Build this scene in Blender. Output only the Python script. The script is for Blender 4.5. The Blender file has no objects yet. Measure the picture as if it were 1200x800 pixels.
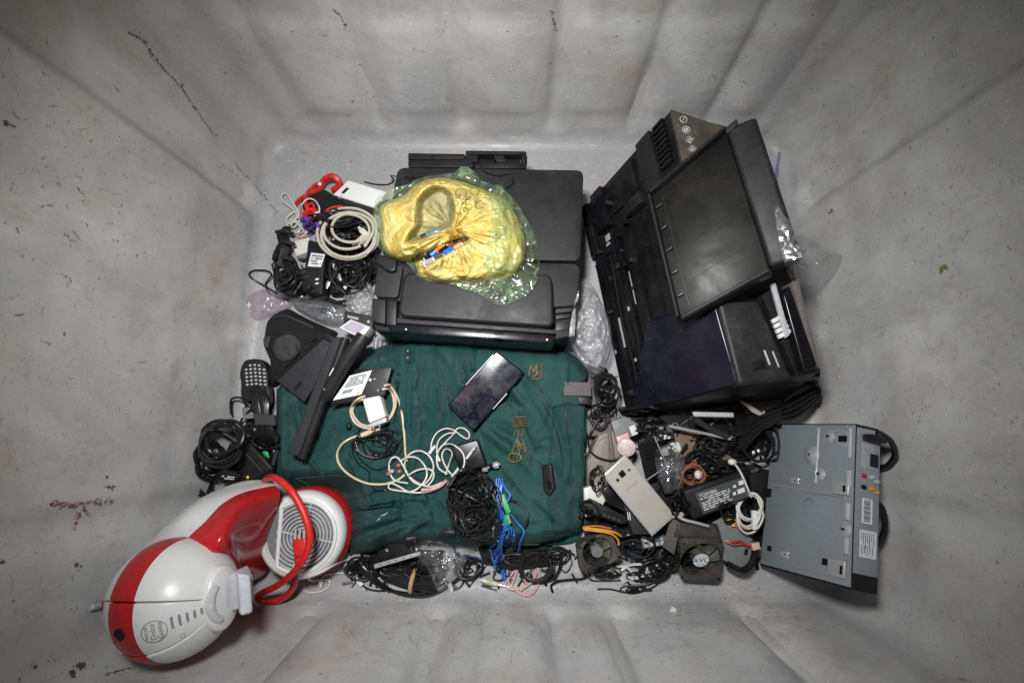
import bpy, bmesh, math, random
from mathutils import Vector, Matrix, noise
from mathutils.bvhtree import BVHTree

R = math.radians
sc = bpy.context.scene
COL = sc.collection

# ------------------------------------------------------------------ camera
CAM_H = 0.95
PITCH = R(11.45)                      # tilt away from straight down, towards the far wall
LENS, SENSOR = 16.0, 36.0
cam_d = bpy.data.cameras.new('camera')
cam_d.lens = LENS; cam_d.sensor_width = SENSOR
cam_d.clip_start = 0.01; cam_d.clip_end = 50
cam = bpy.data.objects.new('camera', cam_d); COL.objects.link(cam)
cam.location = (0, 0, CAM_H); cam.rotation_euler = (PITCH, 0, 0)
sc.camera = cam

# ------------------------------------------------------------------ light
world = bpy.data.worlds.new('World'); sc.world = world; world.use_nodes = True
bg = world.node_tree.nodes['Background']
bg.inputs[0].default_value = (0.86, 0.93, 1.0, 1); bg.inputs[1].default_value = 0.075

def lamp(name, kind, loc, target, power, color=(1, 1, 1), **kw):
    d = bpy.data.lights.new(name, kind); d.energy = power; d.color = color
    for k, v in kw.items(): setattr(d, k, v)
    o = bpy.data.objects.new(name, d); COL.objects.link(o)
    o.location = loc
    o.rotation_euler = (Vector(target) - Vector(loc)).to_track_quat('-Z', 'Y').to_euler()
    return o
# the photographer's flash head just beside the lens, aimed into the bin
lamp('flash_lamp', 'SPOT', (-0.10, 0.22, 1.06), (0.0, 0.20, 0.0), 62.0, (1.0, 0.998, 0.992),
     spot_size=R(107), spot_blend=1.0, shadow_soft_size=0.06)

sc.view_settings.view_transform = 'Standard'; sc.view_settings.look = 'None'
sc.view_settings.exposure = 0.0; sc.view_settings.gamma = 1.0
sc.render.engine = 'CYCLES'
sc.cycles.max_bounces = 4; sc.cycles.diffuse_bounces = 3; sc.cycles.glossy_bounces = 2; sc.cycles.use_adaptive_sampling = True; sc.cycles.adaptive_threshold = 0.02; sc.cycles.transparent_max_bounces = 12
sc.cycles.caustics_reflective = False; sc.cycles.caustics_refractive = False
try:
    sc.cycles.use_denoising = True
except Exception:
    pass

# ------------------------------------------------------------------ helpers
FPX = 1200 * LENS / SENSOR
SA, CA = math.sin(PITCH), math.cos(PITCH)
def ray(u, v):
    a, b = (u - 600) / FPX, (400 - v) / FPX
    return Vector((a, b * CA + SA, b * SA - CA))
def P(u, v, z=0.0):
    """a place in the bin: photograph coordinates plus a height in metres above the bin floor"""
    d = ray(u, v); t = (z - CAM_H) / d.z
    return Vector((d.x * t, d.y * t, z))
def PP(pts, dz=0.0): return [P(a[0], a[1], a[2] + dz) for a in pts]

class MB:
    def __init__(s): s.v = []; s.f = []; s.m = []
    def add(s, v, f, mi=0):
        o = len(s.v); s.v += [Vector(p) for p in v]
        s.f += [tuple(i + o for i in q) for q in f]; s.m += [mi] * len(f)
        return s
    def hexa(s, b, t, mi=0):            # b: 4 base points, t: 4 top points (same order, any winding)
        return s.add(list(b) + list(t), [(3, 2, 1, 0), (4, 5, 6, 7), (0, 1, 5, 4), (1, 2, 6, 5), (2, 3, 7, 6), (3, 0, 4, 7)], mi)
    def box(s, c, sx, sy, sz, M=None, mi=0):
        b = [Vector((x * sx / 2, y * sy / 2, -sz / 2)) for x, y in ((-1, -1), (1, -1), (1, 1), (-1, 1))]
        t = [p + Vector((0, 0, sz)) for p in b]
        c = Vector(c)
        if M is not None:
            b = [M @ p for p in b]; t = [M @ p for p in t]
        return s.hexa([p + c for p in b], [p + c for p in t], mi)
    def prism(s, top, depth, nrm=None, mi=0):   # polygon of world points pushed by depth against its normal
        n = len(top); top = [Vector(p) for p in top]
        if nrm is None:
            nrm = Vector((0, 0, 0))
            for i in range(n): nrm += top[i].cross(top[(i + 1) % n])
            nrm.normalize()
            if nrm.z < 0: nrm = -nrm
        off = -nrm * depth
        bot = [p + off for p in top]
        return s.add(top + bot, [tuple(range(n)), tuple(range(2 * n - 1, n - 1, -1))] +
                     [(i, n + i, n + (i + 1) % n, (i + 1) % n) for i in range(n)], mi)
    def tube(s, pts, r, n=6, closed=False, cap=True, mi=0):
        pts = [Vector(p) for p in pts]; m = len(pts)
        if m < 2: return s
        rr = r if isinstance(r, (list, tuple)) else [r] * m
        tans = []
        for i in range(m):
            a = pts[(i - 1) % m] if (closed or i > 0) else pts[i]
            b = pts[(i + 1) % m] if (closed or i < m - 1) else pts[i]
            t = b - a
            tans.append(t.normalized() if t.length > 1e-9 else Vector((1, 0, 0)))
        up = Vector((0, 0, 1))
        if abs(tans[0].dot(up)) > .9: up = Vector((0, 1, 0))
        nx = tans[0].cross(up).normalized(); vs = []
        for i in range(m):
            nx = (nx - tans[i] * nx.dot(tans[i]))
            nx = nx.normalized() if nx.length > 1e-6 else tans[i].orthogonal().normalized()
            ny = tans[i].cross(nx)
            for k in range(n):
                a = 2 * math.pi * k / n
                vs.append(pts[i] + (nx * math.cos(a) + ny * math.sin(a)) * rr[i])
        fs = []
        for i in range(m if closed else m - 1):
            j = (i + 1) % m
            for k in range(n):
                fs.append((i * n + k, i * n + (k + 1) % n, j * n + (k + 1) % n, j * n + k))
        if cap and not closed:
            fs += [tuple(range(n - 1, -1, -1)), tuple(range((m - 1) * n, m * n))]
        return s.add(vs, fs, mi)
    def lathe(s, prof, M, n=24, mi=0, cap=True):   # prof: (radius, height) pairs; M: 4x4 to world
        vs, fs = [], []
        for (r, h) in prof:
            for k in range(n):
                a = 2 * math.pi * k / n
                vs.append(M @ Vector((r * math.cos(a), r * math.sin(a), h)))
        for i in range(len(prof) - 1):
            for k in range(n):
                fs.append((i * n + k, i * n + (k + 1) % n, (i + 1) * n + (k + 1) % n, (i + 1) * n + k))
        if cap:
            fs += [tuple(range(n - 1, -1, -1)), tuple(range((len(prof) - 1) * n, len(prof) * n))]
        return s.add(vs, fs, mi)
    def grid(s, rows, closed=False, mi=0, flip=False):
        h, w = len(rows), len(rows[0]); vs = [p for r in rows for p in r]; fs = []
        for i in range(h - 1):
            for k in range(w if closed else w - 1):
                q = (i * w + k, i * w + (k + 1) % w, (i + 1) * w + (k + 1) % w, (i + 1) * w + k)
                fs.append(q[::-1] if flip else q)
        return s.add(vs, fs, mi)
    def sphere(s, c, r, M=None, nu=16, nv=10, mi=0):
        rows = []
        for i in range(nv + 1):
            th = math.pi * i / nv; row = []
            for k in range(nu):
                a = 2 * math.pi * k / nu
                p = Vector((math.sin(th) * math.cos(a), math.sin(th) * math.sin(a), math.cos(th)))
                p = Vector((p.x * r[0], p.y * r[1], p.z * r[2])) if isinstance(r, (tuple, list)) else p * r
                row.append((M @ p if M is not None else p) + Vector(c))
            rows.append(row)
        return s.grid(rows, closed=True, mi=mi)

def frame(o, x, y):
    """3x3 rotation whose columns are x, y orthogonalised and their normal"""
    X = (Vector(x) - Vector(o)).normalized(); Y = (Vector(y) - Vector(o))
    Y = (Y - X * Y.dot(X)).normalized(); Z = X.cross(Y)
    return Matrix((X, Y, Z)).transposed()
def axis_frame(n, hint=(1, 0, 0)):
    Z = Vector(n).normalized(); X = Vector(hint); X = (X - Z * X.dot(Z))
    if X.length < 1e-4: X = Z.orthogonal()
    X.normalize(); Y = Z.cross(X)
    return Matrix((X, Y, Z)).transposed()
def m4(rot, loc): return Matrix.Translation(Vector(loc)) @ rot.to_4x4()

def smooth(pts, sub=6, closed=False):
    pts = [Vector(p) for p in pts]; n = len(pts); out = []
    for i in range(n if closed else n - 1):
        def g(k): return pts[k % n] if closed else pts[max(0, min(n - 1, k))]
        a, b, c, d = g(i - 1), g(i), g(i + 1), g(i + 2)
        for j in range(sub):
            t = j / sub; t2 = t * t; t3 = t2 * t
            out.append(0.5 * ((2 * b) + (c - a) * t + (2 * a - 5 * b + 4 * c - d) * t2 + (3 * b - a - 3 * c + d) * t3))
    if not closed: out.append(pts[-1])
    return out
def resample(pts, n):
    d = [0.0]
    for a, b in zip(pts, pts[1:]): d.append(d[-1] + (b - a).length)
    out = []; j = 0
    for i in range(n):
        t = d[-1] * i / (n - 1)
        while j < len(d) - 2 and d[j + 1] < t: j += 1
        k = (t - d[j]) / max(1e-9, d[j + 1] - d[j])
        out.append(pts[j].lerp(pts[j + 1], max(0, min(1, k))))
    return out

ROOT = {}
def finish(mb, mats, loc, bevel=0.0, seg=2, sharp=40, smooth_all=True, name='mesh'):
    me = bpy.data.meshes.new(name)
    me.from_pydata([tuple(p - loc) for p in mb.v], [], mb.f)
    for m in (mats if isinstance(mats, (list, tuple)) else [mats]): me.materials.append(m)
    if any(mb.m):
        for p, k in zip(me.polygons, mb.m): p.material_index = k
    me.validate()
    bm = bmesh.new(); bm.from_mesh(me)
    bmesh.ops.recalc_face_normals(bm, faces=bm.faces)
    if bevel > 0:
        es = [e for e in bm.edges if len(e.link_faces) == 2 and e.calc_face_angle(0) > R(28)]
        bmesh.ops.bevel(bm, geom=es, offset=bevel, segments=seg, affect='EDGES', clamp_overlap=True, profile=0.6)
    bm.to_mesh(me); bm.free()
    if smooth_all:
        me.polygons.foreach_set('use_smooth', [True] * len(me.polygons))
        try: me.set_sharp_from_angle(angle=R(sharp))
        except Exception: pass
    me.update()
    return me
def tag(o, label=None, cat=None, group=None, kind=None):
    if label: o['label'] = label
    if cat: o['category'] = cat
    if group: o['group'] = group
    if kind: o['kind'] = kind
    return o
def thing(name, label, cat, loc, group=None, kind=None):
    o = bpy.data.objects.new(name, None); COL.objects.link(o)
    o.empty_display_size = 0.02; o.location = Vector(loc); ROOT[o] = Vector(loc)
    return tag(o, label, cat, group, kind)
def part(name, mb, mats, parent, bevel=0.0, seg=2, sharp=40, label=None, kind=None, smooth_all=True):
    loc = ROOT[parent]
    o = bpy.data.objects.new(name, finish(mb, mats, loc, bevel, seg, sharp, smooth_all, name)); COL.objects.link(o)
    o.parent = parent; ROOT[o] = loc
    return tag(o, label, kind=kind)
def clone(o, parent, move):
    """a further piece that shares the mesh of piece o, moved by a vector"""
    c = o.copy(); COL.objects.link(c); c.parent = parent; c.location = Vector(o.location) + Vector(move); ROOT[c] = ROOT[parent]
    return c
def solo(name, mb, mats, label, cat, group=None, kind=None, bevel=0.0, seg=2, sharp=40, smooth_all=True):
    xs = [p.x for p in mb.v]; ys = [p.y for p in mb.v]; zs = [p.z for p in mb.v]
    loc = Vector(((min(xs) + max(xs)) / 2, (min(ys) + max(ys)) / 2, min(zs)))
    o = bpy.data.objects.new(name, finish(mb, mats, loc, bevel, seg, sharp, smooth_all, name)); COL.objects.link(o)
    o.location = loc; ROOT[o] = loc
    return tag(o, label, cat, group, kind)

def text_mesh(s, size, origin, rot, mb=None, mi=0, extrude=0.0, align='CENTER', squeeze=1.0):
    cu = bpy.data.curves.new('lettering', 'FONT'); cu.body = s; cu.size = size; cu.extrude = extrude
    cu.align_x = align; cu.align_y = 'CENTER'; cu.resolution_u = 3
    ob = bpy.data.objects.new('lettering', cu)
    COL.objects.link(ob)
    dg = bpy.context.evaluated_depsgraph_get()
    me = bpy.data.meshes.new_from_object(ob.evaluated_get(dg))
    mb = mb or MB()
    M = m4(rot, origin)
    mb.add([M @ Vector((v.co.x * squeeze, v.co.y, v.co.z)) for v in me.vertices], [tuple(p.vertices) for p in me.polygons], mi)
    bpy.data.objects.remove(ob); bpy.data.curves.remove(cu); bpy.data.meshes.remove(me)
    return mb

# ------------------------------------------------------------------ materials
def nt(m): m.use_nodes = True; return m.node_tree
class G:
    """small shader graph writer"""
    def __init__(s, name):
        s.m = bpy.data.materials.new(name); s.t = nt(s.m); s.t.nodes.clear()
        s.out = s.t.nodes.new('ShaderNodeOutputMaterial')
    def n(s, kind, **kw):
        o = s.t.nodes.new(kind)
        for k, v in kw.items():
            if k in o.inputs.keys() if isinstance(k, str) else False: o.inputs[k].default_value = v
            else: setattr(o, k, v)
        return o
    def l(s, a, b): s.t.links.new(a, b)
    def coord(s): return s.n('ShaderNodeTexCoord').outputs['Object']
    def geo(s): return s.n('ShaderNodeNewGeometry').outputs['Position']
    def noise(s, vec, scale, detail=4, rough=.55, dist=0.0):
        o = s.n('ShaderNodeTexNoise'); o.inputs['Scale'].default_value = scale; o.inputs['Detail'].default_value = detail
        o.inputs['Roughness'].default_value = rough; o.inputs['Distortion'].default_value = dist
        s.l(vec, o.inputs['Vector']); return o.outputs['Fac']
    def ramp(s, fac, stops):
        o = s.n('ShaderNodeValToRGB'); e = o.color_ramp.elements
        while len(e) < len(stops): e.new(0.5)
        for q, (p, c) in zip(e, stops):
            q.position = p; q.color = (c, c, c, 1) if not isinstance(c, (tuple, list)) else (*c, 1)
        s.l(fac, o.inputs['Fac']); return o.outputs['Color']
    def mix(s, fac, a, b, mode='MIX'):
        o = s.n('ShaderNodeMix'); o.data_type = 'RGBA'; o.blend_type = mode
        for val, i in ((fac, 0), (a, 6), (b, 7)):
            if hasattr(val, 'links'): s.l(val, o.inputs[i])
            elif isinstance(val, (tuple, list)): o.inputs[i].default_value = (*val, 1)
            else: o.inputs[i].default_value = val
        return o.outputs[2]
    def math(s, op, a, b=0.0):
        o = s.n('ShaderNodeMath'); o.operation = op
        for val, i in ((a, 0), (b, 1)):
            if hasattr(val, 'links'): s.l(val, o.inputs[i])
            else: o.inputs[i].default_value = val
        return o.outputs[0]
    def bump(s, h, strength=.3, dist=.002):
        o = s.n('ShaderNodeBump'); o.inputs['Strength'].default_value = strength; o.inputs['Distance'].default_value = dist
        s.l(h, o.inputs['Height']); return o.outputs['Normal']
    def pbr(s, col, rough=.5, metal=0.0, normal=None, spec=.5, coat=0.0):
        o = s.n('ShaderNodeBsdfPrincipled')
        for val, i in ((col, 'Base Color'), (rough, 'Roughness'), (metal, 'Metallic'), (normal, 'Normal')):
            if val is None: continue
            if hasattr(val, 'links'): s.l(val, o.inputs[i])
            elif isinstance(val, (tuple, list)): o.inputs[i].default_value = (*val, 1)
            else: o.inputs[i].default_value = val
        o.inputs['Specular IOR Level'].default_value = spec; o.inputs['Coat Weight'].default_value = coat
        return o.outputs[0]
    def done(s, sh): s.l(sh, s.out.inputs['Surface']); return s.m

def plastic(name, col, rough=.45, dirt=.35, dirtcol=(.22, .20, .18), grain=.15, gscale=900, metal=0.0, spec=.5, scale=1.0, var=1.0):
    """painted or moulded surface with uneven gloss, dust and small scuffs"""
    g = G(name); c = g.geo()
    big = g.noise(c, 14 * scale, 3, .6, .4); fine = g.noise(c, 120 * scale, 3, .7)
    dust = g.math('MULTIPLY', g.ramp(big, [(.42, 0.0), (.75, 1.0)]), g.ramp(fine, [(.35, .1), (.7, 1.0)]))
    dust = g.math('MULTIPLY', dust, dirt)
    base = g.mix(g.ramp(fine, [(.3, 0.0), (.7, 1.0)]), tuple(x * (1 - .15 * var) for x in col), tuple(min(1, x * (1 + .12 * var)) for x in col))
    base = g.mix(dust, base, dirtcol)
    rg = g.ramp(big, [(.3, max(.05, rough - .1)), (.7, min(1, rough + .14))])
    nb = g.bump(g.noise(c, gscale, 1), grain, .0006) if grain > .1 else None
    return g.done(g.pbr(base, rg, metal, nb, spec))
def crinkle(g, c, scale, mixin=.35):
    """height of creased film: facets between sharp fold lines"""
    wob = g.n('ShaderNodeTexNoise'); wob.inputs['Scale'].default_value = scale * .5; wob.inputs['Detail'].default_value = 2
    g.l(c, wob.inputs['Vector'])
    mx = g.n('ShaderNodeMix'); mx.data_type = 'VECTOR'; mx.inputs[0].default_value = .06
    g.l(c, mx.inputs[4]); g.l(wob.outputs['Color'], mx.inputs[5])
    v1 = g.n('ShaderNodeTexVoronoi'); v1.feature = 'DISTANCE_TO_EDGE'; v1.inputs['Scale'].default_value = scale; g.l(mx.outputs[1], v1.inputs['Vector'])
    v2 = g.n('ShaderNodeTexVoronoi'); v2.feature = 'DISTANCE_TO_EDGE'; v2.inputs['Scale'].default_value = scale * 2.3; g.l(mx.outputs[1], v2.inputs['Vector'])
    return g.math('ADD', v1.outputs['Distance'], g.math('MULTIPLY', v2.outputs['Distance'], mixin))
def film(name, tint=(.9, .93, .95), clear=.72, body=.5, rough=.12, milky=(.75, .76, .78), scale=24):
    """thin crinkled polythene: mostly clear, a little milky, with sharp highlights"""
    g = G(name); c = g.geo()
    tr = g.n('ShaderNodeBsdfTransparent'); tr.inputs[0].default_value = (*tint, 1)
    df = g.n('ShaderNodeBsdfDiffuse'); df.inputs[0].default_value = (*milky, 1)
    tl = g.n('ShaderNodeBsdfTranslucent'); tl.inputs[0].default_value = (*milky, 1)
    m1 = g.n('ShaderNodeMixShader'); m1.inputs[0].default_value = .4; g.l(df.outputs[0], m1.inputs[1]); g.l(tl.outputs[0], m1.inputs[2])
    m2 = g.n('ShaderNodeMixShader')
    hgt = crinkle(g, c, scale)
    edge = g.ramp(hgt, [(.0, .30), (.09, .0)])
    f = g.math('ADD', edge, g.ramp(g.noise(c, 40, 3, .6), [(.35, max(0.0, 1 - clear - .10)), (.75, 1 - clear + .12)]))
    g.l(f, m2.inputs[0]); g.l(tr.outputs[0], m2.inputs[1]); g.l(m1.outputs[0], m2.inputs[2])
    gl = g.n('ShaderNodeBsdfGlossy'); gl.inputs['Roughness'].default_value = rough; gl.inputs[0].default_value = (1, 1, 1, 1)
    g.l(g.bump(g.math('ADD', hgt, g.noise(c, scale * .6, 2)), .30, .014), gl.inputs['Normal'])
    fr = g.n('ShaderNodeFresnel'); fr.inputs[0].default_value = 1.5
    fm = g.math('MINIMUM', g.math('ADD', fr.outputs[0], .05), .16)
    m3 = g.n('ShaderNodeMixShader'); g.l(fm, m3.inputs[0]); g.l(m2.outputs[0], m3.inputs[1]); g.l(gl.outputs[0], m3.inputs[2])
    return g.done(m3.outputs[0])

def bin_material():
    g = G('dirty_white_polythene'); c = g.geo()
    cloud = g.noise(c, 3.4, 4, .62, .6); mid = g.noise(c, 13, 6, .70, .35); fine = g.noise(c, 85, 4, .72)
    col = g.mix(g.ramp(cloud, [(.32, 0.0), (.68, 1.0)]), (.385, .384, .38), (.63, .628, .622))
    col = g.mix(g.ramp(mid, [(.38, 0.0), (.66, .45)]), col, (.42, .415, .40))
    # pinkish and yellowish stain clouds, cool rubbed clouds
    warm = g.math('MULTIPLY', g.ramp(g.noise(c, 6.0, 4, .6, .5), [(.50, 0.0), (.70, .85)]), g.ramp(mid, [(.35, .2), (.65, 1.0)]))
    col = g.mix(warm, col, (.46, .375, .325))
    cool = g.ramp(g.noise(c, 4.1, 3, .6, .3), [(.5, 0.0), (.72, .6)])
    col = g.mix(cool, col, (.37, .38, .41))
    grime = g.math('MULTIPLY', g.ramp(mid, [(.50, 0.0), (.70, 1.0)]), g.ramp(fine, [(.40, .0), (.62, 1.0)]))
    col = g.mix(g.math('MULTIPLY', grime, .34), col, (.20, .18, .155))
    # greyer, darker colour at floor height, fading out just above it
    sep = g.n('ShaderNodeSeparateXYZ'); g.l(c, sep.inputs[0])
    fl_ = g.math('ADD', sep.outputs['Z'], g.math('MULTIPLY', g.math('SUBTRACT', mid, .5), .12))
    col = g.mix(g.ramp(fl_, [(.0, .62), (.045, .0)]), col, (.235, .235, .25))
    # fine scratches, pale and dark, in stretched noise
    def scratch(scale, rot, nscale, lo, hi, amt, tone):
        nonlocal col
        mp = g.n('ShaderNodeMapping'); mp.inputs['Scale'].default_value = scale; mp.inputs['Rotation'].default_value = rot
        g.l(c, mp.inputs['Vector'])
        sc_ = g.ramp(g.noise(mp.outputs[0], nscale, 4, .78, .3), [(lo, 0.0), (hi, 1.0)])
        col = g.mix(g.math('MULTIPLY', sc_, amt), col, tone)
    scratch((9, 70, 45), (.3, .2, .5), 5.0, .59, .66, .60, (.68, .65, .57))
    scratch((60, 14, 34), (.1, .5, -.4), 5.5, .60, .67, .6, (.18, .155, .13))
    scratch((30, 110, 9), (.2, .1, .1), 4.4, .61, .68, .5, (.23, .20, .175))
    scratch((140, 40, 24), (.0, .3, .9), 3.0, .61, .67, .6, (.62, .57, .43))
    vo = g.n('ShaderNodeTexVoronoi'); vo.inputs['Scale'].default_value = 70; g.l(c, vo.inputs['Vector'])
    sp = g.math('MULTIPLY', g.ramp(vo.outputs['Distance'], [(.05, 1.0), (.15, 0.0)]), g.ramp(g.noise(c, 17, 3), [(.54, 0.0), (.62, 1.0)]))
    col = g.mix(g.math('MULTIPLY', sp, .6), col, (.10, .085, .07))
    rg = g.ramp(mid, [(.3, .34), (.7, .58)])
    h = g.math('ADD', g.math('MULTIPLY', cloud, .35), g.math('ADD', g.math('MULTIPLY', mid, .16), g.math('MULTIPLY', fine, .06)))
    return g.done(g.pbr(col, rg, 0, g.bump(h, .4, .012), .4))
# ------------------------------------------------------------------ the bin itself
X0, X1, Y0, Y1 = -0.563, 0.625, -0.305, 0.668      # floor edges
BIN_H, TAPER = 0.66, math.tan(R(4.5))
def sstep(a, b, x):
    t = max(0, min(1, (x - a) / (b - a))); return t * t * (3 - 2 * t)
def gauss(x, c, w): return math.exp(-((x - c) / w) ** 2)
GROOVES_BACK = [-0.47, -0.295, -0.115, 0.085, 0.265, 0.43, 0.55]
GROOVES_FRONT = [-0.36, -0.13, 0.075, 0.19, 0.42]
GROOVES_SIDE = [0.50, 0.20, -0.12]
def plateau(x, c, half, soft):
    """1 inside a flat bottomed channel, 0 outside, with straight flanks"""
    return 1 - sstep(half, half + soft, abs(x - c))
def bin_relief(side, s, z):
    """how far the moulded wall stands inwards (+) at along-wall coordinate s, height z"""
    fade = sstep(0.02, 0.06, z)
    d = 0.0
    if side == 'back':
        for c in GROOVES_BACK: d -= .018 * (.25 * plateau(s, c, .002, .018) + .75 * gauss(s, c + .008, .032)) * (.8 + .4 * noise.noise(Vector((c * 9, z * 7, 0))))
        for c0, c1 in zip(GROOVES_BACK, GROOVES_BACK[1:]):      # pillowed panels between the channels
            if c0 < s < c1:
                t = (s - c0) / (c1 - c0); d += .005 * math.sin(math.pi * t) * (plateau(z, .19, .085, .03) + .8 * plateau(z, .44, .10, .03))
    elif side == 'front':
        for c in GROOVES_FRONT: d -= .019 * (.25 * plateau(s, c, .004, .018) + .75 * gauss(s, c, .034))
        d += .0024 * (1 if math.sin(s * 62) > 0 else -1) * abs(math.sin(s * 62)) ** .4 * plateau(s, 0, .17, .05) * sstep(.08, .11, z)
    else:
        for c in GROOVES_SIDE: d -= (.017 if c == .5 else .009) * plateau(s, c, .010 if c == .5 else .003, .034)
        d += .003 * plateau(z, .30, .10, .05)
    d += .0035 * noise.noise(Vector((s * 6, z * 5, {'back': 0, 'front': 3, 'left': 6}.get(side, 9))))
    return d * fade
def build_bin():
    rc, rf = .055, .028
    mb = MB(); rows = []
    # perimeter samples: unit square corners with arcs, each sample carries position, outward normal, side and s
    def ring(z, inset):
        e = TAPER * z
        x0, x1, y0, y1 = X0 - e + inset, X1 + e - inset, Y0 - e * 1.2 + inset, Y1 + e + -inset
        r = rc - inset * .6 if inset < rc else .01
        r = max(.012, r); pts = []
        def seg(ax, ay, bx, by, side, n):
            for i in range(n):
                t = i / n; x, y = ax + (bx - ax) * t, ay + (by - ay) * t
                s = x if side in ('back', 'front') else y
                ed = min(1, min(t, 1 - t) * 8 + .0)
                d = bin_relief(side, s, z) * sstep(0, .6, ed)
                if side == 'back': y -= d
                elif side == 'front': y += d
                elif side == 'left': x += d
                else: x -= d
                pts.append(Vector((x, y, z)))
        def arc(cx, cy, a0, n):
            for i in range(n):
                a = a0 + math.pi / 2 * i / n
                pts.append(Vector((cx + r * math.cos(a), cy + r * math.sin(a), z)))
        seg(x0 + r, y0, x1 - r, y0, 'front', 260); arc(x1 - r, y0 + r, -math.pi / 2, 14)
        seg(x1, y0 + r, x1, y1 - r, 'right', 200); arc(x1 - r, y1 - r, 0, 14)
        seg(x1 - r, y1, x0 + r, y1, 'back', 300); arc(x0 + r, y1 - r, math.pi / 2, 14)
        seg(x0, y1 - r, x0, y0 + r, 'left', 200); arc(x0 + r, y0 + r, math.pi, 14)
        return pts
    # floor rings shrinking to the middle, then the fillet, then the wall
    cx, cy = (X0 + X1) / 2, (Y0 + Y1) / 2
    base = ring(0, rf)
    def fz(p): return .006 * noise.noise(p * 3.1) * 0.6 + .002 * noise.noise(p * 11)
    for k in range(1, 13):
        f = (k / 13.0)
        rows.append([Vector((cx + (p.x - cx) * f, cy + (p.y - cy) * f, 0)) for p in base])
    for k in range(7):
        a = math.pi / 2 * k / 6
        rows.append(ring(rf * (1 - math.cos(a)), rf * (1 - math.sin(a))))
    for k in range(1, 60): rows.append(ring(rf + (BIN_H - rf) * k / 59, 0))
    # lip and outer skin so the bin is a real shell
    e = .008
    top = rows[-1]
    def out(pts, d, z): 
        o = []
        for p in pts:
            v = Vector((p.x - cx, p.y - cy, 0)); o.append(Vector((p.x + v.x / abs(v.length) * d, p.y + v.y / v.length * d, z)))
        return o
    rows.append(out(top, .035, BIN_H + .004)); rows.append(out(top, .04, BIN_H - .03)); rows.append(out(top, .012, BIN_H - .035))
    rows.append(out(ring(0, 0), .012, -.03))
    rows2 = []
    for row in rows[:70]:
        rows2.append([p + Vector((0, 0, fz(p))) if p.z < .001 else p for p in row])
    rows = rows2 + rows[70:]
    mb.grid(rows, closed=True)
    n = len(rows[0])
    mb.f.append(tuple(range(n - 1, -1, -1))); mb.m.append(0)
    mb.add(out(ring(0, 0), .012, -.0301), [tuple(range(n))])
    return mb
MAT_BIN = bin_material()
bin_mb = build_bin()
BIN_LOC = Vector(((X0 + X1) / 2, (Y0 + Y1) / 2, 0))
me = bpy.data.meshes.new('bulk_bin'); me.from_pydata([tuple(p - BIN_LOC) for p in bin_mb.v], [], bin_mb.f)
me.materials.append(MAT_BIN); me.polygons.foreach_set('use_smooth', [True] * len(me.polygons))
me.set_sharp_from_angle(angle=R(60))
bin_o = bpy.data.objects.new('bulk_bin', me); COL.objects.link(bin_o); bin_o.location = BIN_LOC; ROOT[bin_o] = BIN_LOC
tag(bin_o, 'large scuffed off-white plastic bulk bin holding all the electronic waste', 'bin', kind='structure')
BVH = BVHTree.FromPolygons([tuple(p) for p in bin_mb.v], bin_mb.f)
CAMV = Vector((0, 0, CAM_H))
def on_bin(u, v, lift=.0008):
    """where the line of sight through a photograph point meets the bin skin, and the skin's normal there"""
    d = ray(u, v).normalized(); h, nrm, i, dist = BVH.ray_cast(CAMV, d)
    if nrm.dot(d) > 0: nrm = -nrm
    return h + nrm * lift, nrm
# ------------------------------------------------------------------ shared materials
M = {}
M['black'] = plastic('black_plastic', (.010, .010, .011), .42, .18, (.06, .057, .054), spec=.3)
M['black_matt'] = plastic('black_matt_plastic', (.012, .012, .0135), .48, .35, (.055, .052, .05), grain=.35, spec=.3, scale=1.4)
M['black_gloss'] = plastic('black_glossy_plastic', (.005, .005, .007), .24, .25, (.045, .042, .045), grain=.05, spec=.35)
M['dusty'] = plastic('dusty_black_plastic', (.006, .006, .007), .40, .5, (.035, .031, .026), scale=1.6, spec=.3)
M['dusty_brown'] = plastic('dusty_brown_plastic', (.045, .038, .032), .6, .8, (.14, .115, .09), scale=2.0)
M['charcoal'] = plastic('charcoal_plastic', (.026, .026, .029), .5, .2, (.08, .075, .075), grain=.4, spec=.3)
M['cable'] = plastic('black_cable_sheath', (.008, .008, .009), .38, .12, (.05, .047, .044), grain=.02, spec=.4)
M['cable_b'] = plastic('soft_black_cable_sheath', (.013, .0125, .013), .55, .2, (.05, .047, .044), grain=.02, spec=.4)
M['white'] = plastic('white_plastic', (.70, .70, .69), .28, .10, (.50, .47, .42), grain=.03, var=.25)
M['offwhite'] = plastic('offwhite_plastic', (.58, .57, .53), .45, .35, (.35, .32, .26), grain=.05)
M['white_cable'] = plastic('white_cable_sheath', (.62, .60, .56), .4, .3, (.38, .34, .28), grain=.02)
M['cream_cable'] = plastic('cream_cable_sheath', (.60, .50, .36), .45, .3, (.40, .32, .22), grain=.02)
M['beige_cable'] = plastic('beige_cable_sheath', (.50, .46, .38), .45, .3, (.30, .27, .22), grain=.02)
M['pink_cable'] = plastic('pink_cable_sheath', (.60, .34, .34), .45, .3, (.40, .30, .28), grain=.02)
M['red'] = plastic('red_plastic', (.42, .012, .016), .25, .12, (.30, .04, .03), grain=.03)
M['red_gloss'] = plastic('glossy_red_plastic', (.33, .008, .014), .08, .05, (.25, .03, .03), grain=.0)
M['red_cable'] = plastic('red_cable_sheath', (.58, .018, .014), .38, .1, (.35, .05, .04), grain=.03)
M['purple'] = plastic('purple_cable_sheath', (.14, .04, .42), .5, .1, (.2, .1, .4), grain=.03)
M['blue_wire'] = plastic('blue_wire', (.02, .14, .50), .4, .1, (.05, .15, .4), grain=.03)
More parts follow.
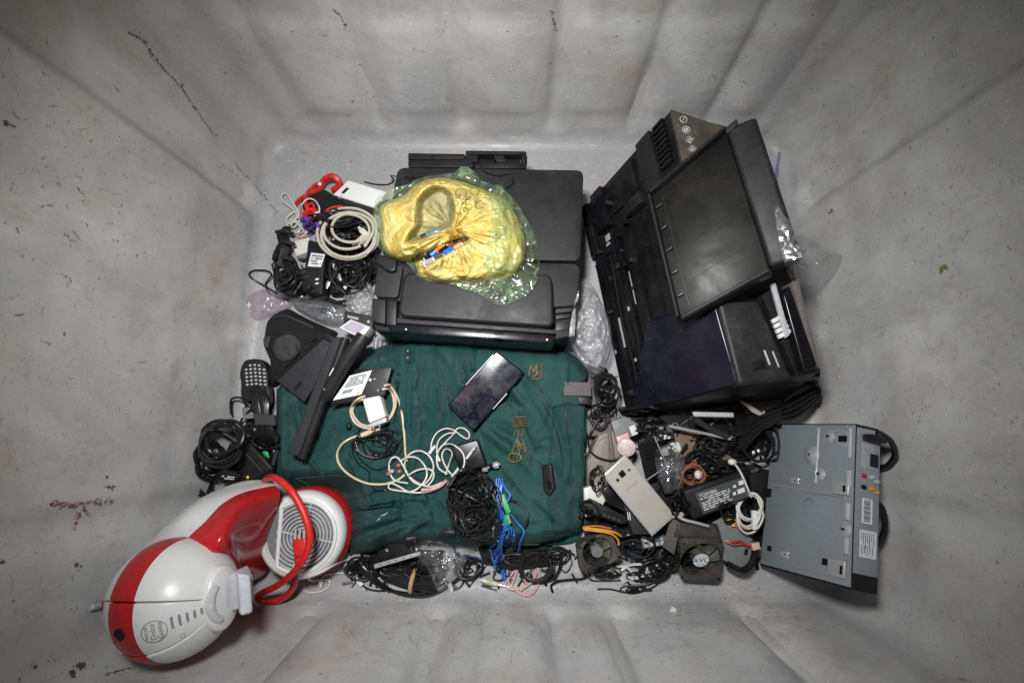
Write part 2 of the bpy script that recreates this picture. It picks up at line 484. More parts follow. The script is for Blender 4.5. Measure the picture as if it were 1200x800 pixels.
M['green_conn'] = plastic('green_connector', (.02, .30, .10), .4, .1, (.05, .3, .1), grain=.03)
M['yellow_wire'] = plastic('yellow_wire', (.65, .30, .03), .4, .1, (.4, .3, .1), grain=.03)
M['orange'] = plastic('orange_plastic', (.60, .16, .03), .4, .1, (.4, .2, .1), grain=.03)
M['tan'] = plastic('tan_band', (.45, .28, .14), .6, .2, (.3, .2, .1), grain=.1)
M['gold'] = plastic('champagne_gold_shell', (.47, .44, .395), .30, .12, (.42, .38, .31), grain=.02, metal=.25, var=.25)
M['steel'] = plastic('brushed_steel', (.50, .51, .52), .32, .12, (.35, .33, .30), grain=.03, metal=.45, var=.4)
M['galv'] = plastic('zinc_plated_sheet', (.26, .29, .315), .40, .30, (.12, .115, .11), grain=.05, metal=.2, scale=.8, var=.5)
M['bright'] = plastic('bright_metal', (.74, .74, .72), .22, .05, (.5, .5, .5), grain=.0, metal=.55, var=.3)
M['copper'] = plastic('copper_wire', (.36, .14, .09), .4, .3, (.2, .1, .06), grain=.02, metal=.3)
M['paper'] = plastic('paper_label', (.62, .64, .66), .6, .15, (.45, .45, .42), grain=.05)
M['label_grey'] = plastic('grey_label', (.30, .31, .33), .5, .2, (.2, .2, .2), grain=.03)
M['ink'] = plastic('printed_ink', (.03, .03, .03), .6, 0)
M['ink_grey'] = plastic('grey_print', (.22, .22, .23), .6, 0)
M['ink_white'] = plastic('white_print', (.60, .60, .60), .6, .2)
M['taupe'] = plastic('taupe_plastic', (.20, .165, .145), .45, .5, (.26, .23, .20), scale=1.5)
M['taupe_dark'] = plastic('dark_taupe_plastic', (.115, .10, .092), .5, .5, (.17, .15, .13), scale=1.5)
M['cardboard'] = plastic('brown_cardboard', (.16, .105, .072), .8, .4, (.1, .08, .06), grain=.3)
M['grey_plastic'] = plastic('grey_plastic', (.16, .165, .17), .5, .3, (.2, .19, .18))
M['grey_light'] = plastic('light_grey_plastic', (.42, .43, .45), .4, .2, (.3, .3, .3))
M['fan'] = plastic('dusty_fan_plastic', (.040, .036, .032), .5, .9, (.135, .115, .095), scale=2.5)
M['rubber'] = plastic('dark_rubber', (.006, .006, .006), .6, .15, (.03,.03,.03), spec=.25)
M['pcb'] = plastic('dark_circuit_board', (.03, .06, .045), .4, .4, (.2, .17, .12), scale=3)
M['foam'] = plastic('white_foam_bits', (.62, .63, .62), .8, .1)
M['pouch'] = plastic('black_nylon', (.011, .0105, .0115), .8, .35, (.035, .033, .033), grain=.9, gscale=1400, spec=.3)
M['band'] = plastic('black_webbing', (.035, .034, .036), .75, .3, (.09, .085, .085), grain=.9, gscale=1200)
M['gold_print'] = plastic('worn_gold_print', (.26, .155, .065), .6, .9, (.06, .10, .075), grain=.2, scale=5)
M['film'] = film('clear_polythene', (.95, .96, .97), clear=.90, rough=.2)
M['film_grey'] = film('grey_antistatic_film', (.62, .63, .66), .70, .5, .22, (.50, .51, .54))
M['film_wrap'] = film('crumpled_clear_wrap', (.93, .93, .95), .60, .5, .2, (.88, .88, .90), 34)
M['film_pink'] = film('pink_violet_film', (.92, .84, .90), .74, .5, .22, (.70, .58, .68))
M['film_green'] = film('green_tinted_film', (.92, .985, .87), .88, .5, .22, (.60, .84, .48), 22)
def yellow_bag_material(name, clear, lo, hi):
    g = G(name); c = g.geo()
    col = g.mix(g.ramp(g.noise(c, 30, 4, .6, .6), [(.35, 0.0), (.65, 1.0)]), lo, hi)
    hg = crinkle(g, c, 42, .5); nb = g.bump(hg, .45, .010)
    df = g.pbr(col, .22, 0, nb, .35)
    tl = g.n('ShaderNodeBsdfTranslucent'); g.l(col, tl.inputs[0])
    tr = g.n('ShaderNodeBsdfTransparent'); tr.inputs[0].default_value = (1, .93, .68, 1)
    a = g.n('ShaderNodeMixShader'); a.inputs[0].default_value = .25; g.l(df, a.inputs[1]); g.l(tl.outputs[0], a.inputs[2])
    b = g.n('ShaderNodeMixShader')
    g.l(g.ramp(g.noise(c, 18, 3, .6), [(.3, max(0.0, clear - .1)), (.7, clear + .14)]), b.inputs[0]); g.l(a.outputs[0], b.inputs[1]); g.l(tr.outputs[0], b.inputs[2])
    return g.done(b.outputs[0])
M['yellow_bag'] = yellow_bag_material('yellow_polythene', .13, (.86, .62, .13), (.95, .82, .36))
M['yellow_clearer'] = yellow_bag_material('clearer_yellow_polythene', .42, (.74, .66, .30), (.82, .76, .44))  # paler, more see-through film for the faces inside the mouth
def fabric(name, col, col2, scale=900):
    g = G(name); c = g.geo()
    big = g.noise(c, 9, 6, .65, .6); fine = g.noise(c, 60, 5, .7)
    base = g.mix(g.ramp(big, [(.3, 0.0), (.72, 1.0)]), col, col2)
    dust = g.math('MULTIPLY', g.ramp(fine, [(.5, 0.0), (.8, .5)]), g.ramp(big, [(.4, .2), (.7, 1.0)]))
    base = g.mix(dust, base, (.05, .065, .06))
    w = g.n('ShaderNodeTexWave'); w.inputs['Scale'].default_value = scale; w.inputs['Distortion'].default_value = 2; g.l(c, w.inputs['Vector'])
    h = g.math('ADD', g.math('MULTIPLY', w.outputs['Fac'], .25), g.noise(c, 45, 6, .65, .8))
    return g.done(g.pbr(base, g.ramp(big, [(.3, .48), (.7, .68)]), 0, g.bump(h, .55, .005), .45))
M['green_fabric'] = fabric('green_nylon_fabric', (.011, .054, .052), (.018, .080, .075))
M['green_trim'] = fabric('green_binding_tape', (.006, .060, .054), (.010, .082, .072))
M['green_flap'] = fabric('green_coated_fabric', (.017, .072, .063), (.028, .105, .091))
def cracked_screen():
    g = G('cracked_phone_screen'); c = g.geo()
    vo = g.n('ShaderNodeTexVoronoi'); vo.feature = 'DISTANCE_TO_EDGE'; vo.inputs['Scale'].default_value = 85; g.l(c, vo.inputs['Vector'])
    vc = g.n('ShaderNodeTexVoronoi'); vc.inputs['Scale'].default_value = 60; g.l(c, vc.inputs['Vector'])
    sm = g.ramp(g.noise(c, 55, 6, .7, 1.2), [(.42, 0.0), (.68, 1.0)])
    col = g.mix(sm, (.005, .006, .010), (.034, .040, .060))
    tint = g.ramp(g.noise(c, 22, 3, .5), [(.52, 0.0), (.66, 1.0)])
    col = g.mix(g.math('MULTIPLY', tint, .5), col, (.10, .065, .07))
    crack = g.ramp(vo.outputs['Distance'], [(.0, 1.0), (.025, 0.0)])
    col = g.mix(g.math('MULTIPLY', crack, .10), col, (.35, .36, .40))
    rg = g.ramp(g.noise(c, 40, 4), [(.3, .12), (.7, .40)])
    return g.done(g.pbr(col, rg, 0, g.bump(vc.outputs['Distance'], .12, .001), .35))
M['screen'] = cracked_screen()
M['glass_black'] = plastic('dusty_black_glass', (.006, .0065, .007), .14, .4, (.035, .035, .032), grain=.0, scale=2)

M['clean_white'] = plastic('glossy_white_shell', (.68, .68, .67), .27, .40, (.52, .49, .43), grain=.0, var=.12, scale=2)
M['cover_black'] = plastic('dusty_dark_cover', (.007, .0068, .006), .42, .55, (.022, .019, .012), grain=.05, spec=.18, scale=1.2)
# ------------------------------------------------------------------ placing on quads and on what is already there
def bil(q, s, t):
    return (q[0] * (1 - s) + q[1] * s) * (1 - t) + (q[3] * (1 - s) + q[2] * s) * t
def qn(q):
    n = ((q[1] - q[0]).cross(q[3] - q[0])).normalized()
    return n if n.dot(CAMV - q[0]) > 0 else -n
def fbox(mb, q, s0, s1, t0, t1, h0, h1, mi=0):
    """a small block on quad q between fractions s, t, from height h0 to h1 above it"""
    n = qn(q); c = [bil(q, s0, t0), bil(q, s1, t0), bil(q, s1, t1), bil(q, s0, t1)]
    return mb.hexa([p + n * h0 for p in c], [p + n * h1 for p in c], mi)
def qframe(q, flip=False):
    """rotation with x along q0->q1, y from q3 towards q0, z out of the quad to the viewer"""
    n = qn(q); X = (q[1] - q[0]).normalized()
    if flip: X = -X
    Y = n.cross(X).normalized()
    return Matrix((X, Y, n)).transposed()
def qtext(mb, q, s, t, txt, size, ang=0.0, h=.0004, mi=0, align='CENTER', squeeze=1.0):
    rot = qframe(q) @ Matrix.Rotation(R(ang), 3, 'Z')
    return text_mesh(txt, size, bil(q, s, t) + qn(q) * h, rot, mb, mi, 0, align, squeeze)
def qlathe(mb, q, s, t, prof, n=20, mi=0):
    return mb.lathe(prof, m4(qframe(q), bil(q, s, t)), n, mi)

SOLIDS = [BVH]
def solid(*mbs):
    for mb in mbs: SOLIDS.append(BVHTree.FromPolygons([tuple(p) for p in mb.v], mb.f))
def top_z(u, v, only=None):
    d = ray(u, v).normalized(); best = None
    for b in (only or SOLIDS):
        h, nrm, i, dist = b.ray_cast(CAMV, d)
        if h is not None and (best is None or dist < best[1]): best = (h.z, dist)
    return best[0] if best else 0.0
def top(u, v, lift=.003):
    return P(u, v, top_z(u, v) + lift)
def cable_on(pts, lift=.003, sub=5, jitter=0.0, rng=None):
    """a cable run laid over whatever lies below the given photograph points"""
    flat = []
    for p in pts:
        l = p[2] if len(p) > 2 else lift
        if rng and jitter: p = (p[0] + rng.uniform(-jitter, jitter), p[1] + rng.uniform(-jitter, jitter))
        flat.append(Vector((p[0], p[1], l)))
    flat = smooth(flat, sub)
    zs = [top_z(p.x, p.y) + p.z for p in flat]; n = len(zs)
    for k in range(2):                                     # a stiff cable bridges hollows
        zs = [max(zs[i], .5 * (max(zs[max(0, i - 2):i + 1]) + max(zs[i:i + 3])) - .0012) for i in range(n)]
        zs = [(zs[max(0, i - 1)] + 2 * zs[i] + zs[min(n - 1, i + 1)]) / 4 for i in range(n)]
    return [P(p.x, p.y, z) for p, z in zip(flat, zs)]
def coil_pts(u, v, ru, rv, turns, rng, lift=.003, spread=.18, rot=0.0, rise=.012, seg=14, start=0.0, flat=None):
    pts = []; z0 = top_z(u, v) if flat is None else flat
    for i in range(int(turns * seg) + 1):
        a = start + 2 * math.pi * i / seg
        if i % seg == 0: k1, k2, du, dv = [rng.uniform(-1, 1) for _ in range(4)]
        f = 1 + spread * k1 * .6 + spread * .5 * math.sin(a * .5 + k2 * 3)
        x, y = ru * f * math.cos(a), rv * f * math.sin(a)
        x, y = x * math.cos(rot) - y * math.sin(rot), x * math.sin(rot) + y * math.cos(rot)
        pts.append(P(u + x + du * ru * spread * .5, v + y + dv * rv * spread * .5, z0 + lift + rise * (i / (turns * seg)) + rise * .3 * math.sin(a * 1.5 + k2 * 5)))
    return smooth(pts, 3)
def tangle_pts(u, v, ru, rv, n, rng, lift=.004, rise=.02, sub=5, swirl=.9, flat=None):
    """a messy heap of one long lead: an orbit that wanders"""
    pts = []; a = rng.uniform(0, 6.28); rad = rng.uniform(.4, .9); z0 = None
    for i in range(n):
        a += rng.gauss(swirl, .55); rad = max(.12, min(1.0, rad + rng.gauss(0, .22)))
        x, y = u + ru * rad * math.cos(a), v + rv * rad * math.sin(a)
        zz = (top_z(x, y) if flat is None else flat)
        pts.append(P(x, y, zz + lift + rng.uniform(0, rise)))
    return smooth(pts, sub)
def facets(p, f, seed=0.0):
    """0..1 height of sharply creased film: flat facets that meet in fold lines"""
    q = p * f + Vector((seed, -seed, seed * .5)); q += Vector((noise.noise(q * .9), noise.noise(q * .9 + Vector((7, 0, 0))), 0)) * .5
    d = noise.voronoi(q)[0]
    return d[1] - d[0]
def crumple(p, amp, f=30.0, seed=0.0):
    q = p * f + Vector((seed, seed * 1.7, -seed))
    return amp * .7 * (1 - 2 * abs(noise.noise(q))) + amp * 1.5 * (facets(p, f * .9, seed) - .3) + amp * .6 * (facets(p, f * 2.3, seed + 3) - .3)
def blob_rows(outline, centre, zc, ze, nr=26, na=72, amp=.006, f=34, seed=1.0, power=.5, floor=None, base=True):
    """film or cloth heap: radial sheet from a centre to a closed outline, domed and crumpled"""
    o = smooth([Vector((a[0], a[1], 0)) for a in outline], 8, True); o = resample(o + [o[0]], na + 1)[:-1]
    rows = []
    for i in range(nr + 1):
        r = max(.001, i / nr); row = []
        for k in range(na):
            u, v = centre[0] + (o[k].x - centre[0]) * r, centre[1] + (o[k].y - centre[1]) * r
            z = ze + (zc - ze) * max(0, 1 - r ** 2.2) ** power
            p = P(u, v, z); d = crumple(p, amp, f, seed) * (1 - .35 * r)
            z += d
            if base: z = max(z, top_z(u, v) + .002)
            row.append(P(u, v, z))
        rows.append(row)
    return rows

def dashes(mb, q, s0, s1, t0, t1, rows, rng, h=.0003, fill=.55):
    """fine print too small to read: rows of word-long strokes"""
    for i in range(rows):
        t = t0 + (t1 - t0) * i / rows; s = s0; dt = (t1 - t0) / rows * fill
        while s < s1 - .03:
            w = min(rng.uniform(.04, .14), s1 - s)
            if rng.random() < .88: fbox(mb, q, s, s + w, t, t + dt, h, h + .0002)
            s += w + rng.uniform(.015, .03)
    return mb
# ------------------------------------------------------------------ black printer at the back
def build_back_printer():
    T = thing('inkjet_printer', 'matt black flatbed printer lying upright under the yellow bag', 'printer', P(560, 300, 0))
    bm_ = M['black_matt']
    zb = .145
    body = [P(u, v, zb) for u, v in ((466, 203), (682, 203), (674, 393), (652, 398), (650, 402), (440, 388), (437, 380))]
    b = MB().prism(body, zb - .004, Vector((0, 0, 1)))
    part('body', b, M['black'], T, .006, 3); solid(b)
    # scanner lid with rounded corners, a seam across it
    def rr(pts, rad=9, n=5):
        out = []
        m = len(pts)
        for i in range(m):
            p, a, c = Vector(pts[i]), Vector(pts[i - 1]), Vector(pts[(i + 1) % m])
            d1, d2 = (a - p).normalized() * rad, (c - p).normalized() * rad
            for k in range(n + 1):
                t = k / n; q = (p + d1) * (1 - t) ** 2 + p * 2 * t * (1 - t) + (p + d2) * t ** 2
                out.append((q.x, q.y))
        return out
    lid = MB().prism([P(u, v, .172) for u, v in rr([(466, 196), (684, 199), (681, 306), (447, 302)])], .024, Vector((0, 0, 1)))
    lid_o = part('scanner_lid', lid, bm_, T, .0035, 3)
    lid2 = MB().prism([P(u, v, .170) for u, v in rr([(446, 304.5), (681, 308), (678, 358), (640, 361), (445, 352)], 11)], .022, Vector((0, 0, 1)))
    part('lid_edge', lid2, bm_, lid_o, .0035, 3); solid(lid, lid2)
    # raised feeder cover at the front
    cv = MB().prism([P(u, v, .189) for u, v in rr([(473, 319), (647, 321), (649.5, 383), (465.5, 370)], 10)], .035, Vector((0, 0, 1)))
    c = part('front_cover', cv, bm_, T, .005, 3); solid(cv)
    lip = MB().prism([P(u, v, .170) for u, v in ((465, 372), (650, 386), (650.5, 391), (465, 378))], .02, Vector((0, 0, 1)))
    part('cover_lip', lip, M['charcoal'], c, .002)
    fr = MB().prism([P(u, v, .163) for u, v in ((455, 378), (650, 392), (650, 402), (456, 389))], .155, Vector((0, 0, 1)))
    part('front_panel', fr, M['black_gloss'], T, .003)
    for (u, v) in ((476, 386), (641, 398)):
        k = MB().lathe([(.0016, 0), (.0016, .0012)], Matrix.Translation(P(u, v, .164)), 10)
        part('screw', k, M['steel'], T)
    # control panel block at the left
    cp = MB().prism([P(u, v, .182) for u, v in rr([(443, 302), (472, 312), (466, 349), (438, 347)], 5)], .03, Vector((0, 0, 1)))
    o = part('control_panel', cp, bm_, T, .004, 3)
    hd = MB().prism([P(u, v, .193) for u, v in rr([(442, 297), (465, 303), (464, 317), (456, 319), (440, 308)], 4)], .013, Vector((0, 0, 1)))
    part('panel_hood', hd, M['black'], o, .004, 3)
    sd = MB().prism([P(u, v, .165) for u, v in ((436, 349), (452, 350), (451, 380), (435, 376))], .15, Vector((0, 0, 1)))
    part('side_cover', sd, bm_, T, .003)
    sd = MB().prism([P(u, v, .167) for u, v in ((453, 350), (465, 351), (464, 381), (452, 380.5))], .15, Vector((0, 0, 1)))
    part('side_cover', sd, bm_, T, .003)
    for k, (z, a, b_) in enumerate(((.16, 361, 367), (.155, 368, 374), (.148, 376, 388))):
        h = MB().prism([P(u, v, z) for u, v in ((651, a), (671 - k, a - 1), (670 - k, b_ - 2), (651, b_))], .05, Vector((0, 0, 1)))
        part('hinge_block', h, M['black'] if k else M['charcoal'], T, .002)
    # rear paper support: an open frame behind the lid
    s = MB(); z = .13
    def bar(pts, d=.02): s.prism([P(u, v, z) for u, v in pts], d, Vector((0, 0, 1)))
    bar(((478, 179), (545, 180), (545, 186), (478, 187))); bar(((545.5, 176), (617, 177), (617, 181), (545.5, 180.5)))
    bar(((478, 187.5), (555, 186.5), (555, 196), (478, 196))); bar(((555.5, 191), (617, 190), (617, 197), (555.5, 197)))
    bar(((545.5, 181), (560, 181), (560, 190.5), (545.5, 186))); bar(((578, 181.5), (590, 181.5), (594, 190), (582, 190)))
    bar(((610, 181.5), (618, 181), (618, 190), (612, 190)))
    part('paper_support', s, M['black'], T, .003)
    leg = MB().prism([P(u, v, .112) for u, v in ((490, 182), (610, 182), (610, 200), (490, 200))], .10, Vector((0, 0, 1)))
    part('support_base', leg, M['rubber'], T, .002)
build_back_printer()
# thin lead trailing over the lid
rng = random.Random(3)
mb = MB().tube(cable_on([(427, 213), (440, 216), (455, 216), (462, 210), (458, 206), (480, 208), (520, 204)], .004), .0014, 5)
solo('lead', mb, M['cable'], 'thin black lead trailing over the left edge of the printer lid', 'cable')
mb = MB().tube(cable_on([(535, 206), (547, 190), (553, 184), (563, 187), (566, 200), (585, 206), (598, 203), (601, 214), (590, 222)], .004), .0013, 5)
solo('lead', mb, M['cable'], 'thin black lead looped near the open frame behind the printer', 'cable')

# ------------------------------------------------------------------ grimy opened printer leaning at the right
def build_right_printer():
    T = thing('dismantled_printer', 'grimy black printer standing on its side with its cover hanging open', 'printer', P(820, 330, 0))
    zr = .245
    RT, RB = P(785, 129, zr), P(864, 450, zr)              # upper ridge
    LT, LB = P(684, 243, .012), P(736, 487, .012)          # foot of the open side
    TR, BR = P(893, 158, zr - .005), P(961, 436, .215)     # far upper edge
    FT, FB = Vector((TR.x + .03, TR.y + .02, .012)), Vector((BR.x + .045, BR.y - .035, .012))
    # open side: face between foot and ridge
    q = [LT, RT, RB, LB]                                    # s: foot->ridge, t: top->bottom
    n = qn(q)
    shell = MB().hexa([LT, FT, FB, LB], [RT, TR, BR, RB])
    part('shell', shell, M['dusty'], T, .006, 3); solid(shell)
    # rough inner works on the open side, each rail a piece
    rg = random.Random(11)
    rails = [(.03, .10, .02, .99, .0, .010), (.13, .17, .30, .97, .0, .014), (.20, .26, .22, .96, .0, .007),
             (.30, .345, .25, .96, .0, .016), (.37, .47, .28, .93, .0, .009), (.05, .12, .03, .28, .010, .022),
             (.17, .30, .02, .20, .0, .020), (.34, .62, .03, .17, .0, .010), (.52, .60, .40, .70, .0, .012)]
    for s0, s1, t0, t1, h0, h1 in rails:
        part('rail', fbox(MB(), q, s0, s1, t0, t1, h0, h1), M['black_gloss'] if rg.random() < .5 else M['dusty'], T, .002)
    # small ribs and clips
    for k in range(26):
        s, t = rg.uniform(.04, .45), rg.uniform(.05, .95)
        part('clip', fbox(MB(), q, s, s + rg.uniform(.015, .05), t, t + rg.uniform(.006, .02), .004, rg.uniform(.012, .024)), M['dusty'] if k % 3 else M['charcoal'], T, .0008)
    for s, t, a, b_ in ((.24, .24, .05, .028), (.235, .275, .04, .012), (.06, .30, .012, .02), (.19, .60, .018, .13), (.31, .58, .02, .018), (.40, .45, .006, .14), (.08, .72, .014, .016), (.27, .79, .018, .014)):
        part('metal_clip', fbox(MB(), q, s, s + a, t, t + b_, .0165, .0185), M['steel'], T, .0006)
    # belt along the slot
    part('belt', MB().tube(smooth([bil(q, .215 + .01 * math.sin(k), .27 + .068 * k) + n * .012 for k in range(10)], 4), .0018, 6), M['rubber'], T)
    # toothed top edge and the flat comb under the button panel
    for k in range(9):
        t = .015 + k * .02
        part('tooth', fbox(MB(), q, .86, .955, t, t + .008, .002, .012), M['dusty'], T, .0006)
    part('inner_frame', fbox(MB(), q, .70, .84, .01, .22, .0, .014), M['black'], T, .002)
    part('inner_frame', fbox(MB(), q, .50, .66, .19, .24, .0, .02), M['black'], T, .002)
    # button panel on the upper end
    pq = [P(786, 128, zr + .004), P(851, 149, zr + .003), P(822, 186, zr + .004), P(800, 190, zr + .004)]
    bp = MB().prism(pq, .012); o = part('button_panel', bp, M['dusty_brown'], T, .002); solid(bp)
    nn = qn(pq); ic = MB(); rot = qframe([pq[0], pq[1], pq[2], pq[3]])
    for (u, v, kind) in ((801, 140, 0), (804, 152, 1), (808, 164, 2), (811, 175, 3)):
        p = P(u, v, zr + .0046); Mx = m4(rot @ Matrix.Rotation(R(-15), 3, 'Z'), p)
        if kind == 0:
            ic.tube([Mx @ Vector((.0062 * math.cos(a * .5236), .0062 * math.sin(a * .5236), 0)) for a in range(12)], .0005, 4, True)
            ic.tube([Mx @ Vector((0, -.003, 0)), Mx @ Vector((0, .003, 0))], .0006, 4)
        elif kind == 1:
            ic.tube([Mx @ Vector((.0062 * math.cos(a * .5236), .0062 * math.sin(a * .5236), 0)) for a in range(12)], .0005, 4, True)
            ic.tube([Mx @ Vector((.0028 * math.cos(a * .785), .0028 * math.sin(a * .785), 0)) for a in range(8)], .0009, 4, True)
        elif kind == 2:
            ic.tube([Mx @ Vector(c) for c in ((-.005, -.005, 0), (.005, -.005, 0), (.005, .005, 0), (-.005, .005, 0))], .0005, 4, True)
            ic.tube([Mx @ Vector(c) for c in ((-.002, -.003, 0), (.003, -.003, 0), (.003, .002, 0), (-.002, .002, 0))], .0008, 4, True)
        else:
            ic.tube([Mx @ Vector(c) for c in ((-.005, -.006, 0), (.005, -.006, 0), (.005, .006, 0), (-.005, .006, 0))], .0005, 4, True)
            for yy in (-.003, 0, .003): ic.tube([Mx @ Vector((-.003, yy, 0)), Mx @ Vector((.003, yy, 0))], .0005, 4)
    part('icon_print', ic, M['ink_white'], o)
    # hanging cover: shallow tray, hollow side towards us
    A, B, C, D = P(851, 151, .325), P(902, 313, .325), P(796, 371, .262), P(762, 226, .262)
    cq = [D, A, B, C]; cn = qn(cq)
    back = MB().hexa([p - cn * .022 for p in cq], [p - cn * .012 for p in cq]); solid(back)
    c = part('open_cover', back, M['cover_black'], T, .003)
    def wall(p0, p1, w, h, name, mat, bev=.004):
        d = (p1 - p0).normalized(); side = cn.cross(d)
        mid = (A + B + C + D) / 4
        if side.dot((p0 + p1) / 2 - mid) < 0: side = -side
        m = MB().hexa([p0 - cn * .034, p1 - cn * .034, p1 + side * w - cn * .034, p0 + side * w - cn * .034],
                      [p0 + cn * h, p1 + cn * h, p1 + side * w + cn * (h * .4), p0 + side * w + cn * (h * .4)])
        part(name, m, mat, c, bev, 3)
        return m
    big = wall(A, B, .042, .002, 'cover_rim', M['black_matt'], .007); solid(big)
    wall(B, C, .008, .004, 'cover_rim', M['black']); wall(D, A, .006, .003, 'cover_rim', M['black']); wall(C, D, .006, .002, 'cover_rim', M['black'])
    for t in (.33, .52, .78):
        part('cover_rib', fbox(MB(), cq, .05, .97, t, t + .004, -.0125, -.0114), M['cover_black'], c)
    for s in (.12,):
        part('cover_rib', fbox(MB(), cq, s, s + .010, .05, .95, -.0125, -.011), M['cover_black'], c)
    for k in range(5):
        part('cover_rib', fbox(MB(), cq, .02, .10, .12 + .18 * k, .135 + .18 * k, -.012, -.004), M['black'], c, .0006)
    part('cover_hook', fbox(MB(), cq, .99, 1.13, .0, .04, -.002, .004), M['black'], c, .001)
    part('cover_hook', fbox(MB(), cq, 1.16, 1.19, .55, .63, -.012, .0), M['black'], c, .001)
    # lower block: glossy side and dusty end cap
    gq = [P(759, 376, .150), P(840, 356, .254), P(866, 448, .254), P(741, 482, .03)]
    gl = MB().hexa([p - qn(gq) * .02 for p in gq], [p + qn(gq) * .006 for p in gq])
    part('glossy_side', gl, plastic('scratched_blue_black_plastic', (.007, .007, .014), .25, .45, (.035, .033, .045), grain=.05, scale=1.5), T, .004, 3)
    for s, t in ((.25, .22), (.35, .32), (.52, .18), (.62, .42), (.44, .60), (.20, .72)):
        part('side_clip', fbox(MB(), gq, s, s + .05, t, t + .06, .006, .010), M['black'], T, .001)
    eq = [P(841, 353, .262), P(890, 352, .262), P(930, 444, .25), P(867, 452, .262)]
    ec = MB().hexa([p - Vector((0, 0, .05)) for p in eq], eq)
    o = part('end_cap', ec, plastic('dusty_grey_black_plastic', (.018, .017, .018), .5, .7, (.06, .055, .052), scale=1.5, spec=.3), T, .008, 3); solid(ec)
    part('socket', fbox(MB(), eq, .34, .58, .74, .84, .0003, .0012), M['rubber'], o, .0003)
    part('socket_frame', fbox(MB(), eq, .64, .68, .62, .80, .0003, .0016), M['grey_light'], o, .0003)
    part('socket_frame', fbox(MB(), eq, .80, .83, .64, .84, .0003, .0016), M['grey_light'], o, .0003)
    # foot strip below
    fq = [P(741, 481, .03), P(866, 449, .19), P(960, 437, .19), P(962, 449, .14)]
    sk = MB().hexa([P(738, 489, .012), P(866, 462, .012), P(958, 452, .012), P(955, 440, .012)], [P(740, 483, .028), P(867, 453.5, .18), P(961, 441, .18), P(961, 431, .18)])
    part('skirt', sk, M['dusty'], T, .003)
    # recessed paper slot with pale roller and the outer flap
    sl = MB().prism([P(u, v, .256) for u, v in ((893, 346), (912, 332), (952, 428), (933, 440))], .03, Vector((0, 0, 1)))
    part('slot', sl, M['rubber'], T, .002)
    rl = MB().prism([P(u, v, .268) for u, v in ((904, 333), (909, 331), (926, 392), (921, 396))], .006, Vector((0, 0, 1)))
    part('roller_arm', rl, M['grey_light'], T, .0015)
    for k in range(4):
        for j in range(2):
            u, v = 905 + j * 7 + k * 2.4, 374 - j * 4 + k * 6
            m = MB().prism([P(u + a, v + b_, .266) for a, b_ in ((0, 0), (6, -3.2), (8, 1.4), (2, 4.6))], .006, Vector((0, 0, 1)))
            part('grip_pad', m, M['white'], T, .0008)
    fl = MB().prism([P(u, v, .272) for u, v in ((918, 346), (926, 334), (958, 426), (957, 431), (942, 433))], .02, Vector((0, 0, 1)))
    part('paper_flap', fl, M['black_gloss'], T, .004, 3)
    ed = MB().prism([P(u, v, .262) for u, v in ((928, 330), (936, 327), (962, 428), (955, 432))], .03, Vector((0, 0, 1)))
    part('outer_edge', ed, M['taupe_dark'], T, .003)
build_right_printer()

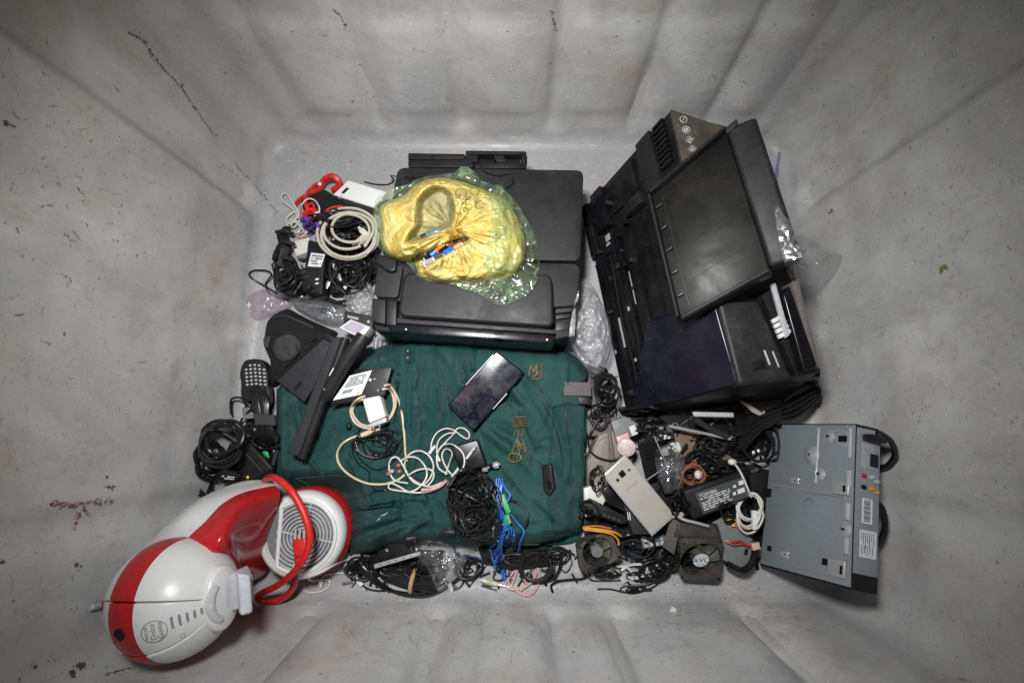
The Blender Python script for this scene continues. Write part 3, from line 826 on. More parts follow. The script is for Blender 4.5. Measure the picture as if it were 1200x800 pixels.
# ------------------------------------------------------------------ disc player on edge against the right wall
def build_player():
    TL, TR, BR, BL = P(905, 496, .030), P(1003, 496, .220), P(997, 691, .220), P(889, 662, .030)
    q = [TL, TR, BR, BL]; n = qn(q)
    T = thing('disc_player', 'flat grey metal disc player standing on edge against the right wall', 'disc player', (TL + BL) / 2 * 1.0)
    th = .042
    body = MB().hexa([p - n * th for p in q], [p - n * .0015 for p in q])
    part('case', body, M['black'], T, .002); solid(body)
    pl = fbox(MB(), q, .02, .995, .01, .985, -.0012, .0)
    plate = part('base_plate', pl, M['galv'], T, .0008)
    # slightly raised half of the pressing
    part('pressed_panel', fbox(MB(), q, .07, .93, .47, .955, -.0006, .0016), M['galv'], plate, .0012)
    part('pressed_panel', fbox(MB(), q, .07, .93, .035, .455, -.0006, .0010), M['galv'], plate, .0012)
    def ridge(pts, r=.0032): part('ridge', MB().tube([bil(q, s, t) + n * .0008 for s, t in pts], r, 8), M['steel'], plate)
    ridge([(.62, .03), (.62, .40)], .0022); ridge([(.955, .30), (.955, .40)], .004); ridge([(.955, .50), (.955, .60)], .004)
    ridge([(.955, .70), (.955, .80)], .004); ridge([(.955, .03), (.955, .22)], .0025); ridge([(.06, .02), (.92, .02)], .0016)
    ridge([(.10, .44), (.93, .465)], .0014)
    for s, t, r_, h in ((.555, .215, .0135, .006), (.745, .085, .0095, .0035), (.665, .335, .0085, .004), (.93, .655, .0095, .003)):
        b = qlathe(MB(), q, s, t, [(r_ * 1.25, 0), (r_ * .95, h * .5), (r_ * .55, h), (.0022, h * 1.02), (.0022, h * .7), (.0004, h * .7)], 22)
        part('boss', b, M['steel'], plate)
    for s, t in ((.56, .215), (.672, .337), (.75, .088), (.94, .66)):
        part('screw', qlathe(MB(), q, s, t, [(.0016, .003), (.0016, .0075), (.0004, .0078)], 10), M['rubber'], plate)
    for s0, s1, t0, t1 in ((.80, .97, .365, .455), (.80, .96, .845, .945)):
        part('raised_foot', fbox(MB(), q, s0, s1, t0, t1, .0, .0042), M['steel'], plate, .003, 3)
        part('slot', fbox(MB(), q, s0 + .12, s0 + .145, t0 + .03, t1 - .02, .0042, .0046), M['rubber'], plate)
    for s0, t0 in ((.34, .375), (.28, .865)):
        part('raised_foot', fbox(MB(), q, s0, s0 + .10, t0, t0 + .045, .0, .0036), M['steel'], plate, .0025, 3)
        for k in range(2): part('screw_hole', qlathe(MB(), q, s0 + .06 + .05 * k, t0 + .022, [(.0014, .0036), (.0014, .0041)], 8), M['rubber'], plate)
    for s0, t0, w, h in ((.11, .855, .05, .035), (.74, .855, .075, .04)):
        part('rubber_pad', fbox(MB(), q, s0, s0 + w, t0, t0 + h, .0012, .003), M['rubber'], plate, .0006)
    # fan of the pressed ring with square vent near the top
    part('vent_ring', qlathe(MB(), q, .885, .10, [(.014, 0), (.0125, .0022), (.010, .0022), (.0095, .0004)], 26), M['steel'], plate)
    part('vent_hole', fbox(MB(), q, .845, .925, .082, .12, .0006, .0026), M['rubber'], plate)
    part('side_tab', fbox(MB(), q, .035, .095, .47, .53, .0016, .0036), M['black'], plate, .0006)
    arc = [bil(q, .56 + .045 * math.cos(a), .53 - .022 * math.sin(a)) + n * .0018 for a in [math.pi * k / 8 for k in range(9)]]
    part('stamped_arc', MB().tube(arc, .0005, 4), M['ink'], plate)
    # rear panel
    e = [TR + (TL - TR) * 0 - n * .002, TR - n * th, BR - n * th, BR - n * .002]
    en = qn(e)
    rp = fbox(MB(), e, .0, 1, .02, .90, .0, .0012); panel = part('rear_panel', rp, M['galv'], T, .0004)
    part('rear_corner', fbox(MB(), e, .0, 1, .90, .995, .0, .0016), M['black'], T, .0006)
    part('rear_socket', fbox(MB(), e, .2, .75, .11, .27, .0012, .0022), M['label_grey'], panel, .0003)
    part('rear_socket', fbox(MB(), e, .55, .9, .17, .25, .0022, .003), M['black'], panel, .0003)
    for k, (s, t, mt) in enumerate(((.30, .315, 'red'), (.62, .315, 'grey_light'), (.30, .385, 'black'), (.62, .385, 'yellow_wire'), (.85, .335, 'grey_light'), (.85, .40, 'tan'))):
        j = qlathe(MB(), e, s, t, [(.0034, .001), (.0034, .004), (.0022, .004), (.0022, .006), (.0008, .006)], 14)
        part('jack', j, M[mt], panel)
    lb = part('label', fbox(MB(), e, .28, .72, .45, .60, .0012, .0016), M['paper'], panel)
    tx = MB()
    for k in range(14): fbox(tx, e, .36, .62, .46 + .0095 * k, .463 + .0095 * k + (.003 if k % 3 else .001), .0017, .0019)
    part('barcode_print', tx, M['ink'], lb)
    lb = part('label', fbox(MB(), e, .22, .92, .64, .80, .0012, .0016), M['paper'], panel)
    tx = MB()
    for k in range(7): fbox(tx, e, .28 + .085 * k, .30 + .085 * k, .655, .70 + .012 * ((k * 7) % 5), .0017, .0019)
    for k in range(5): fbox(tx, e, .30 + .11 * k, .32 + .11 * k, .73, .785 - .01 * (k % 2), .0017, .0019)
    part('label_print', tx, M['ink'], lb)
    part('power_plug', fbox(MB(), e, .2, .8, .055, .10, .001, .022), M['black'], T, .003)
    # mains lead leaves the rear panel, hangs in two bows beside the player
    p0 = bil(e, .5, .075) + en * .02
    pts = [p0, P(1030, 507, .235), P(1044, 517, .225), P(1049, 532, .20), P(1040, 545, .17), P(1028, 548, .15)]
    part('mains_lead', MB().tube(smooth(pts, 7), .0042, 8), M['cable'], T)
    pts = [P(1024, 586, .19), P(1033, 594, .185), P(1037, 610, .175), P(1034, 628, .16), P(1025, 641, .14), P(1015, 645, .12)]
    part('mains_lead', MB().tube(smooth(pts, 7), .0044, 8), M['cable'], T)
build_player()
# ------------------------------------------------------------------ coffee machine leaning in the near left corner
def build_coffee_machine():
    T = thing('coffee_machine', 'white and red pod coffee machine with a red power cord', 'coffee machine', P(300, 640, 0))
    camB = (CAMV - P(206, 699, .245)).normalized(); camU = Vector((0, CA, SA)); camU = (camU - camB * camU.dot(camB)).normalized(); camR = camU.cross(camB)
    def cv(x, y, z): return (camR * x + camU * y + camB * z)
    # ---- head
    C = P(206, 699, .245); k = (CAM_H - .245) / 1.09 / FPX
    Rr = 68 * k
    d = cv(-.72, -.25, .65).normalized(); n = cv(.67, -.19, .68); n = (n - d * n.dot(d)).normalized(); t = n.cross(d)
    if t.dot(camU) < 0: t = -t
    sa, sb, sn = 1.0, 1.0, 1.0
    squash = (camR * -.8 + camU * -.6).normalized()         # the head is flatter towards the corner
    def hp(lat, lon, h=0.0):
        a, b = R(lat), R(lon)
        v = (d * math.cos(b) * sa + t * math.sin(b) * sb) * math.cos(a) + n * math.sin(a) * sn
        v = v - squash * (v.dot(squash) * .08)
        return C + v * (Rr + h)
    def patch(l0, l1, p0, p1, h, nl, npn, mb=None):
        mb = mb or MB()
        return mb.grid([[hp(l0 + (l1 - l0) * i / nl, p0 + (p1 - p0) * j / npn, h(l0 + (l1 - l0) * i / nl, p0 + (p1 - p0) * j / npn) if callable(h) else h)
                         for j in range(npn + 1)] for i in range(nl + 1)])
    core = MB().grid([[hp(-89 + 178 * i / 40, 360 * j / 60, -.006) for j in range(61)] for i in range(41)])
    hd = part('head', core, M['black'], T); solid(core)
    wm, rm = M['clean_white'], M['red']
    hA, hB = 20.3, -34.3                                     # front panel seams
    # upper shell, lower shell, front panel; each in white / red / white bands
    def thick(l0, l1, p0, p1, h, nl, npn):
        """curved plate with rolled-in edges"""
        def f(la, lo):
            ea = min(abs(la - l0), abs(la - l1)) if False else 99
            eb = min(abs(lo - p0), abs(lo - p1))
            return h - .004 * max(0, 1 - eb / 1.3) ** 2
        rows = []
        for i in range(nl + 1):
            la = l0 + (l1 - l0) * i / nl; row = []
            for j in range(npn + 1):
                x = j / npn; lo = p0 + (p1 - p0) * (x * x * (3 - 2 * x))
                row.append(hp(la, lo, f(la, lo)))
            rows.append(row)
        return MB().grid(rows)
    for (p0, p1, h, nm) in ((hA + .25, 180, 0.0, 'upper_shell'), (-180, hB - .25, 0.0, 'lower_shell'), (hB + .2, hA - .2, -.0010, 'front_panel')):
        part(nm, thick(11.2, 89, p0, p1, h, 24, 40), wm, hd)
        part('red_stripe', thick(-17.5, 11.0, p0, p1, h + .0003, 10, 40), rm, hd)
        part(nm, thick(-89, -17.7, p0, p1, h, 20, 40), wm, hd)
    def tang(lat, lon, h):
        p = hp(lat, lon, h); dx = (hp(lat + 1, lon, h) - p).normalized(); dy = (hp(lat, lon + 1, h) - p); dy = (dy - dx * dy.dot(dx)).normalized()
        nz = dx.cross(dy)
        if nz.dot(p - C) < 0: dy = -dy; nz = -nz
        return p, Matrix((dx, dy, nz)).transposed()
    p, f = tang(-3, -7, .0)
    part('power_button', MB().lathe([(.0075, -.001), (.0075, .0012), (.0066, .0016), (.0055, .0004), (.003, .0004), (.0028, .0012), (.0004, .0012)], m4(f, p), 22), M['black'], hd)
    # round badge with the maker's lettering, seen sideways
    p, f = tang(28, -8, -.0006)
    bd = MB()
    bd.tube([m4(f, p) @ Vector((.0138 * math.cos(a * .1963), .0138 * math.sin(a * .1963), 0)) for a in range(32)], .0004, 4, True)
    f2 = f @ Matrix.Rotation(R(90), 3, 'Z')
    for s, off, sz in (('NESCAFE', .0085, .0042), ('Dolce', .0015, .0088), ('Gusto', -.0062, .0088)):
        text_mesh(s, sz, p + f2 @ Vector((0, off, .0002)), f2, bd)
    part('badge_print', bd, M['ink_grey'], hd)
    for j, la in enumerate((42, 48, 54, 60, 66, 71.5, 77)):
        w = [7.0, 6.6, 5.6, 4.6, 3.8, 2.8, 2.2][j] * (1.0 / max(.35, math.cos(R(la)))) * .8
        m = MB().grid([[hp(la - 1.1 + 2.2 * i / 2, -4 + (x - .5) * 2 * w, -.0007) for x in (0, .25, .5, .75, 1)] for i in range(3)])
        part('level_mark', m, M['ink_grey'], hd)
    p, f = tang(46, -27, -.0006)
    part('cup_print', MB().tube([m4(f, p) @ Vector(c) for c in ((-.002, .003, 0), (-.002, -.003, 0), (.002, -.003, 0), (.002, .003, 0))], .0003, 4, True), M['ink_grey'], hd)
    # locking lever: white ear at the pole, clear hoop over it, grey cup holder beside it
    pn = hp(90, 0, -.004); fr = axis_frame(n, tuple(t))
    Mx = m4(fr, pn)
    ear = []
    for i in range(40):
        a = 2 * math.pi * i / 40; x, y = .043 * math.cos(a), .030 * math.sin(a)
        ear.append((x, y))
    e = MB().grid([[Mx @ Vector((x * s, y * s, h)) for x, y in ear] for s, h in ((1.04, -.016), (1.0, -.001), (.97, .0022), (.90, .0038), (.5, .0052), (.01, .0056))], closed=True)
    lv = part('lever', e, wm, hd)
    clear = film('clear_hoop_plastic', (.95, .96, .97), .45, .5, .1, (.88, .89, .90))
    hoop = MB().tube(smooth([hp(72, lo, .0035) for lo in range(-62, 60, 8)], 3), .0058, 8)
    part('clear_hoop', hoop, clear, hd)
    gp = MB().prism([P(u, v, .262) for u, v in ((266, 676), (276, 668), (283, 682), (283, 712), (270, 716))], .03)
    part('holder_slot', gp, M['grey_light'], hd, .003)
    hq = [P(278, 671, .272), P(294, 673, .262), P(297, 718, .262), P(282, 722, .272)]
    ch = MB().prism(hq, .016); o = part('pod_holder', ch, plastic('pale_grey_plastic', (.50, .52, .54), .4, .2, (.4, .4, .38)), hd, .005, 3)
    # ---- arch from base to head, lofted over rails
    rails = [
        [(186, 668, .09), (222, 618, .07), (262, 586, .04), (318, 570, .012)],
        [(161, 655, .165), (186, 625, .158), (236, 584, .125), (284, 564, .09), (320, 563, .06)],
        [(186, 640, .215), (213, 605, .205), (246, 582, .165), (284, 569, .125), (320, 564, .085)],
        [(217, 634, .245), (239, 612, .226), (260, 590, .19), (286, 576, .155), (322, 568, .11)],
        [(243, 636, .252), (257, 613, .234), (276, 594, .20), (300, 582, .165), (328, 577, .12)],
        [(264, 640, .240), (273, 621, .222), (287, 604, .19), (303, 596, .155), (327, 588, .11)],
        [(281, 668, .150), (290, 664, .12), (300, 655, .10), (312, 636, .085), (322, 608, .075)],
        [(280, 690, .06), (297, 680, .04), (313, 668, .03), (317, 640, .02), (322, 610, .012)]]
    rp = [PP(r) for r in rails]
    rp = [[r[0].lerp(C, .5 if 2 <= i <= 5 else .3)] + r if 2 <= i <= 6 else [r[0].lerp(C, .15)] + r for i, r in enumerate(rp)]   # run on into the head
    rr = [resample(smooth(r, 8), 30) for r in rp]
    def band(seq, mat, nm, par, sub=5, closed=False):
        rows = []
        for i in range(30):
            full = smooth([rr[k][i] for k in seq], sub)
            rows.append(full)
        return part(nm, MB().grid(rows), mat, par, sharp=50)
    # smooth across neighbouring rails so bands share tangents
    def across(k0, k1, sub=6):
        rows = []
        for i in range(30):
            pts = [rr[k % 8][i] for k in range(8)]
            full = smooth(pts, sub); rows.append(full[k0 * sub:k1 * sub + 1])
        return MB().grid(rows)
    loft = across(0, 7); solid(loft)
    ar = part('arch', across(0, 3), wm, T, sharp=60)
    part('arch_red_band', across(3, 5), rm, ar, sharp=60)
    part('arch_inner_face', across(5, 7), M['red_gloss'], ar, sharp=60)
    part('arch_seam', MB().tube(rr[3], .0006, 5), M['white'], ar)
    # ---- base with drip tray
    bc = P(351, 628, .088); rad = .0735
    ax = axis_frame(Vector((.05, -.02, 1)))
    Mb = m4(ax, bc)
    base = MB().lathe([(rad + .004, -.084), (rad + .007, -.05), (rad + .007, -.034), (rad + .002, -.026)], Mb, 48)
    bo = part('base', base, rm, T); solid(base)
    rim = MB().lathe([(rad + .001, -.030), (rad + .0035, -.02), (rad, -.006), (rad - .006, -.0005), (rad - .012, 0), (rad - .013, -.006), (.0, -.006)], Mb, 56, cap=False)
    part('base_ring', rim, wm, T); solid(rim)
    # D shaped tray: frame, concentric slats clipped at the flat side, spokes
    cut = -.040
    def clipc(r, z, n_=60):
        out = [[]]
        for i in range(n_ + 1):
            a = 2 * math.pi * i / n_
            x, y = r * math.cos(a) + .004, r * math.sin(a)
            if x > cut + .12 * y * 0: out[-1].append(Mb @ Vector((x, y, z)))
            elif out[-1]: out.append([])
        return [o for o in out if len(o) > 1]
    tray = thing_part = part('drip_tray', MB().lathe([(rad - .014, -.0058), (.0002, -.0058)], Mb, 48, cap=False), M['grey_plastic'], T)
    Dp = []
    for i in range(-22, 23):
        a = R(i * 5.8); Dp.append(Vector(((rad - .013) * math.cos(a) + .002, (rad - .013) * math.sin(a), 0)))
    Dp = [Vector((max(cut - .006, p_.x), p_.y, p_.z)) for p_ in Dp]
    part('tray_frame', MB().tube([Mb @ Vector((p_.x, p_.y, .0005)) for p_ in Dp], .0036, 8, True), wm, tray)
    for k_ in range(9):
        r_ = .007 + k_ * .0062
        for seg in clipc(r_, -.001):
            part('slat', MB().tube(seg, .0016, 6), M['grey_light'], tray)
    for a in (-12, 78, 168, 258):
        pts = []
        for j in range(2, 11):
            rr_ = .0058 * j; x, y = rr_ * math.cos(R(a)) + .004, rr_ * math.sin(R(a))
            if x > cut: pts.append(Mb @ Vector((x, y, -.0015)))
        part('spoke', MB().tube(pts, .0018, 6), M['grey_light'], tray)
    # ---- cord, plug
    pts = [P(309, 566, .085), P(314, 560, .11), P(323, 560, .14), P(338, 571, .158), P(351, 590, .162), P(360, 612, .162), P(363, 632, .158), P(357, 653, .15), P(343, 671, .13),
           P(326, 685, .10), P(308, 694, .065), P(302, 699, .045), P(310, 704, .035), P(328, 702, .04), P(341, 692, .055), P(347, 676, .08), P(350, 662, .092)]
    cd = part('power_cord', MB().tube(smooth(pts, 8), .0058, 10), M['red_cable'], T)
    q = [P(341, 632, .106), P(359, 631, .106), P(358, 652, .106), P(344, 654, .106)]
    pg = part('plug', MB().prism(q, .02), M['red_cable'], T, .005, 3)
    part('plug_neck', MB().tube([P(350, 652, .098), P(350.5, 658, .098), P(350, 664, .094)], [.0085, .0075, .0062], 10), M['red_cable'], pg)
    for u in (346, 351, 356):
        part('pin', MB().tube([P(u, 632, .098), P(u + .6, 620 + (u - 351) * .2, .100)], .0021, 8), M['bright'], pg)
build_coffee_machine()
# ------------------------------------------------------------------ lower clutter that the green bag covers in part
def build_green_bag():
    T = thing('messenger_bag', 'dark green nylon messenger bag lying flat across the middle of the bin', 'bag', P(500, 520, 0))
    topc = [(324, 456), (345, 434), (385, 420), (425, 407), (462, 401), (500, 397), (535, 400), (565, 403), (610, 407), (648, 409), (672, 415), (691, 436)]
    botc = [(323, 560), (348, 590), (378, 622), (402, 646), (428, 648), (452, 640), (478, 638), (500, 634), (535, 639), (575, 637), (640, 637), (684, 618)]
    NS, NT = 190, 130
    def curve(c): return resample(smooth([Vector((a, b, 0)) for a, b in c], 8), NS + 1)
    tc, bc = curve(topc), curve(botc)
    def fold(u, v, su, sv, cu, cvv, ang, L, w, h):
        """one soft crease: ridge centred at cu, cv along direction ang"""
        a = R(ang); dx, dy = u - cu, v - cvv
        x, y = dx * math.cos(a) + dy * math.sin(a), -dx * math.sin(a) + dy * math.cos(a)
        y += 4 * math.sin(x * .05)
        return h * math.exp(-(y / w) ** 2) * math.exp(-(x / L) ** 4)
    folds = [(455, 430, 80, 34, 5, .008), (480, 520, 88, 130, 5, .005), (470, 520, 88, 130, 4, -.006), (512, 450, 88, 60, 4, .005), (545, 460, 86, 70, 5, .006), (556, 470, 86, 70, 4, -.007),
             (440, 612, -8, 55, 6, .010), (450, 626, -14, 60, 6, .012), (400, 605, 20, 40, 6, .009), (390, 585, 8, 30, 7, .006), (430, 598, 5, 50, 5, -.006), (485, 618, -25, 25, 5, .012),
             (630, 470, 68, 60, 7, .009), (612, 500, 74, 50, 6, -.008), (590, 520, 50, 40, 8, .010), (640, 540, 80, 60, 9, .006), (600, 455, 60, 36, 6, .009), (575, 500, 40, 34, 6, -.007),
             (660, 560, 85, 60, 8, .006), (605, 600, 35, 60, 10, .006), (645, 600, 60, 30, 8, .007), (350, 480, 95, 60, 5, .007), (338, 500, 92, 50, 5, -.005), (365, 520, 85, 60, 8, .004),
             (400, 430, -15, 50, 6, .008), (430, 418, -15, 40, 5, -.007), (500, 404, 5, 60, 6, .010), (520, 415, 70, 20, 5, -.006),
             (628, 455, 55, 40, 3.5, .006), (648, 490, 78, 45, 3, -.006), (600, 560, 62, 45, 3.2, .007), (622, 590, 48, 40, 3, -.005), (662, 505, 88, 50, 3, .006), (575, 440, 35, 30, 3, .006),
             (590, 470, 25, 26, 3, -.006), (420, 560, 72, 40, 4, .006), (380, 560, 60, 40, 3.5, .006), (366, 500, 70, 36, 3.5, -.005), (500, 590, 84, 40, 3.5, .006), (520, 600, 70, 36, 3, -.005),
             (440, 590, -4, 60, 3.2, .007), (450, 575, -10, 50, 3, -.004), (640, 622, 4, 50, 3, .006), (605, 620, -6, 50, 3, -.005), (490, 470, 92, 60, 3, .005), (525, 470, 90, 60, 2.8, -.005)]
    folds = [f_ for f_ in folds]
    def bz(u, v, s, t):
        e = min(s / .05, (1 - s) / .022, t / .085, (1 - t) / .06, 1.0)
        e = max(0, e); edge = math.sqrt(max(0, 1 - (1 - e) ** 2))
        h = .016 + edge * (.046 + .010 * math.sin(s * 3.1) + .012 * sstep(.6, .2, t))
        h -= .020 * sstep(.86, 1.0, s)
        h -= .060 * sstep(432, 402, u) * sstep(548, 580, v)
        w = 0.0
        for (cu, cw, ang, L, wd, hh) in folds: w += 1.6 * fold(u, v, 0, 0, cu, cw, ang, L, wd * .75, hh)
        q = Vector((u * .02, v * .012, 3.0))
        w += .0075 * (1 - 2.0 * abs(noise.noise(q * 1.6))) + .0052 * (1 - 2 * abs(noise.noise(q * 3.7 + Vector((5, 1, 0))))) + .002 * (1 - 2 * abs(noise.noise(q * 8.3 + Vector((2, 7, 0)))))
        w *= 1 - .8 * sstep(432, 402, u) * sstep(548, 580, v)
        return max(.006, h + w * (.35 + .65 * e))
    rows = []
    for j in range(NT + 1):
        t = j / NT; row = []
        for i in range(NS + 1):
            a = tc[i].lerp(bc[i], t)
            wv = max(0, 1 - min(t, 1 - t) / .12); a = a + Vector((0, 3.2 * wv * noise.noise(Vector((i * .055, round(t) * 9, 0))) + 1.6 * wv * noise.noise(Vector((i * .17, round(t) * 5, 3))), 0))
            ws = max(0, 1 - (1 - i / NS) / .10); a.x += ws * (4.5 * noise.noise(Vector((t * 5.0, 11, 0))) + 2 * noise.noise(Vector((t * 13, 4, 0))) - 5 * math.exp(-((t - .13) / .05) ** 2))
            row.append(P(a.x, a.y, bz(a.x, a.y, i / NS, t)))
        rows.append(row)
    # skirt down to the floor all round
    ring = [rows[0][i] for i in range(NS + 1)] + [rows[j][NS] for j in range(1, NT + 1)] + [rows[NT][i] for i in range(NS - 1, -1, -1)] + [rows[j][0] for j in range(NT - 1, 0, -1)]
    mb = MB().grid(rows)
    mb.grid([ring, [Vector((p.x, p.y, .004)) for p in ring]], closed=True)
    body = part('bag_body', mb, M['green_fabric'], T, sharp=70); solid(mb)
    bvh = [SOLIDS[-1]]
    def on(u, v, l): return P(u, v, top_z(u, v, bvh) + l)
    # coated flap over the right half
    fo = [(560, 405), (600, 407), (640, 410), (664, 414), (666, 452), (686, 456), (685, 520), (682, 580), (684, 612), (676, 632), (650, 637), (600, 637), (566, 636), (560, 560), (557, 480)]
    o = smooth([Vector((a, b, 0)) for a, b in fo], 6, True); o = resample(o + [o[0]], 161)[:-1]
    cen = (620, 525); fr_ = []
    for i in range(36):
        r = max(.01, i / 35); fr_.append([on(cen[0] + (p.x - cen[0]) * r, cen[1] + (p.y - cen[1]) * r, .0045 + .0018 * math.sin(p.y * .05) * r) for p in o])
    edge = fr_[-1]; fr_.append([p - Vector((0, 0, .006)) for p in edge])
    fm = MB().grid(fr_, closed=True)
    fl = part('flap', fm, M['green_flap'], T, sharp=70); solid(fm)
    bvh.append(SOLIDS[-1])
    part('edge_binding', MB().tube(edge, .0022, 6, True), M['green_trim'], fl)
    # stitched centre seam tapes and zip
    def tape(pts, w, h, nm, mat, par):
        c = [on(u, v, h) for u, v in [(p.x, p.y) for p in resample(smooth([Vector((a, b, 0)) for a, b in pts], 8), 60)]]
        rows_ = []
        for i, p in enumerate(c):
            dd = (c[min(59, i + 1)] - c[max(0, i - 1)]).normalized(); sd = dd.cross(Vector((0, 0, 1))).normalized()
            rows_.append([p - sd * w + Vector((0, 0, -.002)), p - sd * w * .6, p, p + sd * w * .6, p + sd * w + Vector((0, 0, -.002))])
        return part(nm, MB().grid(rows_), mat, par, sharp=70)
    z1 = tape([(479, 404), (476, 450), (474, 500), (470, 560), (468, 610)], .011, .0022, 'zip_tape', M['green_trim'], body)
    part('zip_teeth', MB().tube([on(p.x, p.y, .004) for p in resample(smooth([Vector((a, b, 0)) for a, b in ((479, 404), (476, 450), (474, 500), (470, 560), (468, 610))], 8), 70)], .0016, 6), M['green_fabric'], z1)
    q = [on(475, 409, .006), on(481, 409, .006), on(481, 425, .006), on(475, 425, .006)]
    sl = part('zip_slider', MB().prism(q, .003), M['charcoal'], z1, .001)
    part('slider_hole', MB().lathe([(.0012, .0), (.0012, .0012)], Matrix.Translation(on(478, 411, .0072)), 10), M['steel'], sl)
    part('slider_hole', MB().lathe([(.0012, .0), (.0012, .0012)], Matrix.Translation(on(478, 419, .0072)), 10), M['steel'], sl)
    tape([(506, 399), (507, 450), (508, 500), (509, 560)], .0045, .0018, 'seam_tape', M['green_trim'], body)
    tape([(536, 401), (538, 440), (537, 480)], .0045, .0018, 'seam_tape', M['green_trim'], body)
    tape([(333, 452), (336, 490), (333, 530), (337, 570)], .006, .002, 'seam_tape', M['green_trim'], body)
    tape([(388, 645), (430, 612), (470, 606), (492, 612)], .004, .002, 'seam_tape', M['green_trim'], body)
    # stitched pocket and side panel, each a patch of cloth with a raised hem
    def patch(poly, lift, nm, mat, par):
        o_ = resample([Vector((a, b, 0)) for a, b in poly + [poly[0]]], 121)[:-1]
        cu, cw = sum(p.x for p in o_) / 120, sum(p.y for p in o_) / 120; rr_ = []
        for i in range(26):
            r = max(.01, i / 25); rr_.append([on(cu + (p.x - cu) * r, cw + (p.y - cw) * r, lift * (1 - .9 * max(0, r - .96) / .04)) for p in o_])
        m_ = MB().grid(rr_, closed=True); po_ = part(nm, m_, mat, par, sharp=70); solid(m_); bvh.append(SOLIDS[-1])
        part('hem', MB().tube([p + Vector((0, 0, .0012)) for p in rr_[-2]], .0013, 5, True), M['green_trim'], po_)
        return po_
    patch([(511, 404), (530, 402), (555, 405), (556, 440), (554, 490), (555, 556), (532, 560), (511, 557), (512, 500), (510, 450)], .0035, 'pocket', M['green_fabric'], body)
    patch([(648, 474), (664, 470), (685, 472), (684, 520), (682, 575), (683, 608), (674, 628), (650, 631), (641, 590), (643, 540), (646, 505)], .003, 'side_panel', M['green_fabric'], fl)
    patch([(345, 560), (392, 556), (440, 560), (464, 566), (462, 592), (430, 596), (400, 590)], .003, 'pocket', M['green_fabric'], body)
    # webbing strap end and buckles
    st = MB().prism([P(u, v, .082) for u, v in ((660, 447), (692, 448), (693, 464), (661, 463))], .005)
    part('strap_end', MB().prism([P(u, v, .080) for u, v in ((678, 464.5), (692, 465), (692, 474), (679, 473))], .006), M['black'], T, .001)
    part('strap', st, plastic('grey_webbing', (.10, .09, .09), .7, .3, (.14, .13, .12), grain=.8), T, .001)
    bz_ = [on(634, 545, .010), on(646, 543, .010), on(650, 572, .010), on(644, 581, .010), on(637, 576, .010)]
    part('buckle', MB().prism(bz_, .009), M['black'], T, .003, 3)
    part('buckle_slot', MB().prism([on(641, 563, .0125), on(645, 563, .0125), on(646, 572, .0125), on(642, 572, .0125)], .0015), M['rubber'], T, .0005)
    part('buckle', MB().prism([on(476, 632, .012), on(489, 630, .012), on(490, 646, .012), on(478, 650, .012)], .01), M['black'], T, .002)
    # worn gold print
    pr = MB()
    def stroke(pts, w=.0016):
        c = [on(u, v, .0058) for u, v in pts]
        pr.tube([p for p in c], w, 4)
    def ln(a, b, n_=6): return [(a[0] + (b[0] - a[0]) * i / n_, a[1] + (b[1] - a[1]) * i / n_) for i in range(n_ + 1)]
    for a, b in (((620, 440), (622, 428)), ((622, 428), (626, 436)), ((626, 436), (629, 427)), ((629, 427), (629, 440)), ((625, 442), (632, 436)), ((624, 444), (630, 444))): stroke(ln(a, b), .0013)
    def txt(s, u, v, size, ang):
        rot = Matrix.Rotation(R(ang), 3, 'Z'); m = text_mesh(s, size, P(u, v, .1), rot)
        base = on(u, v, .0062).z
        for p in m.v: pr.v.append(Vector((p.x, p.y, 0)))
        o_ = len(pr.v) - len(m.v)
        for i in range(o_, len(pr.v)):
            p = pr.v[i]
            h = max([b.ray_cast(Vector((p.x, p.y, .5)), Vector((0, 0, -1)))[0].z for b in bvh if b.ray_cast(Vector((p.x, p.y, .5)), Vector((0, 0, -1)))[0] is not None] + [base - .02])
            pr.v[i] = Vector((p.x, p.y, h + .0012))
        pr.f += [tuple(i + o_ for i in q_) for q_ in m.f]; pr.m += [0] * len(m.f)
    for k_ in range(6): stroke(ln((632.5, 428 + k_ * 3.0), (636, 426.6 + k_ * 3.0), 2), .0009)
    stroke(ln((636.5, 426), (634, 444)), .0006)
    for k_ in range(5): stroke(ln((602, 489 + k_ * 2.6), (617, 488 + k_ * 2.6)), .0009)
    for k_ in range(3): stroke(ln((604 + k_ * 4, 504), (602 + k_ * 5, 512)), .0009)
    for a, b in (((600, 530), (606, 514)), ((606, 514), (612, 526)), ((602, 524), (614, 520)), ((606, 516), (609, 532)), ((613, 514), (616, 530))): stroke(ln(a, b), .0011)
    stroke([(598 + 8 * math.cos(a) + 5, 536 + 5 * math.sin(a)) for a in [k_ * .4 for k_ in range(17)]], .001)
    for k_ in range(4): stroke(ln((598 + k_ * 4, 533), (598 + k_ * 4, 539), 3), .0009)
    part('gold_print', pr, M['gold_print'], fl, kind='stuff')
    wt = MB()
    for k_ in range(5):
        a, b = (442 + k_ * 2, 610 - k_ * 1.6), (446 + k_ * 2.2, 604 - k_ * 1.0)
        wt.tube([on(a[0], a[1], .003), on(b[0], b[1], .003)], .0007, 4)
    part('worn_print', wt, M['ink_white'], body)
build_green_bag()
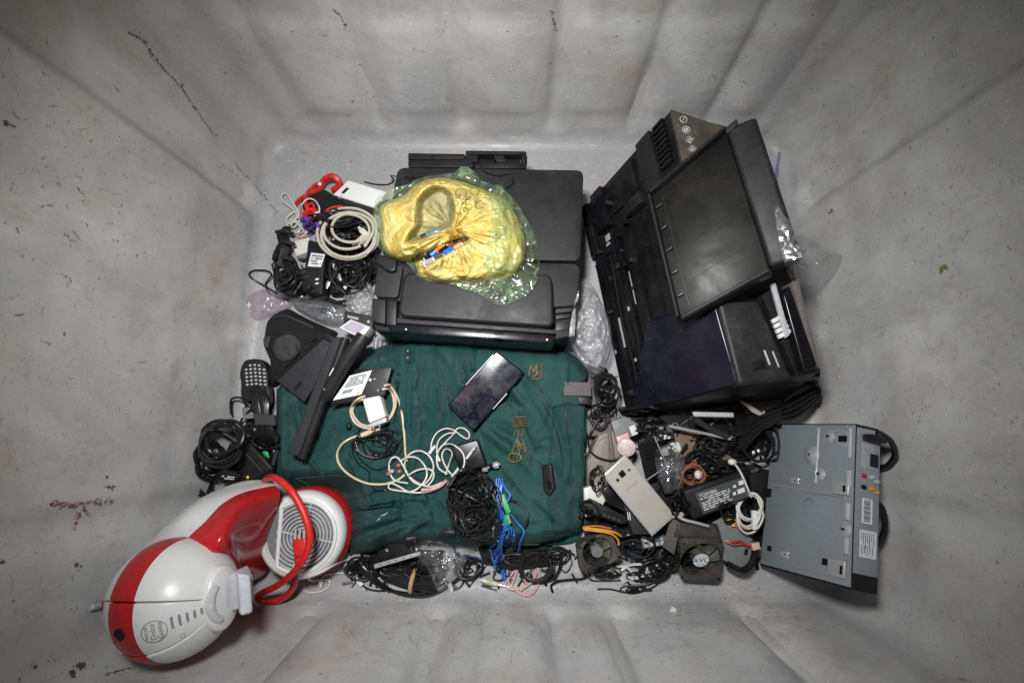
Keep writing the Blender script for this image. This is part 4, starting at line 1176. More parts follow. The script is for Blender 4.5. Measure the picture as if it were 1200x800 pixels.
# ------------------------------------------------------------------ yellow carrier bag with batteries on the printer
def poly_dist(u, v, poly):
    """signed distance to a polygon in photograph units, positive inside"""
    ins = False; best = 1e9; n = len(poly)
    for i in range(n):
        ax, ay = poly[i]; bx, by = poly[(i + 1) % n]
        if (ay > v) != (by > v) and u < (bx - ax) * (v - ay) / (by - ay) + ax: ins = not ins
        dx, dy = bx - ax, by - ay; t = max(0, min(1, ((u - ax) * dx + (v - ay) * dy) / (dx * dx + dy * dy)))
        best = min(best, math.hypot(u - ax - dx * t, v - ay - dy * t))
    return best if ins else -best
def build_yellow_bag():
    T = thing('carrier_bag', 'crumpled yellow and green plastic carrier bag torn open on top of the printer', 'bag', P(535, 285, .17))
    K = (532, 268.6)
    yo = [(446, 262), (444, 246), (452, 237), (472, 229), (484, 218), (497, 211), (514, 208), (532, 210), (552, 216), (572, 224), (592, 234), (608, 258), (616, 286), (612, 310), (594, 326), (564, 330), (538, 331), (515, 330), (492, 325), (488, 314), (484, 302), (468, 304), (452, 296), (446, 280)]
    mouth = [(474, 286), (479, 273), (488, 262), (487, 249), (489, 235), (496, 225), (507, 218), (521, 218), (530, 226), (534, 244), (533, 258), (529, 266), (511, 275), (494, 283)]
    slit = [(481, 302), (488, 297), (504, 292), (520, 284), (538, 277), (549, 276), (551, 284), (536, 292), (518, 302), (506, 310), (496, 315), (486, 314)]
    def ztop(u, v, r, th):
        z = .184 + .058 * max(0, 1 - r ** 3.2) ** .6
        rho = math.hypot(u - K[0], v - K[1])
        pl = noise.noise(Vector((math.cos(th) * 3.2, math.sin(th) * 3.2, rho * .012))) + .6 * (1 - 2 * abs(noise.noise(Vector((math.cos(th) * 6.5, math.sin(th) * 6.5, rho * .015 + 4)))))
        z += .0125 * pl * math.exp(-((rho - 24) / 38) ** 2) * min(1, rho / 6)
        z += .011 * math.exp(-(rho / 7) ** 2) - .010 * math.exp(-((rho - 15) / 10) ** 2)
        p = P(u, v, z); z += crumple(p, .0075, 24, 2.0) * min(1, rho / 20)
        dm = poly_dist(u, v, mouth)
        z -= .052 * sstep(-1.5, 9, dm)
        z += .010 * math.exp(-((dm + 4) / 4.0) ** 2) * (1 if u < 515 else .3)
        ds = poly_dist(u, v, slit)
        z -= .026 * sstep(-1, 4.5, ds); z += .004 * math.exp(-((ds + 3) / 3) ** 2)
        return max(z, .1745 if v < 319 else .191)
    o = smooth([Vector((a, b, 0)) for a, b in yo], 8, True); NA = 230; o = resample(o + [o[0]], NA + 1)[:-1]
    rows = []
    for i in range(80):
        r = max(.004, i / 79); row = []
        for k in range(NA):
            th = 2 * math.pi * k / NA
            u, v = K[0] + (o[k].x - K[0]) * r, K[1] + (o[k].y - K[1]) * r
            th = math.atan2(v - K[1], u - K[0])
            row.append(P(u, v, ztop(u, v, r, th)))
        rows.append(row)
    rows.append([Vector((p.x, p.y, .176 if p.y > .15 else .176)) for p in rows[-1]])
    mb = MB().grid(rows, closed=True)
    for i, f in enumerate(mb.f):
        cu = sum((mb.v[k] for k in f), Vector()) / len(f)
        # back to photograph units to see which side of the mouth line a face lies on
        d_ = cu - CAMV; w_ = d_.y * SA - d_.z * CA; uu = 600 + FPX * d_.x / w_; vv = 400 - FPX * (d_.y * CA + d_.z * SA) / w_
        if poly_dist(uu, vv, mouth) > 1.5: mb.m[i] = 1
    yb = part('yellow_bag', mb, [M['yellow_bag'], M['yellow_clearer']], T, sharp=75); solid(mb)
    zy = [SOLIDS[-1]]
    # green film outside
    go = [(437, 250), (438, 240), (445, 228), (462, 220), (478, 216), (494, 208), (520, 204), (534, 202), (541, 195), (552, 198), (564, 211), (576, 216), (587, 218), (598, 230), (607, 240), (620, 262), (628, 281), (632, 304), (630, 326), (621, 342), (606, 352), (588, 358), (572, 352), (562, 345), (545, 340), (531, 334), (512, 331), (492, 326), (478, 310), (455, 298), (442, 288), (437, 268)]
    go = smooth([Vector((a, b, 0)) for a, b in go], 8, True); go = resample(go + [go[0]], 201)[:-1]
    kn = (586, 336); rows = []; cen = (535, 280)
    for i in range(60):
        r = max(.01, i / 59); row = []
        for p in go:
            u, v = cen[0] + (p.x - cen[0]) * r, cen[1] + (p.y - cen[1]) * r
            base = max(top_z(u, v, zy), .174 if v < 319 else .1905)
            rho = math.hypot(u - kn[0], v - kn[1]); th = math.atan2(v - kn[1], u - kn[0])
            z = base + .004 + .007 * sstep(560, 600, u) * max(0, 1 - r ** 3) + .005 * max(0, 1 - r ** 4) ** .5 * sstep(.6, .85, r)
            z += .006 * noise.noise(Vector((math.cos(th) * 6, math.sin(th) * 6, rho * .02))) * math.exp(-(rho / 45) ** 2)
            z += .010 * math.exp(-(rho / 7) ** 2)
            z += abs(crumple(P(u, v, z), .0062, 50, 7.0))
            row.append((u, v, z))
        rows.append(row)
    vs = [P(*c) for r_ in rows for c in r_]; fs = []; w = len(go)
    for i in range(59):
        for k in range(w):
            q = (i * w + k, i * w + (k + 1) % w, (i + 1) * w + (k + 1) % w, (i + 1) * w + k)
            cu = sum(rows[a // w][a % w][0] for a in q) / 4; cv_ = sum(rows[a // w][a % w][1] for a in q) / 4
            edge = 572 + 26 * noise.noise(Vector((cv_ * .035, 0, 0))) + 12 * noise.noise(Vector((cv_ * .11, cu * .05, 4)))
            if cu > edge or poly_dist(cu, cv_, yo) < 3: fs.append(q)
    fm = MB().add(vs, fs)
    gf = part('green_film', fm, M['film_green'], T, sharp=80)
    # a gathered ear of film at the top and right
    for pts, c, s in (([(534, 208), (536, 199), (541, 195), (547, 200), (556, 201), (563, 211), (558, 217), (545, 212)], (547, 207), 1.0),
                      ([(580, 232), (583, 220), (588, 217), (596, 226), (604, 236), (605, 246), (596, 246), (588, 240)], (592, 233), 2.0)):
        part('film_ear', MB().grid(blob_rows(pts, c, .225, .186, 10, 36, .006, 60, s), closed=True), M['film_green'], gf, sharp=80)
    # printed outlines on the film: honeycomb cells and scribbles
    pr = plastic('dark_olive_print', (.16, .17, .06), .5, .3, (.3, .3, .1))
    def mark(pts, w_=.0005, closed=True):
        c = [P(u, v, max(top_z(u, v, zy), .186) + .0022) for u, v in pts]
        part('print_mark', MB().tube(c, w_, 4, closed), pr, gf)
    for (u, v, r_) in ((520, 211, 6), (556, 224, 6), (562, 240, 6), (549, 242, 4.5), (540, 226, 7), (591, 241, 6), (572, 231, 4), (533, 238, 4)):
        mark([(u + r_ * math.cos(a * math.pi / 3 + u), v + r_ * .8 * math.sin(a * math.pi / 3 + u)) for a in range(6)])
    for (u, v) in ((543, 236), (548, 232), (536, 230), (545, 246)):
        mark([(u + 4 * math.cos(a * 2.1), v + 3 * math.sin(a * 1.3)) for a in range(7)], .0006, False)
    return zy
ZY = build_yellow_bag()
def cyl(mb, a, b, r, n=14, mi=0): return mb.tube([a, a.lerp(b, .03), a.lerp(b, .97), b], [r * .86, r, r, r * .86], n, mi=mi)
bat = [((486, 306), (499, 303), 'steel', 'silver battery cell nearest the left end of the torn slit'),
       ((486, 311), (498, 308.5), 'bright', 'bright silver battery at the lower end of the torn slit'),
       ((499, 302), (509, 297), 'black', 'black battery in the yellow bag slit beside the blue one'),
       ((505, 299.5), (513, 292), 'blue_wire', 'blue battery in the middle of the torn slit'),
       ((512, 294), (520, 288), 'orange', 'orange battery lying in the torn slit of the yellow bag'),
       ((516, 296), (524, 290), 'black_gloss', 'glossy black battery lower right of the orange one'),
       ((522, 289), (531, 284.5), 'copper', 'copper topped battery towards the upper end of the slit'),
       ((528, 287.5), (538, 282.5), 'black', 'black battery near the upper end of the slit'),
       ((536, 284), (545, 279.5), 'dusty_brown', 'brown battery at the uppermost end of the slit'),
       ((500, 308), (510, 303.5), 'grey_light', 'pale battery on the lower rim of the torn slit'),
       ((510, 303), (519, 298), 'dusty_brown', 'brown battery on the lower rim beside the pale one'),
       ((521, 297), (530, 292), 'blue_wire', 'blue battery on the lower rim of the slit right of the brown one'),
       ((490, 301), (498, 297), 'dusty_brown', 'brown battery at the upper left rim of the slit'),
       ((532, 291), (541, 286), 'orange', 'orange battery on the lower rim near the upper end of the slit')]
for a, b, mt, lb in bat:
    za = top_z(a[0], a[1], ZY) + .007; zb = top_z(b[0], b[1], ZY) + .007
    T = thing('battery', lb, 'battery', P((a[0] + b[0]) / 2, (a[1] + b[1]) / 2, min(za, zb) - .006), 'batteries in the yellow bag')
    pa, pb = P(a[0], a[1], za), P(b[0], b[1], zb)
    part('sleeve', cyl(MB(), pa, pb, .0052), M[mt], T)
    d = (pb - pa).normalized(); part('terminal', cyl(MB(), pb, pb + d * .0018, .0022, 10), M['bright'], T)
za = top_z(494, 277, ZY) + .008; pa, pb = P(493, 277.5, za), P(516, 270, za + .004)
T = thing('pen', 'blue pen lying inside the open mouth of the yellow bag', 'pen', pa)
part('barrel', cyl(MB(), pa.lerp(pb, .28), pb, .0034, 10), plastic('teal_blue_barrel', (.03, .22, .38), .3, .1), T)
part('cap', cyl(MB(), pa, pa.lerp(pb, .28), .0037, 10), M['black'], T)

# ------------------------------------------------------------------ generic builders for small waste
def rest_z(poly, th=0.0, k=.75):
    """height at which a flat thing rests on what is under it"""
    zs = []; n = len(poly); cu = sum(p[0] for p in poly) / n; cv_ = sum(p[1] for p in poly) / n
    for p in poly:
        for f in (.0, .5, .9): zs.append(top_z(cu + (p[0] - cu) * f, cv_ + (p[1] - cv_) * f))
    zs.sort(); return zs[int((len(zs) - 1) * k)] + th
def slab(poly, th, z=None, tilt=(0, 0)):
    if z is None: z = rest_z(poly, th)
    cu = sum(p[0] for p in poly) / len(poly); cv_ = sum(p[1] for p in poly) / len(poly)
    return [P(p[0], p[1], z + tilt[0] * (p[0] - cu) * .01 + tilt[1] * (p[1] - cv_) * .01) for p in poly]
def lead(label, pts, r, mat, lift=.003, name='cable', cat='cable', sub=5, n=6, ends=None, group=None):
    c = cable_on(pts, lift + r, sub); mb = MB().tube(c, r, n)
    o = solo(name, mb, M[mat] if isinstance(mat, str) else mat, label, cat, group)
    return o, c
def heap(name, label, cat, leads, u, v, group=None):
    """a tangled lead or bunch: leads = list of (points, radius, material)"""
    T = thing(name, label, cat, P(u, v, top_z(u, v)), group)
    for c, r, mat in leads: part('strand', MB().tube(c, r, 6), M[mat] if isinstance(mat, str) else mat, T)
    return T
def plug(T, u, v, du, dv, w, l, mat='black', lift=.006, pins=False, pin_mat='bright', th=None):
    """moulded plug: tapered body pointing along (du, dv)"""
    p = top(u, v, lift); q = P(u + du, v + dv, p.z); d = (q - p).normalized()
    rot = axis_frame(d, (0, 0, 1)); Mx = m4(rot, p)
    th = th or w * .7
    def sec(h, s): return [Mx @ Vector((x * th * s / 2, y * w * s / 2, h)) for x, y in ((-1, -.6), (-1, .6), (-.6, 1), (.6, 1), (1, .6), (1, -.6), (.6, -1), (-.6, -1))]
    mb = MB().grid([sec(-l * .5, .45), sec(-l * .2, .6), sec(0, 1), sec(l * .7, 1), sec(l * .8, .9)], closed=True)
    mb.f += [tuple(range(7, -1, -1)), tuple(range(32, 40))]; mb.m += [0, 0]
    o = part('plug', mb, M[mat] if isinstance(mat, str) else mat, T, sharp=35)
    if pins:
        for s in (-1, 1):
            a = Mx @ Vector((0, s * w * .25, l * .8)); b = Mx @ Vector((0, s * w * .25, l * 1.35))
            part('pin', MB().tube([a, b], w * .09, 6), M[pin_mat], o)
    return o
def film_heap(name, label, cat, outline, centre, zc, ze, mat, nr=24, na=80, amp=.006, f=45, seed=1.0, power=.5, group=None):
    mb = MB().grid(blob_rows(outline, centre, zc, ze, nr, na, amp, f, seed, power), closed=True)
    return solo(name, mb, M[mat], label, cat, group, sharp=80)
# ------------------------------------------------------------------ upper left heap
rng = random.Random(21)
# low dark things that fill the bottom of the heap
b = MB().prism(slab([(352, 232), (380, 221), (404, 236), (436, 247), (438, 268), (380, 268), (356, 256)], .05, .052), .046); solid(b)
solo('power_adapter', b, M['black'], 'matt black adapter box half buried under the white phone', 'adapter', bevel=.006, seg=3)
b = MB().prism(slab([(384, 282), (438, 272), (440, 320), (424, 340), (386, 344)], .04, .036), .032); solid(b)
solo('set_top_box', b, M['rubber'], 'low dark box buried beneath the coiled cables at the upper left', 'box', bevel=.004)
# white phone
def phone(name, label, poly, th, z, shell, face=None, tilt=(0, 0), cam_at=None, glass=None, bev=.0022, extra=None):
    q = slab(poly, th, z, tilt); T = thing(name, label, 'phone', sum((p for p in q), Vector()) / 4 - Vector((0, 0, th)))
    mb = MB().prism(q, th); body = part('body', mb, M[shell], T, bev, 3); solid(mb)
    if glass: part('screen', fbox(MB(), q, .035, .965, .02, .98, -.0006, .0005), M[glass], T, .0004)
    return T, q, body
T, q, b = phone('mobile_phone', 'white phone lying face down beside the yellow bag', [(408, 211), (453, 225), (437, 243), (390, 228)], .009, .066, 'white', tilt=(.02, 0))
part('camera_window', fbox(MB(), q, .13, .20, .42, .78, .0002, .0012), M['glass_black'], T, .0003)
part('flash_window', qlathe(MB(), q, .20, .92, [(.0016, 0), (.0016, .001)], 10), M['grey_light'], T)
# red straps
T = heap('red_strap', 'loops of bright red flat cord at the back left of the heap', 'cord', [
    (smooth([top(u, v, l) for u, v, l in ((346, 240, .01), (352, 233, .015), (362, 227, .02), (370, 224, .02), (376, 219, .024), (372, 216, .02), (362, 224, .015), (358, 236, .01), (362, 248, .01))], 6), .0045, 'red_cable'),
    (smooth([top(u, v, l) for u, v, l in ((376, 218, .02), (381, 210, .03), (389, 207, .034), (396, 211, .03), (397, 219, .02), (390, 223, .012))], 6), .0075, 'red_cable'),
    (smooth([top(u, v, l) for u, v, l in ((358, 244, .008), (366, 238, .014), (368, 248, .014), (362, 254, .01), (372, 256, .012), (380, 249, .014), (390, 243, .016), (402, 242, .016))], 6), .0026, 'red_cable'),
    (smooth([top(u, v, l) for u, v, l in ((356, 252, .008), (364, 246, .014), (372, 250, .014), (378, 258, .01))], 6), .006, 'red_cable')], 372, 230)
part('white_button', MB().lathe([(.0042, 0), (.0042, .002), (.003, .003), (.001, .003)], Matrix.Translation(top(375, 216, .03)), 16), M['white'], T)
# white earphone tangle
c1 = smooth([top(u, v, .008 + rng.uniform(0, .012)) for u, v in ((352, 258), (344, 246), (332, 236), (330, 229), (335, 227), (341, 234), (347, 244), (350, 252), (340, 262), (336, 256), (346, 248), (353, 254), (345, 266), (337, 264), (342, 258), (352, 262), (350, 272), (340, 270), (345, 260), (356, 270), (360, 272), (354, 276))], 6)
c2 = smooth([top(u, v, .012 + rng.uniform(0, .01)) for u, v in ((352, 252), (354, 240), (361, 233), (369, 235), (374, 243), (374, 250))], 6)
T = heap('earphones', 'knotted white earphone cord beside the red straps', 'earphones', [(c1, .0017, 'white_cable'), (c2, .0016, 'white_cable')], 345, 255)
plug(T, 372, 250, -4, 3, .007, .011, 'white', .018)
lead('pink and white twisted lead below the white earphone knot', [(345, 270), (350, 274), (356, 272), (360, 276), (352, 278), (347, 275), (355, 279)], .0016, 'pink_cable', .008)
# purple cable knot
T = heap('purple_cable', 'knotted purple cable above the labelled black adapter', 'cable', [
    (smooth([top(u, v, l) for u, v, l in ((353, 257, .01), (358, 255, .016), (362, 260, .014), (357, 264, .012), (363, 268, .014), (370, 263, .018), (375, 266, .016), (370, 271, .016), (366, 266, .02), (373, 274, .012), (378, 278, .008), (370, 279, .008))], 6), .0045, 'purple')], 365, 266)
# labelled adapter
ap = [(361, 281), (382, 285), (377, 345), (354, 340)]
q = slab(ap, .03, .066); T = thing('power_adapter', 'black adapter with a white paper sticker among the upper left cables', 'adapter', P(368, 312, .036))
mb = MB().prism([q[0], q[1], q[2], q[3]], .03); part('case', mb, M['black'], T, .003, 3); solid(mb)
lq = slab([(364.6, 296), (381, 298), (376, 313), (360.5, 312)], 0, .0667)
lb = part('sticker', MB().prism(lq, .0004), M['paper'], T)
pr = MB()
dashes(pr, lq, .12, .9, .15, .9, 4, rng, .0004)
part('sticker_print', pr, M['ink'], lb)
for v in (326, 331): part('indicator', MB().prism(slab([(370, v), (374, v), (373, v + 2), (369, v + 2)], 0, .0668), .0008), M['ink_white'], T)
part('case_rim', MB().prism(slab([(361.5, 281.5), (381.5, 285.5), (381, 289), (361, 285)], 0, .0672), .002), M['black'], T, .0006)
# beige coil
T = heap('cable_coil', 'thick beige cable coiled in loose rings on the upper left heap', 'cable', [
    (coil_pts(408, 275, 33, 27, 2.2, rng, .012, .12, rise=.014, flat=.056), .0032, 'beige_cable'),
    (coil_pts(409, 270, 27, 20, 2.0, rng, .016, .2, rise=.012, start=1.0, flat=.058), .0030, 'beige_cable')], 408, 274)
plug(T, 424, 270, 4, 4, .012, .02, 'offwhite', .03)
for k in range(5):
    part('strand', MB().tube(smooth([P(414 + k * 3.2, 287 - (k % 2), .074), P(418 + k * 3, 282, .08), P(424 + k * 1.2, 276, .08)], 5), .0018, 6), M['beige_cable'], T)
# black masses
for (u, v, ru, rv, n_, lb) in ((412, 280, 24, 20, 46, 'dense tangle of thin black wire inside the beige coil'),
                               (408, 322, 26, 22, 60, 'tangled black wires right of the labelled adapter'),
                               (430, 318, 14, 22, 30, 'black looped wires hanging down beside the printer control panel'),
                               (395, 256, 36, 10, 40, 'black wires lying between the white phone and the beige coil')):
    heap('wire_tangle', lb, 'wires', [(tangle_pts(u, v, ru, rv, n_, rng, .004, .03), .0017, 'cable'), (tangle_pts(u, v, ru, rv, n_ // 2, rng, .004, .03), .0024, 'cable_b')], u, v)
T = heap('cable_coil', 'black cable coil below the tangled wires near the printer corner', 'cable', [(coil_pts(396, 345, 17, 9, 3.2, rng, .004, .15, rise=.014), .0028, 'cable')], 396, 345)
for (u, v, a, l) in ((392, 312, 3, 6), (398, 324, 1, 8), (406, 334, -3, 5), (384, 335, 2, -6)):
    plug(T, u, v, a, l, .007, .012, 'offwhite' if u in (406, 392) else 'steel', .02)
# white box and wrapped cables at the left rim
mb = MB().prism(slab([(341, 283), (362, 277), (364, 294), (346, 300)], .03, .05), .03); solid(mb)
solo('charger_block', mb, M['offwhite'], 'off-white charger block left of the labelled adapter', 'charger', bevel=.004, seg=3)
T = thing('wrapped_cable', 'bundle of black cable wrapped lengthwise along the left edge of the heap', 'cable', P(334, 288, 0))
for k in range(7):
    o_ = (k - 3) * 1.7
    part('strand', MB().tube(smooth([top(337 + o_ * .6, 266, .02), top(331 + o_, 276, .028), top(335 + o_, 290, .03), top(331 + o_ * .8, 305, .024), top(333 + o_, 312, .02)], 6), .0028, 6), M['cable'], T)
for v in (272, 284, 303):
    p = [top(324 + .3 * (v - 272), v, .026), top(333, v - 1, .036), top(344, v + 2, .026)]
    part('tie', MB().tube(smooth(p, 5), .0045, 6), M['cable_b'], T)
mb = MB().prism(slab([(325, 318), (344, 308), (358, 326), (345, 346), (326, 346)], .035, .05, (0, .0)), .035); solid(mb)
solo('power_adapter', mb, M['black'], 'plain black wall adapter brick at the lower left of the heap', 'adapter', bevel=.005, seg=3)
T = heap('adapter_lead', 'black lead looping out over the bare floor left of the heap', 'cable', [
    (smooth([top(u, v, l) for u, v, l in ((325, 344, .02), (312, 336, .008), (298, 328, .004), (292, 322, .004), (297, 317, .005), (312, 317, .01), (318, 322, .02), (311, 334, .01), (318, 345, .006), (335, 351, .006), (341, 352, .006))], 6), .0019, 'cable'),
    (smooth([top(u, v, .006) for u, v in ((349, 338), (347, 346), (352, 352), (361, 352), (367, 346), (366, 336))], 6), .0018, 'cable')], 310, 330)
T = thing('barrel_plugs', 'pair of round black plugs lying against the plain adapter', 'plug', P(358, 332, .03))
for (u, v, d) in ((352, 320, (6, -3)), (355, 325, (6, -2)), (358, 333, (3, 3))): plug(T, u, v, d[0], d[1], .012, .016, 'black', .012)
mb = MB()
for (u, v, h) in ((322, 304, 10), (325, 296, 8)): mb.tube(smooth([top(u, v, .02), top(u + 1, v - h / 2, .03), top(u + 3, v - h, .026)], 4), .006, 8)
solo('rubber_grommet', mb, M['cable'], 'short stack of black rubber sleeves left of the wrapped cable', 'sleeve')
# plastic film pieces
film_heap('plastic_bag', 'pink tinted plastic bag on the floor at the far left', 'bag', [(289, 352), (296, 343), (310, 339), (322, 340), (334, 346), (345, 352), (338, 362), (318, 370), (300, 375), (292, 366)], (316, 355), .028, .006, 'film_pink', amp=.004)
film_heap('antistatic_bag', 'silvery film bag under the black wires at the left', 'bag', [(342, 352), (352, 347), (372, 348), (392, 352), (406, 362), (412, 376), (396, 382), (376, 378), (360, 370), (347, 362)], (376, 364), .042, .016, 'film_grey', amp=.005, seed=3)
film_heap('plastic_wrap', 'crinkled clear wrap beside the printer control panel', 'wrap', [(408, 336), (420, 328), (434, 332), (438, 348), (436, 366), (424, 372), (410, 364), (402, 350)], (421, 350), .055, .02, 'film_wrap', amp=.009, f=70, seed=5)
film_heap('plastic_wrap', 'crumpled clear plastic wrap stuffed between the two printers', 'wrap', [(684, 330), (694, 334), (704, 352), (714, 376), (717, 398), (713, 420), (702, 440), (688, 434), (674, 416), (667, 398), (670, 370), (676, 346)], (694, 388), .125, .05, 'film_wrap', amp=.012, f=48, seed=8, nr=34, na=110)
film_heap('plastic_bag', 'flattened clear plastic bag lying against the right wall', 'bag', [(908, 240), (922, 256), (938, 262), (958, 278), (972, 292), (987, 300), (980, 316), (962, 330), (944, 336), (928, 330), (915, 290)], (945, 298), .17, .12, 'film', amp=.008, f=40, seed=6, nr=30, na=90)
# small items below the heap
mb = MB().prism(slab([(404, 364), (437, 370), (436, 388), (402, 380)], .012, .05), .012); solid(mb)
T = thing('drive_caddy', 'dark metal drive caddy with a screw beside the printer front', 'caddy', P(420, 375, .038))
part('plate', mb, M['charcoal'], T, .0015)
part('screw', MB().lathe([(.003, 0), (.003, .0014), (.001, .0014)], Matrix.Translation(P(432, 377, .0502)), 14), M['bright'], T)
part('slot', MB().prism(slab([(407, 369), (420, 372), (420, 375), (407, 372)], 0, .0508), .0006), M['steel'], T)
bq = slab([(397, 384), (411, 374), (434, 383), (423, 396)], 0, .078)
T = thing('small_carton', 'small white carton with purple print between the rod and the printer', 'carton', P(413, 387, .04))
mb = MB().prism(bq, .036); part('carton', mb, M['white'], T, .0015); solid(mb)
part('printed_panel', fbox(MB(), bq, .12, .92, .1, .8, .0002, .0006), plastic('mauve_print', (.42, .38, .46), .5, .6, (.25, .15, .22), scale=6), T)
T = thing('vent_strips', 'row of thin grey metal strips peeking out below the printer', 'strips', P(446, 403, .01))
for k in range(7): part('strip', MB().prism(slab([(438 + k * 2.4, 394 + k), (439.6 + k * 2.4, 394 + k), (438 + k * 2.4, 410 + k * .4), (436.4 + k * 2.4, 410 + k * .4)], 0, .05 + .001 * (k % 2)), .003), M['grey_light'] if k % 2 else M['grey_plastic'], T)

# ------------------------------------------------------------------ left middle
# black nylon pouch
po = [(314, 376), (326, 366), (338, 362), (350, 368), (366, 376), (384, 384), (394, 390), (380, 404), (352, 428), (330, 446), (318, 452), (314, 438), (317, 424), (309, 404), (310, 394)]
rows = blob_rows(po, (346, 404), .075, .012, 44, 130, .0085, 30, 4.0)
rows.append([Vector((p.x, p.y, .003)) for p in rows[-1]])
mb = MB().grid(rows, closed=True); solid(mb)
T = thing('nylon_pouch', 'black padded nylon pouch slumped against the left wall side', 'pouch', P(345, 405, 0))
pb = part('pouch_body', mb, M['pouch'], T, sharp=75)
rows = blob_rows([(322, 400), (334, 392), (348, 396), (352, 410), (346, 420), (332, 424), (322, 416)], (336, 408), .088, .068, 20, 80, .006, 34, 2.0)
part('pocket', MB().grid(rows, closed=True), M['band'], pb, sharp=75)
part('zip', MB().tube(cable_on([(322, 372), (334, 370), (350, 376), (368, 384)], .002), .0022, 6), M['band'], pb)
part('side_strap', MB().prism(slab([(308, 396), (320, 392), (322, 404), (310, 408)], .003, .05), .004), M['band'], T, .001)
# remote handset with keypad
ro = []
for a in range(24):
    t = a / 24 * 2 * math.pi; ro.append((297 + 17 * math.copysign(abs(math.cos(t)) ** .6, math.cos(t)) + (2 if math.sin(t) > 0 else 0), 450 + 30 * math.copysign(abs(math.sin(t)) ** .75, math.sin(t))))
q = slab(ro, .02, .036)
T = thing('cordless_handset', 'black handset with rows of small grey keys near the left wall', 'handset', P(297, 450, .01))
mb = MB().prism(q, .022); part('body', mb, M['black'], T, .004, 3); solid(mb)
key0 = None
for r_ in range(6):
    for c_ in range(5):
        u, v = 288 + c_ * 5.2 + r_ * .35 + (0 if r_ else 0), 427.5 + r_ * 4.4 + abs(c_ - 2) * .5
        if r_ == 0 and c_ in (0, 4): continue
        p = P(u, v, .0365)
        if key0 is None:
            k0 = p; key0 = part('key', MB().sphere(p, (.0031, .0024, .0012), nu=10, nv=6), M['grey_light'], T)
        else: clone(key0, T, p - k0)
part('trim', MB().tube(smooth([P(282, 466, .037), P(281, 456, .037), P(282, 446, .037)], 4), .0012, 6), M['steel'], T)
# flat black cover panel, hinge bar and rod over the pouch
q = [P(323, 445, .112), P(383, 392, .135), P(403, 402, .132), P(356, 471, .118)]
T = thing('cover_panel', 'flat dark plastic cover panel leaning over the nylon pouch', 'panel', P(360, 440, .08))
mb = MB().prism(q, .006); part('panel', mb, M['charcoal'], T, .002); solid(mb)
part('panel_rim', MB().tube([q[0] + Vector((0, 0, .001)), q[1] + Vector((0, 0, .001))], .002, 6), M['black'], T)
part('latch', fbox(MB(), q, .06, .20, .55, .62, .0003, .001), M['rubber'], T)
part('hinge', fbox(MB(), q, .93, 1.02, .1, .5, .0005, .006), M['black'], T, .001)
def bar4(pts, th): return MB().prism([P(*p) for p in pts], th)
T = thing('hinge_bar', 'long dark plastic hinge bar lying diagonally on the green bag corner', 'bar', P(370, 470, .09))
mb = bar4([(389, 394, .145), (409, 396, .145), (357, 537, .118), (338, 532, .118)], .012); part('bar', mb, M['charcoal'], T, .004, 3); solid(mb)
part('round_edge', MB().tube([P(405, 396, .146), P(380, 464, .134), P(354, 536, .119)], .0075, 10), M['black_matt'], T)
T = thing('tapered_rod', 'thick black tapered rod lying beside the hinge bar', 'rod', P(405, 430, .09))
mb = MB().tube([P(427, 393, .150), P(424, 398, .150), P(412, 414, .146), P(400, 432, .142), P(381, 466, .134), P(380, 468, .134)], [.013, .0145, .014, .0115, .0105, .009], 14); solid(mb)
part('rod', mb, M['black_matt'], T)
part('scuff_label', MB().tube([P(386, 440, .153), P(391, 431, .154)], .0012, 5), M['ink_white'], T)
part('rod_dot', MB().sphere(P(380, 456, .146), .0012, nu=8, nv=6), M['ink_white'], T)
# labelled drive
q = slab([(417, 432), (459, 430), (450, 463), (386, 475)], .010, .125); T = thing('hard_drive', 'black drive with a white printed label on the green bag', 'drive', P(425, 452, .11))
mb = MB().prism(q, .012); part('case', mb, M['black'], T, .0015); solid(mb)
lq = slab([(410, 440), (436, 433.5), (423.5, 462), (390, 469)], 0, .1258); lb = part('label', MB().prism(lq, .0004), M['paper'], T)
pr = MB()
dashes(pr, lq, .12, .85, .10, .55, 5, rng, .0004)
for k in range(12): fbox(pr, lq, .20 + .03 * k, .212 + .03 * k + .006 * (k % 2), .66, .80, .0005, .0007)
part('label_print', pr, M['ink'], lb)
part('label_spot', fbox(MB(), lq, .80, .90, .86, .96, .0004, .0007), plastic('yellow_green_ink', (.5, .5, .05), .6, 0), lb)
for (u, v) in ((434, 445), (439, 444), (443, 457)):
    part('screw', MB().lathe([(.0028 if u == 434 else .0015, 0), (.0028 if u == 434 else .0015, .001), (.0008, .001)], Matrix.Translation(P(u, v, .1262)), 12), M['bright'], T)

